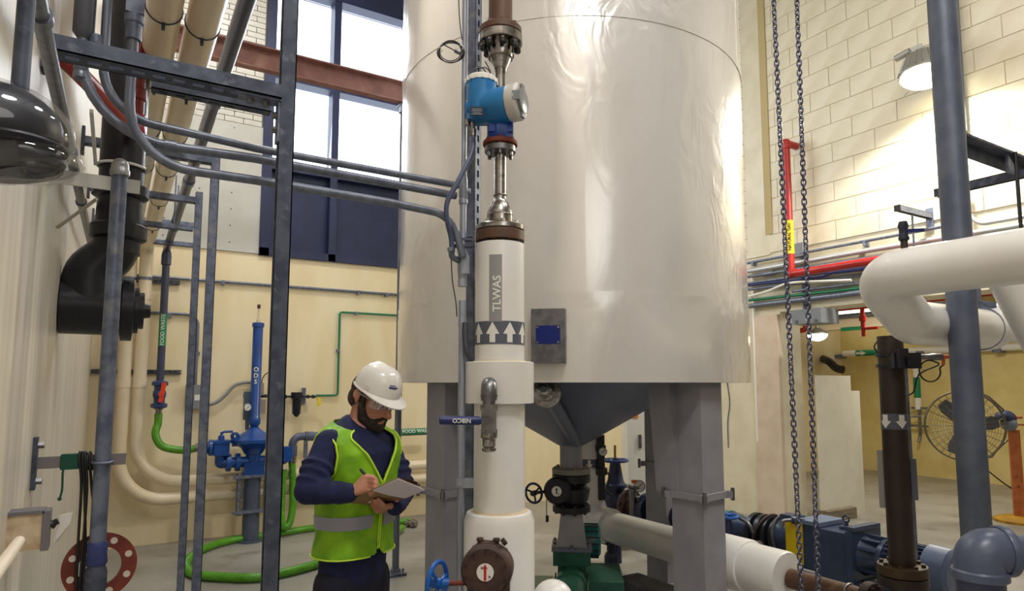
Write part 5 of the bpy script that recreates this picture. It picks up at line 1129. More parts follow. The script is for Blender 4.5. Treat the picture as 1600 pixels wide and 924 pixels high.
hw = P(1138, 807, d=5.35); hv2 = thing('blue_handwheel_valve', 'flat blue handwheel valve in front of the teal pump barrel', 'valve', hw - UP * .25)
g = handwheel(G(), hw, UP + FW * -.05, .072, .012, 4, .4, .026); part('handwheel', g, BLUEW, hv2)
g = G(); g.lathe(hw - UP * .26, UP, [(.06, 0), (.05, .04), (.032, .10), (.032, .20), (.02, .24)], 14); part('yoke', g, BLUED, hv2)
g = G(); g.ell(hw - UP * .30 + RT * .1, (.12, .12, .09)); g.flange(hw - UP * .3 + RT * .22, RT, .11, .03, nb=6, rb=.09, br=.01, bh=.01); part('rusty_body', g, RUST, hv2)
g = G(); g.tube([P(1080, 797, d=5.6), P(1130, 804, d=5.5), P(1152, 808, d=5.4), P(1172, 820, d=5.3), P(1176, 832, d=5.3)], .013, 10, .06, 5); single('pump_conduit', g, STAIND, 'silver conduit curving over the teal pump barrel', 'conduit')
# ------------------------------------------------ right wall services
XW = XR - .06
def rw(name, pts, rpx, m, lb, cat, X=XW, fr=0, ext=0, grp=None):
    w = [P(a, b, X=X) for a, b in pts]
    if ext: w.append(w[-1] + (w[-1] - w[-2]).normalized() * ext)
    r = rpx * dist(w[len(w) // 2]) / FPX; t = thing(name, lb, cat, w[0], grp); g = G(); g.tube(w, r, 10, fr, 6); part('tube', g, m, t); return t, w, r
CW = M('white_conduit', (190, 192, 194), .35, .4)
def flat(pts, X=XW):        # keep a run level: height from its first point
    w = [P(a, b, X=X) for a, b in pts]; return w
t, w, r = rw('right_wall_conduit', [(1168, 411.5), (1480, 353)], 2.8, CONDM, 'topmost thin grey conduit on the right wall', 'conduit')
for px, py in ((1178, 410), (1353, 379)): g = G(); g.box(P(px, py + 2, X=XR - .04), (.08, .03, .06)); part('clip', g, GALV, t)
rw('right_wall_conduit', [(1168, 424.5), (1360, 391), (1610, 350)], 4.2, CW, 'second, thicker pale conduit from the top on the right wall', 'conduit')
t, w, r = rw('right_wall_conduit', [(1168, 433), (1360, 403)], 3.0, CONDM, 'third grey conduit from top on right wall, with coupling near the tank', 'conduit', XW, 0, .6)
k = (w[1] - w[0]).normalized(); g = G(); g.cyl(w[0] + k * .25, w[0] + k * .40, r * 1.5, n=10); part('coupling', g, CONDM, t)
rw('right_wall_conduit', [(1168, 443.5), (1336, 419.5)], 2.8, CONDM, 'fourth grey conduit from the top, just above the navy one', 'conduit', XW, 0, .8)
rw('right_wall_conduit', [(1168, 446.5), (1285, 433), (1300, 427), (1336, 423)], 2.2, NAVYV, 'navy pipe among the conduits on the right wall', 'pipe', XW - .03, 0, .8)
rw('right_wall_conduit', [(1168, 453), (1330, 432)], 2.8, CONDM, 'grey conduit just under the navy pipe on the right wall', 'conduit', XW, 0, .8)
w = [P(1168, 464, X=XW - .04), P(1200, 455, X=XW - .04), P(1232, 443, X=XW - .04), P(1280, 440, X=XW - .04), P(1330, 438, X=XW - .04)]
g = G(); g.tube(crom(w, 6), .015, 8); single('white_cable', g, WHITEP, 'white cable sagging across the conduits on the right wall', 'cable')
rw('right_wall_conduit', [(1238, 455.5), (1330, 444.5)], 2.6, CONDM, 'short grey conduit starting at the strut, above the green line', 'conduit', XW, 0, .8)
rw('green_pipe', [(1168, 469.8), (1330, 452)], 2.6, GREENL, 'thin green pipe second from bottom on the right wall', 'pipe', XW, 0, .8)
rw('right_wall_conduit', [(1168, 479), (1332, 459)], 4.6, CONDM, 'thick lowest conduit on the right wall above the opening', 'conduit', XW, 0, .8)
a, b = P(1256, 396, X=XR - .03), P(1258, 489, X=XR - .03); g = strut(G(), (a.x, a.y, b.z), (a.x, a.y, a.z), .05, (-1, 0, 0), True)
single('conduit_strut', g, GALVD, 'vertical slotted strut holding the right wall conduits', 'strut')
jb = P(1249, 391, X=XR - .04); g = G(); g.box(jb, (.07, .14, .16)); single('conduit_box', g, BOXG, 'small pale square box on right wall above the conduits', 'electrical box')
# red gas pipe
gx = XR - .22; ga = P(1232, 325, X=gx); zt_, zb_ = P(1228, 224, X=gx).z, P(1239, 428, X=gx).z; rg = .044
gs = thing('gas_pipe', 'red gas pipe with yellow NATURAL GAS label on the right wall', 'pipe', (gx, ga.y, zb_))
yend = P(1372, 403, X=gx).y - .8
g = G(); g.tube([(XR - .03, ga.y, zt_), (gx, ga.y, zt_), (gx, ga.y, zb_), (gx, yend, zb_)], rg, 16, .05, 4); part('pipe', g, REDP, gs)
for z in (zt_, zb_): g = G(); g.ell((gx, ga.y, z), rg * 1.25); g.cyl((gx, ga.y, z - .07 if z == zt_ else z), (gx, ga.y, z if z == zt_ else z + .07), rg * 1.2, n=16); part('elbow', g, REDP, gs)
z0, z1 = P(1237, 397, X=gx).z, P(1234, 345, X=gx).z; nv = Vector((-gx, -ga.y, 0)).normalized()
g = G(); patch(g, (gx, ga.y, 0), UP, rg, nv, z0, z1, -1.5, 1.5, .002, 16); lb = part('pipe_label', g, YELLOWS, gs, 'yellow NATURAL GAS label')
tx = UP.cross(nv); g = G(); text(g, 'NATURAL GAS', .05, Vector((gx, ga.y, (z0 + z1) / 2)) + nv * rg, UP, -tx, .0008, .98, (Vector((gx, ga.y, 0)), UP, rg + .004), .0008); part('lettering', g, BLACKS, lb)
# grey box over the opening
y0, y1 = P(1237, 495, X=6.62).y, P(1283, 495, X=6.62).y; z0, z1 = P(1260, 506, X=6.62).z, P(1260, 483, X=6.62).z
bx_ = thing('panel_box', 'large grey metal box hung at the top corner of the opening', 'electrical box', (6.78, (y0 + y1) / 2, z0)); g = G(); g.box((6.78, (y0 + y1) / 2, (z0 + z1) / 2), (.33, y0 - y1, z1 - z0)); part('box', g, BOXG, bx_)
g = G(); g.box((6.612, (y0 + y1) / 2 - .03, z0 + .05), (.006, .06, .03)); part('label', g, WHITES, bx_)
for s in (-.12, .12): g = G(); g.cyl((6.615, (y0 + y1) / 2 + s, z0 + .03), (6.60, (y0 + y1) / 2 + s, z0 + .03), .018, n=8); part('bolt', g, STAIND, bx_)
# wall-mounted lamp
lc = P(1445, 118, X=XR - .36); lw = thing('high_bay_lamp', 'glowing ribbed industrial lamp high on the block wall', 'lamp', lc)
ld = Vector((-.17, -.09, -1)).normalized(); rl = 37 * dist(lc) / FPX
g = G(); g.lathe(lc, -ld, [(rl, -.01), (rl * 1.02, .0), (rl * .98, .03), (rl * .82, .13), (rl * .68, .21), (rl * .34, .27), (0.01, .28)], 30); sh = part('housing', g, M('lamp_aluminium', (168, 166, 160), .45, .6), lw)
u, v, k = frame(ld)
for i in range(22):
    a = 2 * math.pi * i / 22; dv = u * math.cos(a) + v * math.sin(a); p0 = lc + dv * rl * .99 - ld * .02; p1 = lc + dv * rl * .72 - ld * .20; g = G(); g.bar(p0, p1, .008, .03, dv); part('rib', g, MATS['lamp_aluminium'], lw, smooth=0)
g = G(); g.lathe(lc + ld * .0, ld, [(rl * .95, 0), (rl * .95, .012), (rl * .8, .045), (rl * .4, .07), (.005, .075)], 28); part('lens', g, M('lamp_lens', (255, 246, 224), .3, emit=(255, 244, 214), estr=14.0), lw, 'glowing lens')
g = G(); e = lc - ld * .18; g.tube([e, e + Vector((.10, 0, .06)), Vector((XR - .02, e.y, e.z + .05))], .03, 10, .05, 4); g.box((XR - .03, e.y, e.z + .05), (.06, .16, .16)); part('wall_arm', g, MATS['lamp_aluminium'], lw)
g = G(); q_ = P(1412, 84, X=XR - .4); g.cyl(q_ - Vector((0, .06, 0)), q_ + Vector((0, .08, -.02)), .035, n=12); g.bar(q_, q_ + Vector((.12, -.12, .06)), .04, .05); part('bracket_knuckle', g, MATS['lamp_aluminium'], lw)
g = G(); q_ = P(1413, 150, X=XR - .42); g.cyl(lc + (q_ - lc) * .7, q_, .003, n=5); part('pull_chain', g, STAIND, lw)
pl_ = bpy.data.lights.new('lamp_bulb', 'SPOT'); pl_.energy = 420; pl_.color = (1.0, .95, .83); pl_.shadow_soft_size = .12; pl_.spot_size = R_(165); pl_.spot_blend = .5
po = bpy.data.objects.new('lamp_bulb', pl_); COL.objects.link(po); po.location = lc + ld * .12; po.rotation_euler = ld.to_track_quat('-Z', 'Y').to_euler()
g = G(); q_ = P(1498, 90, X=XR - .05); g.tube([(q_.x, q_.y, ZC - .05), (q_.x, q_.y, P(1510, 205, X=XR - .05).z)], .032, 10); cdn = thing('lamp_conduit', 'grey conduit running down the block wall behind the round post', 'conduit', (q_.x, q_.y, P(1510, 205, X=XR - .05).z)); part('tube', g, CONDM, cdn)
# strut arm with hanger rod over the white pipe
ra = P(1453, 338, X=XR - .01); yA_ = ra.y; xa_ = P(1402, 323, Y=yA_).x; g = strut(G(), (xa_, yA_, ra.z + .0), (XR - .01, yA_, ra.z), .055, (0, 0, 1), False)
ar = thing('strut_bracket', 'grey strut arm sticking out of the block wall above the white pipe', 'bracket', (XR - .01, yA_, ra.z)); part('channel', g, GALV, ar); g = G(); g.box((XR - .012, yA_, ra.z - .02), (.02, .07, .2)); part('wall_plate', g, GALV, ar)
g = G(); xx = P(1425, 333, Y=yA_).x; g.cyl((xx, yA_, ra.z), (xx, yA_, P(1425, 385, Y=yA_).z), .01, n=8); part('hanger_rod', g, GALV, ar)
g = G(); g.box((xa_ + .0, yA_, ra.z), (.012, .06, .06)); part('end_cap', g, BLACKR, ar)
rw('curved_conduit', [(1511, 300), (1513, 336), (1530, 351), (1610, 337)], 3.6, CW, 'pale conduit bending from the round post along the block wall', 'conduit', XW, .2)
# ------------------------------------------------ round post, arms, white pipes
pp_ = P(1498, 408, d=3.0); rp = .061
gpst = thing('round_post', 'grey round steel post standing in front of the lamp wall', 'post', (pp_.x, pp_.y, 0))
g = G(); g.cyl((pp_.x, pp_.y, 0), (pp_.x, pp_.y, ZC - .02), rp, n=28); part('pipe', g, M('post_grey', (98, 106, 122), .42, .35, col2=(84, 92, 112), scale=9), gpst)
g = G(); g.cyl((pp_.x, pp_.y, 0), (pp_.x, pp_.y, .02), .13, n=24); part('base_plate', g, GALV, gpst)
za_ = P(1500, 208, d=3.0).z; xa1 = P(1600, 255, Y=pp_.y).x
g = G(); x1 = pp_.x + 1.1; g.box(((pp_.x + rp + x1) / 2, pp_.y, za_ - .0), (x1 - pp_.x - rp, .07, .012)); g.box(((pp_.x + rp + x1) / 2, pp_.y + .03, za_ - .035), (x1 - pp_.x - rp, .010, .07)); part('angle_arm', g, GALVD, gpst)
q0 = P(1592, 249, d=3.55); q1 = P(1466, 283, Y=None, X=q0.x) if False else None
dY = Vector((0, 1, 0)); c0 = P(1588, 253, Y=pp_.y); g = strut(G(), c0 + dY * -.5 - UP * .07, Vector((c0.x, P(1467, 283, X=c0.x).y + .02, c0.z - .07)), .045, (0, 0, 1), True)
part('cross_channel', g, GALVD, gpst)
g = G(); g.prism([(0, 0), (.12, 0), (0, .10)], Vector((c0.x - .14, pp_.y - .006, za_ - .10)), (1, 0, 0), (0, 0, 1), .012); part('gusset', g, GALV, gpst)
rx_ = P(1591, 300, d=3.2); g = G(); g.cyl((rx_.x, rx_.y, P(1591, 368, d=3.2).z), (rx_.x, rx_.y, za_ - .02), .009, n=8); part('hanger_rod', g, BLACKI, gpst)
RW = .102; uX = 2.815
A = Vector((uX, P(1366, 428, X=uX).y, P(1500, 414, X=uX).z)); Bp = P(1424, 504, d=3.02); E = Bp + Vector((.55, .0, .0)); E = P(1548, 516, d=3.40)
wp = thing('white_elbow_pipe', 'big white jacketed pipe bending back on itself round the post', 'pipe', Bp)
g = G(); g.tube([A - Vector((0, A.y + .8, 0)), A, Bp, E], RW, 36, .135, 12); part('jacket', g, WHITEJ, wp)
k = (E - Bp).normalized(); g = G(); 
c = P(1532, 514, d=3.36); g.torus(c, k, RW + .003, .007, 36, 8); g.box(c + UP * (RW + .05) , (.04, .012, .11)); st = part('strap', g, GALV, wp)
g = G(); g.cyl(c + UP * (RW + .03) - RT * .05, c + UP * (RW + .03) + RT * .05, .012, n=6); g.tube([c + UP * .15 + RT * -.45, c + UP * .24 + RT * -.2, c + UP * .14 + RT * .0], .012, 6); g.bar(c + UP * .12 + RT * -.5, c + UP * .12 + RT * .08, .03, .03); part('hanger_bracket', g, GALV, wp)
g = G(); c2 = P(1412, 383, X=uX + .05); zb_ = A.z + RW - .01; q_ = P(1413, 385, X=uX); q_ = Vector((uX, q_.y, 0)); g.cyl(q_ + UP * (zb_ - .01), q_ + UP * (zb_ + .05), .014, n=10); va = thing('vent_valve', 'small navy ball valve on top of the white pipe bend', 'valve', q_ + UP * zb_); part('nipple', g, BROWND, va)
g = G(); g.lathe(q_ + UP * (zb_ + .045), UP, [(.02, 0), (.022, .01), (.018, .02), (.018, .05), (.022, .06), (.016, .08)], 8); part('valve_body', g, M('valve_navy', (26, 30, 54), .4), va)
g = G(); vb = q_ + UP * (zb_ + .085); g.bar(vb + RT * .01, vb + RT * .085 - UP * -.004, .012, .014); part('lever', g, NAVYV, va)
w2 = thing('white_branch_pipe', 'white jacketed pipe with rounded end at the right edge behind the post', 'pipe', P(1570, 510, d=3.6))
g = G(); a, b = P(1563, 503, d=3.45), P(1720, 525, d=3.7); g.ell(a, (.098, .098, .098), nu=28, nv=16); g.cyl(a, b, .098, n=28); part('jacket', g, WHITEJ, w2)
g = G(); a, b = P(1578, 425, d=2.95), P(1660, 575, d=2.95); g.cyl(a, b, .10, n=28); g.ell(a, .10, nu=24, nv=12); part('drop_jacket', g, WHITEJ, w2)
# brown vertical pipe
vp = P(1402, 743, d=3.5); rv_ = .062
bv = thing('brown_vertical_pipe', 'dark brown vertical pipe with grey down-arrow band below the white bend', 'pipe', (vp.x, vp.y, P(1408, 890, d=3.5).z))
zb_, zt_ = P(1408, 884, d=3.5).z, Bp.z
g = G(); g.cyl((vp.x, vp.y, zb_), (vp.x, vp.y, zt_ - .03), rv_, n=28); part('pipe', g, BROWND, bv)
g = G(); g.flange((vp.x, vp.y, zb_ - .045), UP, .118, .05, nb=8, rb=.095, br=.012, bh=.014); part('flange', g, M('flange_brown_olive', (70, 54, 34), .5, .3), bv)
g = G(); g.cyl((vp.x, vp.y, .0), (vp.x, vp.y, zb_ - .045), rv_, n=20); g.flange((vp.x, vp.y, zb_ - .10), UP, .118, .05); part('lower_pipe', g, BROWND, bv)
z0, z1 = P(1398, 672, d=3.44).z, P(1396, 647, d=3.44).z; nv = Vector((-vp.x, -vp.y, 0)).normalized(); o_ = Vector((vp.x, vp.y, 0))
g = G(); patch(g, o_, UP, rv_, nv, z0, z1, -math.pi, math.pi, .0015, 32); bd = part('arrow_band', g, SLATE, bv, 'slate band of white down arrows')
g = G(); h = z1 - z0
for i in range(-2, 3):
    g = G(); s0 = (i + .5) * .0779 - .004; polywrap(g, [(s0 - .014, z1 - .006), (s0 - .014, z0 + h * .52), (s0 - .029, z0 + h * .52), (s0, z0 + .005), (s0 + .029, z0 + h * .52), (s0 + .014, z0 + h * .52), (s0 + .014, z1 - .006)], o_, UP, rv_, nv, .003); part('arrow', g, WHITES, bd)
sd = UP.cross(nv); 
for s, y0, y1, m in ((-1, 796, 705, GREYL), (1, 780, 716, SLATE)):
    zc0, zc1 = P(1400, y0, d=3.5).z, P(1400, y1, d=3.5).z; g = G(); c = o_ + sd * s * (rv_ + .012) + UP * (zc0 + zc1) / 2; g.box(c, (.030, .004, zc1 - zc0), rotz(math.atan2(sd.y, sd.x))); g.box(c - sd * s * .012 - nv * .0, (.02, .02, .03), rotz(math.atan2(sd.y, sd.x))); part('sign_plate', g, m, bv)
cz0 = P(1400, 566, d=3.5).z; cl = thing('pipe_clamp_sensor', 'dark pipe clamp holding a small sensor and looped black cable', 'sensor', o_ + UP * cz0 + RT * .1)
g = G()
for dz in (.035, -.02): g.hollow(o_ + UP * (cz0 + dz - .008), o_ + UP * (cz0 + dz + .008), rv_ + .012, rv_ + .001, 28)
part('clamp_band', g, BLACKI, cl)
g = G(); g.box(P(1414, 564, d=3.42), (.14, .05, .08), rotz(-YAW)); g.box(P(1408, 560, d=3.40), (.06, .04, .10), rotz(-YAW + .3)); g.box(P(1421, 566, d=3.40), (.05, .05, .05), rotz(-YAW)); part('clamp_block', g, RUST if False else BLACKI, cl)
g = G(); a, b = P(1425, 558, d=3.42), P(1478, 558, d=3.42); k = (b - a).normalized(); g.lathe(a, k, [(.012, 0), (.02, .01), (.02, .03), (.014, .04), (.014, .09), (.018, .1), (.018, .15), (.012, .16)], 14); part('sensor_body', g, STAIND, cl)
g = G(); g.cyl(P(1472, 558, d=3.42), P(1481, 558, d=3.42), .011, n=10); g.cyl(P(1474, 560, d=3.42), P(1474, 571, d=3.42), .008, n=8); part('orange_tip', g, M('orange_tip', (214, 92, 40), .4), cl)
g = G(); cc_ = P(1453, 580, d=3.42); pts = [P(1474, 571, d=3.42)] + [cc_ + (RT * math.cos(t) + UP * math.sin(t)) * .055 for t in [.3 - k * .5 for k in range(13)]] + [P(1436, 585, d=3.42), P(1428, 612, d=3.42), P(1418, 618, d=3.43)]
g.tube(crom(pts, 3), .004, 6); part('looped_cable', g, BLACKR, cl)
g = G(); q_ = P(1374, 553, d=3.42); g.tube(crom([P(1372, 532, d=3.42), P(1366, 542, d=3.42), P(1372, 552, d=3.42)], 5), .004, 6); part('cable_end', g, BLACKR, cl)
sx = P(1413, 650, d=3.62); g = strut(G(), (sx.x, sx.y, 0), (sx.x, sx.y, P(1409, 575, d=3.62).z), .041, (-FW), False); single('pipe_strut', g, GALV, 'grey strut standing against the back of the brown vertical pipe', 'strut')
# plastic elbow at the corner
pe = thing('grey_plastic_elbow', 'large smooth grey plastic elbow in the bottom right corner', 'pipe elbow', P(1527, 924, d=2.5))
D5 = 2.5; c = P(1529, 862, d=D5); r5 = 24 * D5 / FPX; up0 = P(1529, 893, d=D5)
g = G(); g.tube([Vector((c.x, c.y, P(1529, 900, d=D5).z)), c, P(1566, 862, d=D5)], 34.5 * D5 / FPX, 28, 26 * D5 / FPX, 8); part('elbow_body', g, PVCG, pe)
k = RT; g = G(); g.lathe(P(1560, 862, d=D5), k, [(.088, 0), (.091, .004), (.091, .03), (.086, .034), (.066, .034)], 32); part('socket', g, PVCG, pe)
g = G(); z9 = P(1529, 905, d=D5).z; g.lathe(Vector((c.x, c.y, z9)), UP, [(.066, 0), (.088, .0), (.092, .004), (.092, .03), (.086, .036)], 32); part('socket', g, PVCG, pe)
g = G(); g.cyl(P(1560, 862, d=D5), P(1700, 862, d=D5), r5 * 1.0, n=28); part('pipe', g, PVCG, pe)
g = G(); g.cyl((c.x, c.y, 0), (c.x, c.y, z9 + .01), .078, n=28); part('drop_pipe', g, PVCD, pe)
# ------------------------------------------------ hanging chains
def links(lb, top, bot, pitch):
    top = Vector(top); bot = Vector(bot); ax = (top - bot).normalized(); L = (top - bot).length; n = int(L / pitch); t = thing('hanging_chain', lb, 'chain', bot)
    hw_, hl, r = .0075, pitch * .72, .0026; pts = []
    for i in range(6): a = math.pi * i / 5; pts.append(Vector((hw_ * math.cos(a), 0, hl - hw_ + hw_ * math.sin(a))))
    for i in range(6): a = math.pi + math.pi * i / 5; pts.append(Vector((hw_ * math.cos(a), 0, -hl + hw_ + hw_ * math.sin(a))))
    me = mesh(G().tube(pts, r, 6, loop=True), Vector((0, 0, 0)), 60); me.materials.append(CHAINM); me.name = 'link'
    rot = ax.to_track_quat('Z', 'Y')
    for i in range(n):
        o = bpy.data.objects.new('link', me); COL.objects.link(o); o.parent = t; o.location = ax * pitch * (i + .5); o.rotation_mode = 'QUATERNION'
        o.rotation_quaternion = rot @ Matrix.Rotation((.35 if i % 2 else .35 + math.pi / 2) + .5 * math.sin(i * .13), 3, 'Z').to_quaternion()
    return t
links('left of two steel chains hanging in front of the gas pipe', P(1207, -40, d=2.3), P(1255, 985, d=2.3), .0178)
links('right of two steel chains, hanging between gas pipe and white pipe bend', P(1243.5, -40, d=2.3), P(1281, 985, d=2.3), .0178)
# ================================================================ the worker
PD = 2.75
SKIN = M('skin', (194, 138, 112), .5, col2=(176, 116, 92), scale=20)
NAVYC = M('navy_knit', (20, 26, 74), .85, col2=(14, 19, 56), scale=30, bump=.15, bscale=120)
JEAN = M('dark_jeans', (16, 19, 40), .85, col2=(11, 13, 30), scale=30, bump=.15, bscale=150)
LIME = M('lime_vest_mesh', (134, 188, 10), .65, col2=(108, 164, 6), scale=14, bump=.25, bscale=240)
LIMEP = M('lime_piping', (196, 232, 60), .55)
SILVER = M('silver_tape', (150, 152, 164), .4, .2)
HATM = M('hard_hat_white', (236, 232, 226), .22, coat=.4)
HAIR = M('dark_hair', (48, 36, 30), .7, col2=(30, 22, 18), scale=60, bump=.5, bscale=120)
TA_ = R_(57); pf = RT * math.sin(TA_) - FW * math.cos(TA_); plf = UP.cross(pf)     # facing, own left
pc0 = P(552, 860, d=PD); pelv = Vector((pc0.x, pc0.y, 0))
wk = thing('person', 'bearded worker in white hard hat and lime vest writing on a clipboard', 'person', pelv)
def vox(g, size, it=4, fac=.5):
    me = mesh(g, Vector((0, 0, 0)), 0); o = bpy.data.objects.new('tmp', me); COL.objects.link(o)
    r = o.modifiers.new('r', 'REMESH'); r.mode = 'VOXEL'; r.voxel_size = size; r.use_smooth_shade = True
    if it: s = o.modifiers.new('s', 'SMOOTH'); s.iterations = it; s.factor = fac
    dg = bpy.context.evaluated_depsgraph_get(); dg.update(); m2 = bpy.data.meshes.new_from_object(o.evaluated_get(dg))
    bpy.data.objects.remove(o); bpy.data.meshes.remove(me); return m2
def vpart(name, g, size, m, parent, it=4, label=None):
    me = vox(g, size, it); me.transform(Matrix.Translation(-ORG[parent.name])); me.name = name
    for p in me.polygons: p.use_smooth = True
    me.materials.clear(); o = link(name, me, m, parent)
    if label: o['label'] = label
    return o
def caps(g, a, b, r0, r1, n=14):
    g.cyl(a, b, r0, r1, n); g.ell(a, r0 * 1.001, nu=n, nv=8); g.ell(b, r1 * 1.001, nu=n, nv=8); return g
def chain(g, pts, rs, n=12):
    for i in range(len(pts) - 1): caps(g, pts[i], pts[i + 1], rs[i], rs[i + 1], n)
    return g
hipz, = (P(552, 872, d=PD).z,)
def bp_(a, b, z): return pelv + pf * a + plf * b + UP * z     # forward, own left, height
nk = P(566, 660, d=PD + .02)
# joints
shR = P(514, 694, d=PD - .14); shL = P(604, 693, d=PD + .15)
elR = P(480, 768, d=PD - .26); wrR = P(546, 771, d=PD - .23)
elL = P(630, 768, d=PD + .06); wrL = P(617, 792, d=PD - .11)
kz_ = .50
hip = [bp_(0, s * .085, hipz - .05) for s in (-1, 1)]; knee = [bp_(.02, s * .09, .49) for s in (-1, 1)]; ank = [bp_(-.02, s * .095, .09) for s in (-1, 1)]
# head frame
yh = R_(60); hf0 = RT * math.sin(yh) - FW * math.cos(yh); pt = R_(27)
hF = hf0 * math.cos(pt) - UP * math.sin(pt); hU = UP * math.cos(pt) + hf0 * math.sin(pt); hL = hU.cross(hF)
HC = P(585, 616, d=PD + .01); HR = Matrix((hF, hL, hU)).transposed()
def hp_(x, y, z): return HC + hF * x + hL * y + hU * z
def hell(g, x, y, z, rx, ry, rz, nu=18, nv=12): return g.ell(hp_(x, y, z), (rx, ry, rz), HR, nu, nv)
g = G()
hell(g, -.005, 0, .035, .098, .076, .09, 24, 16); hell(g, .03, 0, -.04, .066, .062, .08); hell(g, .062, 0, -.095, .032, .036, .026)
hell(g, .03, 0, -.085, .05, .052, .035)
for s in (-1, 1):
    hell(g, .056, s * .036, -.035, .028, .024, .026); hell(g, .082, s * .030, .012, .014, .026, .009)
    g.ell(hp_(-.012, s * .077, -.018), (.010, .008, .030), HR, 10, 8); g.ell(hp_(-.022, s * .082, -.008), (.016, .007, .022), HR, 10, 8)
chain(g, [hp_(.088, 0, -.004), hp_(.104, 0, -.030), hp_(.114, 0, -.046)], [.010, .011, .012]); hell(g, .102, .011, -.05, .011, .007, .008); hell(g, .102, -.011, -.05, .011, .007, .008)
hell(g, .088, 0, -.072, .011, .022, .006); hell(g, .086, 0, -.083, .011, .019, .006)
chain(g, [hp_(-.02, 0, -.06), nk, bp_(-.0, 0, P(552, 690, d=PD).z)], [.056, .058, .07])
# torso and limbs under the clothes
chz = P(552, 735, d=PD).z
g.ell(bp_(0, 0, chz), (.10, .15, .17), Matrix((pf, plf, UP)).transposed()); g.ell(bp_(0, 0, hipz + .02), (.075, .11, .13), Matrix((pf, plf, UP)).transposed())
chain(g, [bp_(0, 0, chz + .08), shR], [.06, .05]); chain(g, [bp_(0, 0, chz + .08), shL], [.06, .05])
chain(g, [shR, elR, wrR], [.048, .038, .027]); chain(g, [shL, elL, wrL], [.048, .036, .023])
for i in (0, 1):
    chain(g, [hip[i], knee[i], ank[i]], [.055, .045, .036]); chain(g, [ank[i], ank[i] + pf * .13 - UP * .05], [.035, .03])
# right hand with the pen: palm, four fingers curled, thumb
def q(x, y, dd): return P(x, y, d=PD + dd - .155)
kR = [q(573, 747, -.075), q(576, 753, -.085), q(577, 760, -.092), q(574, 766, -.096)]
for k in kR: caps(g, wrR + (k - wrR) * .12, k, .016, .0125, 10)
tipsR = [[q(586, 749, -.105), q(589, 757, -.10)], [q(586, 755, -.112), q(587, 763, -.105)], [q(585, 762, -.116), q(584, 769, -.105)], [q(581, 768, -.112), q(579, 773, -.10)]]
for k, t in zip(kR, tipsR): chain(g, [k, t[0], t[1]], [.0105, .0092, .0082], 10)
chain(g, [wrR + (kR[0] - wrR) * .35, q(570, 745, -.065), q(582, 746, -.085), q(588, 751, -.09)], [.014, .0115, .010, .0085], 10)
# left hand under the clipboard: fingers across its back
cA, cB, cC = P(542, 783, d=PD - .19), P(621, 746.5, d=PD - .37), P(664, 764, d=PD - .21); cD = cA + cC - cB
cn = (cC - cB).cross(cA - cB).normalized()
if cn.dot(CAMP - cA) < 0: cn = -cn          # cn: out of the back of the board, towards the camera
eL = (cB - cA).normalized(); eW = (cC - cB).normalized()
mid = cD + (cC - cD) * .30 - eW * .022
kb = [mid + eL * (.030 - .021 * i) + cn * .022 - eW * (.012 - .004 * i) for i in range(4)]
for k in kb: caps(g, wrL + (k - wrL) * .15, k, .017, .0125, 10)
for i, k in enumerate(kb):
    L = (.040, .044, .041, .033)[i]
    chain(g, [k, k - eW * L * .8 + cn * .008 - eL * .002, k - eW * L * 1.5 - cn * .004, k - eW * L * 1.95 - cn * .011], [.0108, .0096, .0088, .0078], 10)
chain(g, [wrL + (kb[0] - wrL) * .4, mid + eL * .045 + eW * .018 + cn * .012, mid + eL * .062 + eW * .006 - cn * .012, mid + eL * .066 - eW * .018 - cn * .016], [.015, .0125, .0105, .009], 10)
body = vpart('body', g, .0034, SKIN, wk, 3)
g = G(); hell(g, -.03, 0, .01, .080, .080, .075); 
hell(g, -.055, 0, -.04, .052, .068, .058)
for s in (-1, 1): chain(g, [hp_(.018, s * .072, .035), hp_(.016, s * .073, -.015)], [.012, .007])
vpart('hair', g, .004, M('grey_brown_hair', (74, 60, 50), .7, col2=(50, 40, 34), scale=60, bump=.5, bscale=120), wk, 3)
g = G(); hell(g, .058, 0, -.112, .046, .047, .034); hell(g, .032, 0, -.098, .060, .063, .042)
for s in (-1, 1):
    chain(g, [hp_(.014, s * .070, -.015), hp_(.018, s * .066, -.05), hp_(.035, s * .052, -.090), hp_(.065, s * .026, -.108)], [.010, .018, .024, .026]); chain(g, [hp_(.096, s * .004, -.064), hp_(.088, s * .024, -.075), hp_(.07, s * .036, -.095)], [.0065, .008, .014])
vpart('beard', g, .0035, HAIR, wk, 2)
for s in (-1, 1):
    g = G(); hell(g, .083, s * .031, -.006, .009, .012, .008); e = part('eye', g, M('eye_white', (200, 190, 180), .3), wk)
    g = G(); hell(g, .090, s * .031, -.008, .004, .006, .006); part('iris', g, M('iris', (40, 30, 24), .3), e)
    g = G(); chain(g, [hp_(.094, s * .014, .012), hp_(.094, s * .032, .016), hp_(.080, s * .050, .010)], [.004, .005, .003], 8); part('eyebrow', g, HAIR, wk)
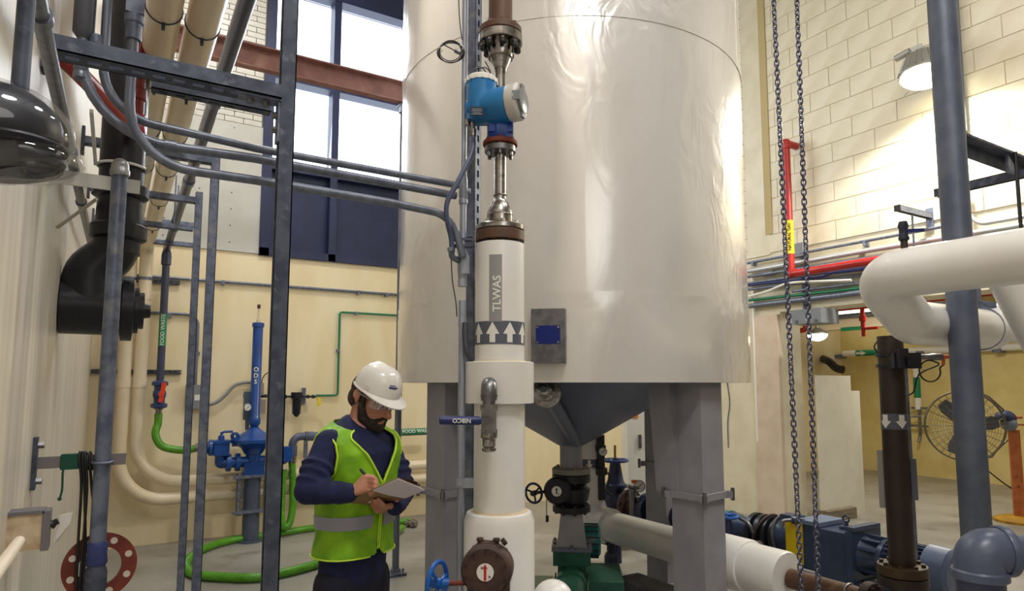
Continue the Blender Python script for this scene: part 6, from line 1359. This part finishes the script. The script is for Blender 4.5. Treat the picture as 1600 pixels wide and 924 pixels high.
# safety glasses
sg = thing('safety_glasses', "clear wraparound safety glasses on the bearded worker's face", 'glasses', hp_(.11, 0, 0))
g = G(); vs = []; fs = []; n = 20
for j in range(2):
    for rr in (0, .0018):
        for i in range(n + 1):
            a = (i / n - .5) * 2.5; x = .03 + (.078 + rr) * math.cos(a); y = (.080 + rr) * math.sin(a); dz = .008 * abs(math.cos(a)) ** 8 if j == 0 else 0
            vs.append(hp_(x, y, (-.026 + dz * 1.2 if j == 0 else .013)))
m = n + 1
for i in range(n): fs += [(i, i + 1, 2 * m + i + 1, 2 * m + i), (m + i, 3 * m + i, 3 * m + i + 1, m + i + 1), (2 * m + i, 2 * m + i + 1, 3 * m + i + 1, 3 * m + i), (i, m + i, m + i + 1, i + 1)]
g.add(vs, fs); part('lens', g, glass('lens_plastic', (.94, .95, .97, 1), .16, .02, .6), sg)
for s in (-1, 1): g = G(); g.tube([hp_(.055, s * .077, .006), hp_(.02, s * .083, .004), hp_(-.02, s * .086, .0)], .0032, 8); part('temple_arm', g, M('temple_clear_grey', (160, 160, 165), .25), sg)
g = G(); g.tube([hp_(.03 + .079 * math.cos(a), .081 * math.sin(a), .014) for a in [(i / 16 - .5) * 2.4 for i in range(17)]], .0022, 6); part('brow_bar', g, M('brow_bar_grey', (110, 112, 120), .3), sg)
# hard hat
hh = thing('hard_hat', 'white hard hat with small printed logo on the worker', 'hard hat', hp_(0, 0, .04))
g = G(); vs = []; fs = []; nu, nv = 40, 14
def hatp(a, t, off=0):
    r0 = .106 if math.cos(a) > 0 else .102; ca, sa = math.cos(a), math.sin(a); rr = math.cos(t * math.pi / 2) ** .72; zz = .105 * math.sin(t * math.pi / 2)
    return hp_((r0 + off) * rr * ca + .004, (.092 + off) * rr * sa, .028 + zz + (.004 * math.exp(-(sa / .14) ** 2) if t > .2 else 0) + off * .5)
for off in (0, -.004):
    for j in range(nv):
        for i in range(nu): vs.append(hatp(6.2832 * i / nu, j / nv, off))
    vs.append(hp_(.004, 0, .028 + .105 + .004 + off))
S1 = nv * nu + 1
for b in (0, S1):
    for j in range(nv - 1):
        for i in range(nu):
            i2 = (i + 1) % nu; f = (b + j * nu + i, b + j * nu + i2, b + (j + 1) * nu + i2, b + (j + 1) * nu + i); fs.append(f if b == 0 else f[::-1])
    for i in range(nu): f = (b + (nv - 1) * nu + i, b + (nv - 1) * nu + (i + 1) % nu, b + nv * nu); fs.append(f if b == 0 else f[::-1])
for i in range(nu): fs.append((i, S1 + i, S1 + (i + 1) % nu, (i + 1) % nu))
g.add(vs, fs); part('shell', g, HATM, hh, smooth=60)
g = G(); vs = []; fs = []; n = 28   # brim: narrow lip all round, long peak in front
for k in range(n * 2):
    a = math.pi * k / n; ca, sa = math.cos(a), math.sin(a); ext = .006 + .040 * max(0, ca) ** 1.6
    r0 = .106 if ca > 0 else .102
    for rr, dz in ((0, 0), (ext, -.006 - .012 * max(0, ca) ** 2)):
        for tz in (0, -.004): vs.append(hp_((r0 - .002 + rr) * ca + .004, (.090 + rr * (.9 if ca > 0 else 1)) * sa, .029 + dz + tz))
for k in range(n * 2):
    b = k * 4; c = ((k + 1) % (n * 2)) * 4; fs += [(b, b + 2, c + 2, c), (b + 1, c + 1, c + 3, b + 3), (b + 2, b + 3, c + 3, c + 2), (b, c, c + 1, b + 1)]
g.add(vs, fs); part('brim', g, HATM, hh, smooth=50)
g = G()
for j, (w_, t_) in enumerate(((.05, .30), (.046, .36))):
    for k in range(5 if j else 8):
        a = -.28 + (k - 3.5) * (.055 if j == 0 else .06) + .05 * j; p0 = hatp(a, t_, .0008); nrm = (p0 - hp_(0, 0, .05)).normalized(); up = hU - nrm * hU.dot(nrm); up.normalize(); sd = up.cross(nrm)
        g.box(p0, (.0046 if k % 3 else .0058, .0012, .007 if j == 0 else .0035), Matrix((sd, nrm, up)).transposed())
part('logo', g, M('logo_blue', (58, 66, 116), .5), hh, 'small blue printed logo', kind='stuff')
g = G()
for s in (-1, 1): g.box(hatp(s * 1.35, .10, .001), (.02, .004, .014), HR)
part('slot_covers', g, HATM, hh, kind='stuff')
# sweater: torso with both sleeves as one skin
CS = [(-.14, .150, .098, .0), (.0, .152, .105, .0), (.10, .150, .108, .0), (.22, .158, .112, .0), (.34, .170, .115, .0), (.42, .180, .110, .0), (.468, .180, .098, -.004), (.502, .168, .086, -.006), (.527, .132, .074, -.006), (.546, .088, .066, -.004), (.562, .062, .056, .0)]
zb0 = P(552, 880, d=PD).z; zsc = (P(552, 654, d=PD).z - zb0) / .545
def ring(i, th, off=0.0):
    t, a, b, fo = CS[i]; s, c = math.sin(th), math.cos(th)
    s_ = math.copysign(abs(s) ** .86, s); c_ = math.copysign(abs(c) ** .86, c)
    lean = .045 * t / .545
    hi = max(0, (t - .44) / .12)
    return bp_(fo + lean * .6 - .012 * hi + (b + off) * c_, (a + off) * s_ + .0, zb0 + t * zsc - .060 * hi * (.5 + .5 * c) ** 1.3)
def torso_g(off, i0=0, i1=None, n=40):
    g = G(); vs = []; fs = []; ids = list(range(i0, i1 if i1 else len(CS)))
    for i in ids:
        for k in range(n): vs.append(ring(i, 2 * math.pi * k / n, off))
    for j in range(len(ids) - 1):
        for k in range(n): k2 = (k + 1) % n; fs.append((j * n + k, j * n + k2, (j + 1) * n + k2, (j + 1) * n + k))
    fs.append(tuple(reversed(range(n)))); fs.append(tuple(range((len(ids) - 1) * n, len(ids) * n))); return g.add(vs, fs)
g = torso_g(-.004)
for sh, el, wr_ in ((shR, elR, wrR), (shL, elL, wrL)):
    w_ = el + (wr_ - el) * .96; chain(g, [bp_(0, (sh - pelv).dot(plf) * .5, sh.z + .0), sh, sh + (el - sh) * .5, el, el + (w_ - el) * .5, w_], [.056, .058, .054, .050, .045, .039])
    for f_, dr in ((.25, .004), (.55, .005), (.8, .004)): 
        c = el + (sh - el) * f_ * .6; g.torus(c, sh - el, .048 + .014 * f_, .009, 18, 8)
        c = el + (w_ - el) * f_; g.torus(c, w_ - el, .046 - .008 * f_, .006, 18, 8)
sw = vpart('sweater', g, .0075, NAVYC, wk, 4)
g = G(); g.torus(nk - UP * .022 - pf * .004, (UP + pf * .45), .064, .009, 28, 8); part('collar', g, NAVYC, sw)
# trousers and boots
g = torso_g(-.014, 0, 2)
g.ell(bp_(0, 0, hipz - .08), (.100, .150, .13), Matrix((pf, plf, UP)).transposed())
for i in (0, 1): chain(g, [hip[i] - UP * .02, (hip[i] + knee[i]) / 2, knee[i], (knee[i] + ank[i]) / 2, ank[i] + UP * .02], [.092, .082, .068, .064, .066])
g2 = G(); g2.v = [v - UP * .02 for v in g.v]; g2.f = g.f
vpart('trousers', g2, .010, JEAN, wk, 4)
for i in (0, 1):
    g = G(); a = ank[i]; g.ell(a + pf * .075 - UP * .045, (.145, .050, .045), Matrix((pf, plf, UP)).transposed()); caps(g, a + UP * .02, a - UP * .03, .052, .05)
    me = vpart('boot', g, .008, M('boot_brown', (60, 44, 34), .6), wk, 2)
# vest
g = G(); n = 192; zs = []; vs = []; rings = []
def lerp_ring(t, th, off):
    for i in range(len(CS) - 1):
        if CS[i][0] <= t <= CS[i + 1][0] + 1e-6:
            f = (t - CS[i][0]) / (CS[i + 1][0] - CS[i][0]); return ring(i, th, off) * (1 - f) + ring(i + 1, th, off) * f
    return ring(len(CS) - 1, th, off)
th0 = R_(2)   # front edge line
t_hem, t_arm, t_top, t_v = .048, .305, .545, .315
def vhalf(t):      # half opening of the V neck, in radians
    if t < t_v: return .012 + (.05 * max(0, (.10 - t) / .06) if t < .10 else 0)
    return .012 + .80 * ((t - t_v) / (t_top - t_v)) ** 1.15
def arml(f): return .160 + .03 * max(0, 1 - f * 4) ** 2
def keep(t, th):
    a = (th + math.pi) % (2 * math.pi) - math.pi
    if abs(a - th0) < vhalf(t): return False
    if t > t_arm:
        f = (t - t_arm) / (t_top - t_arm)
        for i in range(len(CS) - 1):
            if CS[i][0] <= t <= CS[i + 1][0]: q_ = (t - CS[i][0]) / (CS[i + 1][0] - CS[i][0]); av = CS[i][1] * (1 - q_) + CS[i + 1][1] * q_; break
        if av * abs(math.sin(th)) ** .86 > arml(f): return False
    return True
NT = 96; vs = []; fs = []; idx = {}
def flare(t): return .013 + (.012 * max(0, (.12 - t) / .07)) 
for off_ in (0, -.003):
    for j in range(NT + 1):
        t = t_hem + (t_top - t_hem) * j / NT
        for k in range(n):
            th = 2 * math.pi * k / n; w_ = .0025 * math.sin(th * 7 + t * 30) * math.sin(t * 22 + th * 3) + .002 * math.sin(th * 13 - t * 40)
            vs.append(lerp_ring(t, th, flare(t) + off_ + w_))
B = (NT + 1) * n; K = {}
for j in range(NT):
    for k in range(n): K[(j, k)] = keep(t_hem + (t_top - t_hem) * (j + .5) / NT, 2 * math.pi * (k + .5) / n)
for (j, k), on in K.items():
    if not on: continue
    k2 = (k + 1) % n; a, b, c, d = j * n + k, j * n + k2, (j + 1) * n + k2, (j + 1) * n + k
    fs += [(a, b, c, d), (B + d, B + c, B + b, B + a)]
    if not K.get((j - 1, k)): fs.append((B + a, B + b, b, a))
    if not K.get((j + 1, k)): fs.append((d, c, B + c, B + d))
    if not K[(j, (k - 1) % n)]: fs.append((a, d, B + d, B + a))
    if not K[(j, k2)]: fs.append((b, B + b, B + c, c))
g = G(); g.add(vs, fs)
ve = part('vest', g, LIME, wk, smooth=60)
m_ = ve.modifiers.new('smooth', 'SMOOTH'); m_.iterations = 8; m_.factor = .5
g = G()
for s in (-1, 1):     # shoulder straps run over onto the back
    for tt in (0,): pass
    e = []
    for j in range(18):
        t = t_v + (t_top - t_v) * j / 17 ; e.append(lerp_ring(t, th0 + s * (vhalf(t) + .015), .018))
    g.tube(e, .0042, 8)
    e2 = [lerp_ring(t_hem + .02 + (t_v - t_hem - .02) * j / 10, th0 + s * .02, .019) for j in range(11)]
    g.tube(e2, .0028, 6)
    for side in (-1, 1):
        e3 = []
        for j in range(20):
            f = j / 19 * .93; t = t_arm + (t_top - t_arm) * f
            for i in range(len(CS) - 1):
                if CS[i][0] <= t <= CS[i + 1][0]: q_ = (t - CS[i][0]) / (CS[i + 1][0] - CS[i][0]); av = CS[i][1] * (1 - q_) + CS[i + 1][1] * q_; break
            ss = min(1, arml(f) / av) ** (1 / .86); th = math.asin(ss); e3.append(lerp_ring(t, s * (th if side > 0 else math.pi - th), .018))
        g.tube(e3, .0042, 8)
hem = [lerp_ring(t_hem, 2 * math.pi * k / n, flare(t_hem) + .001) for k in range(5, n - 4)]; g.tube(hem, .0035, 6)
part('piping', g, LIMEP, ve)
g = G(); vs = []; fs = []; t0, t1 = (P(552, 817, d=PD).z - zb0) / zsc, (P(552, 797, d=PD).z - zb0) / zsc
ks_ = [k for k in range(4, n - 3)]
for k in ks_:
    th = 2 * math.pi * k / n
    for t in (t0, t1):
        w_ = .0025 * math.sin(th * 7 + t * 30) * math.sin(t * 22 + th * 3)
        for o_ in (.012, .0165): vs.append(lerp_ring(t, th, o_ + w_ + .001))
for i in range(len(ks_) - 1):
    b = i * 4; c = b + 4; fs += [(b + 1, c + 1, c + 3, b + 3), (b, b + 2, c + 2, c), (b, c, c + 1, b + 1), (b + 2, b + 3, c + 3, c + 2)]
g.add(vs, fs); part('reflective_band', g, SILVER, ve, 'silver reflective waist band')
# clipboard
cb = thing('clipboard', 'clipboard with papers folded over its back in the hands of the worker', 'clipboard', cD)
g = G(); T = .0035; vs = [cA, cB, cC, cD] + [p + cn * T for p in (cA, cB, cC, cD)]; g.add(vs, [(0, 1, 2, 3), (7, 6, 5, 4), (0, 4, 5, 1), (1, 5, 6, 2), (2, 6, 7, 3), (3, 7, 4, 0)]); part('board', g, M('hardboard', (150, 118, 82), .6, col2=(132, 102, 70), scale=30), cb)
def bq(a, b, off): return cA + (cB - cA) * a + (cD - cA) * b + cn * off
def sheetq(qs, o0, o1):
    v = [bq(a, b, o0) for a, b in qs] + [bq(a, b, o1) for a, b in qs]; n_ = len(qs); return G().add(v, [tuple(range(n_)), tuple(reversed(range(n_, 2 * n_)))] + [(i, n_ + i, n_ + (i + 1) % n_, (i + 1) % n_) for i in range(n_)])
PAP = M('paper_white', (222, 214, 222), .7)
part('folded_paper', sheetq([(.52, .01), (1.005, .0), (1.005, .985), (.62, .99), (.545, .5)], T + .0005, T + .0025), PAP, cb)
part('paper', sheetq([(.03, .03), (.98, .03), (.98, .97), (.03, .97)], -.003, -.0008), PAP, cb)
lbq = part('sticker', sheetq([(.16, .44), (.30, .40), (.34, .62), (.20, .66)], T + .0003, T + .0012), WHITES, cb)
g = sheetq([(.20, .48), (.28, .46), (.30, .58), (.22, .60)], T + .0012, T + .0018); part('sticker_print', g, GREYL, lbq)
g = G(); c1, c2 = bq(.985, .3, -.008), bq(.985, .7, -.008); g.tube([c1, c2], .007, 10); g.bar(bq(.95, .35, -.008), bq(.95, .65, -.008), .04, .004, cn); part('clip', g, M('clip_dark', (70, 50, 44), .4, .6), cb)
pn = thing('pen', "dark navy pen held upright in the worker's right hand", 'pen', q(580, 757, -.10))
g = G(); a, b = q(563, 733, -.05), q(583, 758, -.098); g.tube([a, a + (b - a) * .08, b - (b - a) * .1, b], [.004, .0058, .0055, .0015], 10); part('barrel', g, M('pen_navy', (22, 26, 54), .35), pn)
g = G(); g.bar(a + (CAMP - a).normalized() * .006, a + (b - a) * .3 + (CAMP - a).normalized() * .0065, .003, .0015); part('pocket_clip', g, STAIND, pn)
# ================================================================ the room beyond the opening
YPn = 5.02; xb0 = XR2 + .02; x1 = P(1328, 600, Y=YPn).x; x2 = P(1345, 700, Y=YPn + .06).x
BRD = M('board_white', (230, 226, 210), .5, col2=(222, 217, 198), scale=3)
g = G(); zt_ = P(1290, 587, Y=YPn).z; g.box(((xb0 + x1) / 2, YPn, (.13 + zt_) / 2), (x1 - xb0, .02, zt_ - .13)); single('white_board', g, BRD, 'tall white board propped on a timber beyond the opening', 'board', None)
g = G(); zt2 = P(1337, 611, Y=YPn + .06).z; g.box(((xb0 + .4 + x2) / 2, YPn + .05, zt2 / 2), (x2 - xb0 - .4, .02, zt2)); single('white_board', g, BRD, 'lower white board showing to the right of the tall board', 'board', None)
g = G(); xa, xb_ = xb0, P(1333, 800, Y=YPn - .05).x; g.box(((xa + xb_) / 2, YPn - .03, .065), (xb_ - xa, .14, .13)); single('timber_beam', g, WOODM, 'weathered timber beam lying under the white boards', 'timber')
# white pipes on the far wall
xw_ = XF - .14
a, b = P(1245, 554.5, X=xw_), P(1600, 545, X=xw_); z_ = (P(1320, 553, X=xw_).z); t = thing('far_white_pipe', 'white pipe with green label running along the far yellow wall', 'pipe', (xw_, 5, z_))
g = G(); g.cyl((xw_, 7.8, z_), (xw_, 0, z_), .06, n=14); part('pipe', g, WHITEP, t)
y0, y1 = P(1339, 552, X=xw_).y, P(1378, 552, X=xw_).y; g = G(); patch(g, (xw_, 0, z_), (0, -1, 0), .06, (-1, 0, -.1), -y0, -y1, -1.2, 1.2, .003, 10); lb = part('pipe_label', g, GREENS, t); g = G(); polywrap(g, [(-.05, -y0 + .1), (0, -y0 + .22), (.05, -y0 + .1), (0.02, -y0 + .1), (.02, -y0 + .02), (-.02, -y0 + .02), (-.02, -y0 + .1)], (xw_, 0, z_), (0, -1, 0), .06, (-1, 0, -.1), .006); part('arrow', g, WHITES, lb)
for px in (1312, 1440, 1560): g = G(); q_ = P(px, 552, X=xw_); g.box((xw_ + .02, q_.y, z_ - .05), (.2, .12, .07)); part('hanger', g, GALV, t)
vy_ = P(1435, 640, X=xw_).y; z0, z1 = P(1437, 640, X=xw_).z, z_; t = thing('far_drop_pipe', 'white drop pipe with green label and taps by the fan', 'pipe', (xw_, vy_, z0))
g = G(); g.cyl((xw_, vy_, z0), (xw_, vy_, z1), .055, n=14); part('pipe', g, WHITEP, t)
z2, z3 = P(1435, 622, X=xw_).z, P(1435, 590, X=xw_).z; g = G(); patch(g, (xw_, vy_, 0), UP, .055, (-1, -.5, 0), z2, z3, -1.2, 1.2, .003, 10); part('pipe_label', g, GREENS, t)
for y in (638, 666): g = G(); q_ = P(1437, y, X=xw_); g.bar(q_ - Vector((0, .14, 0)), q_ + Vector((0, .14, 0)), .05, .04); part('tap_bar', g, STAIND, t)
g = G(); g.cyl(P(1437, 640, X=xw_), P(1438, 682, X=xw_), .025, n=10); g.cyl(P(1438, 682, X=xw_), P(1435, 691, X=xw_ - .05), .025, n=10); g.cyl(P(1422, 651, X=xw_ - .1), P(1440, 651, X=xw_), .018, n=8); part('tap_body', g, STAIND, t)
# small glowing lamp and light box
lc = P(1277, 522, X=9.6); t = thing('jar_lamp', 'small glowing dome lamp beyond the opening behind the chain', 'lamp', lc); r_ = 15 * dist(lc) / FPX
g = G(); g.ell(lc, (r_, r_, r_ * .75), nu=20, nv=8, t0=math.pi / 2, t1=math.pi); part('lens', g, MATS['lamp_lens'], t); g = G(); g.lathe(lc, UP, [(r_ * 1.05, -.005), (r_ * 1.05, .02), (r_ * .4, .08), (.03, .1), (.03, ZC2 - lc.z - .01)], 18); part('housing', g, MATS['lamp_aluminium'], t)
a = P(1306, 494, X=11.9); t = thing('light_box', 'bright fluorescent light box seen under the lintel', 'lamp', a); y0, y1 = P(1304, 494, X=11.9).y, P(1400, 494, X=11.9).y; z0, z1 = P(1320, 502, X=11.9).z, P(1320, 487, X=11.9).z
g = G(); g.box((11.9, (y0 + y1) / 2, (z0 + z1) / 2), (.12, y0 - y1, z1 - z0)); part('diffuser', g, M('diffuser_glow', (255, 250, 236), .4, emit=(255, 248, 228), estr=2.2), t)
g = G(); g.box((11.9, (y0 + y1) / 2, (z1 + ZC2) / 2), (.16, y0 - y1 + .05, ZC2 - z1 - .005)); part('housing', g, WHITEP, t)
a, b = P(1262, 512, X=10.4), P(1420, 500, X=10.4); z_ = P(1300, 509, X=10.4).z; g = G(); g.box((10.4, (a.y + b.y) / 2, z_), (.25, a.y - b.y, .17)); t = thing('cable_tray', 'cream cable tray running under the ceiling of the far room', 'tray', (10.4, (a.y + b.y) / 2, z_)); part('tray', g, CREAM, t)
g = G(); g.cyl((10.25, a.y, z_ + .12), (10.25, b.y, z_ + .12), .04, n=10); part('conduit', g, CONDM, t)
g = G(); q_ = P(1330, 514, X=10.27); g.box(q_ , (.02, .35, .06)); part('green_label', g, GREENS, t)
for y in (a.y - .3, b.y + .5): g = G(); g.cyl((10.4, y, z_), (10.4, y, ZC2), .012, n=6); part('hanger_rod', g, GALV, t)
# red sprinkler pipe of the far room
zr = P(1320, 482.5, X=8.6).z; zr = min(zr, ZC2 - .08); t = thing('far_sprinkler_pipe', 'red sprinkler pipe with drop seen under the lintel', 'pipe', (8.6, 4.5, zr)); g = G(); g.cyl((8.6, 7.5, zr), (8.6, 0, zr), .03, n=12); part('pipe', g, REDP, t)
q_ = P(1348, 500, X=8.6); g = G(); g.cyl((8.6, q_.y, P(1349, 526, X=8.6).z), (8.6, q_.y, zr), .028, n=10); g.cyl((8.6, q_.y, P(1349, 514, X=8.6).z), (8.6, q_.y - .2, P(1349, 514, X=8.6).z), .02, n=8); g.cyl((8.6, q_.y, P(1348, 502, X=8.6).z), (8.6, q_.y, P(1348, 494, X=8.6).z), .045, n=10); part('drop', g, REDP, t)
g = G(); g.tube([P(1244, 518, X=8.0), P(1258, 516, X=8.0), P(1260, 505, X=8.0), Vector((8.0, P(1260, 505, X=8.0).y, ZC2 - .002))], .035, 12, .05, 4); single('red_pipe_bend', g, REDP, 'short red pipe bend beside the jamb under the grey box', 'pipe')
g = G(); g.tube(crom([P(1276, 556, X=XF - .07), P(1286, 561, X=11.9), P(1296, 566, X=11.6), P(1306, 575, X=11.6), P(1317, 578, X=11.6)], 4), .075, 14); single('black_hose', g, BLACKR, 'thick black hose stub hanging below the far white pipe', 'hose')
# pedestal fan, orange stand, cap
fs_ = P(1594, 816, Z=0); fc_ = P(1507, 666, d=dist(fs_) + .0)
fn = thing('pedestal_fan', 'large caged pedestal fan on an orange post and yellow base', 'fan', (fs_.x, fs_.y, 0))
g = G(); g.lathe((fs_.x, fs_.y, 0), UP, [(.27, 0), (.27, .03), (.2, .06), (.06, .075)], 32); part('base', g, YELLOWB, fn)
zt_ = P(1575, 672, d=dist(fs_)).z; g = G(); g.box((fs_.x, fs_.y, zt_ / 2 + .03), (.11, .11, zt_ - .06), rotz(.5)); part('post', g, ORANGE, fn)
fa = (-FW * .93 - RT * .36 ).normalized(); rf = .42; u, v, k = frame(fa)
DK = M('fan_cage_steel', (120, 112, 96), .45, .6)
for off in (-.06, .06):
    g = G(); g.torus(fc_ + fa * off * .3, fa, rf, .010, 40, 6)
    for rr in (.36, .30, .24, .18, .12): g.torus(fc_ + fa * off * (1.25 - .7 * rr), fa, rr, .0025, 36, 4)
    for i in range(28):
        a = 2 * math.pi * i / 28; dv = u * math.cos(a) + v * math.sin(a); g.tube([fc_ + dv * .06 + fa * off * 1.15, fc_ + dv * .28 + fa * off * 1.1, fc_ + dv * rf + fa * off * .3], .0026, 4)
    part('cage', g, DK, fn)
g = G(); g.lathe(fc_ - fa * .16, fa, [(.06, 0), (.085, .02), (.085, .12), (.05, .15)], 18); part('motor', g, BLACKI, fn)
for i in range(3):
    a = .15 + i * 2.094; dv = u * math.cos(a) + v * math.sin(a); tv_ = (fa.cross(dv)).normalized(); g = G(); vs = []
    for rr, wd in ((.05, .04), (.16, .07), (.28, .085), (.36, .06)):
        for s in (-1, 1): vs += [fc_ + dv * rr + tv_ * s * wd + fa * s * .02, fc_ + dv * rr + tv_ * s * wd + fa * (s * .02 + .004)]
    fs = []
    for j in range(3): b = j * 4; c = b + 4; fs += [(b, b + 2, c + 2, c), (b + 1, c + 1, c + 3, b + 3), (b, c, c + 1, b + 1), (b + 2, b + 3, c + 3, c + 2)]
    fs += [(0, 1, 3, 2), (12, 14, 15, 13)]; g.add(vs, fs); part('blade', g, M('fan_blade_navy', (84, 88, 98), .4), fn)
g = G(); g.lathe(fc_ - fa * .02, fa, [(.05, 0), (.05, .05), (.03, .06)], 16); part('hub', g, BLACKI, fn)
dF = dist(fs_); yk0 = Vector((fs_.x, fs_.y, zt_ - .05))
g = G(); g.tube([P(1531, 614, d=dF), P(1545, 620, d=dF), P(1568, 641, d=dF)], .012, 8); g.tube([P(1536, 717, d=dF), P(1550, 714, d=dF), P(1556, 705, d=dF), P(1574, 688, d=dF)], .012, 8); part('yoke', g, DK, fn)
g = G(); g.tube(crom([P(1537, 730, d=dF + .1), P(1556, 746, d=dF + .1), P(1578, 762, d=dF + .1), P(1610, 780, d=dF + .1)], 4), .008, 6); part('power_cord', g, BLACKR, fn)
hc = P(1571, 655, d=dF - .0); ct = thing('hung_cap', 'navy cap with grey visor hung on top of the orange fan post', 'cap', hc - UP * .1); R = Matrix((RT, FW, UP)).transposed()
g = G(); g.ell(hc, (.115, .11, .105), R, 20, 10, 0, math.pi * .55); part('crown', g, M('cap_navy', (30, 40, 78), .6), ct)
g = G(); g.ell(hc + RT * .015 - UP * .06 - FW * .03, (.085, .10, .085), R @ Matrix.Rotation(.5, 3, 'Y'), 20, 10); part('visor', g, M('cap_grey', (120, 128, 142), .5), ct)
g = G(); g.cyl(hc + RT * .08 + UP * .02, hc + RT * .20 + UP * .02, .018, n=8); g.cyl(hc + RT * .10 - UP * .07, hc + RT * .25 - UP * .07, .012, n=8); part('strap_pegs', g, ORANGE, ct)
# wires on the cream wall, thin white conduits near the corner
g = G(); g.tube(crom([P(1136, 598, X=XR - .012), P(1140, 630, X=XR - .012), P(1137, 660, X=XR - .012), P(1138, 700, X=XR - .012)], 4), .006, 6); single('wall_wire', g, GALVD, 'thin grey wire hanging down the cream wall right of tank leg', 'cable')
a = P(1181, 600, X=XR - .05); g = G(); g.cyl((a.x, a.y, P(1182, 690, X=XR - .05).z), (a.x, a.y, 3.0), .018, n=8); single('white_wall_conduit', g, WHITEP, 'thin white conduit on the wall just left of the pilaster', 'conduit')
a = P(1112, 700, X=XR - .06); g = G(); g.cyl((a.x, a.y, 0.02), (a.x, a.y, 2.6), .045, n=12); single('white_wall_pipe', g, WHITEP, 'white vertical pipe on the wall just right of tank leg', 'pipe')
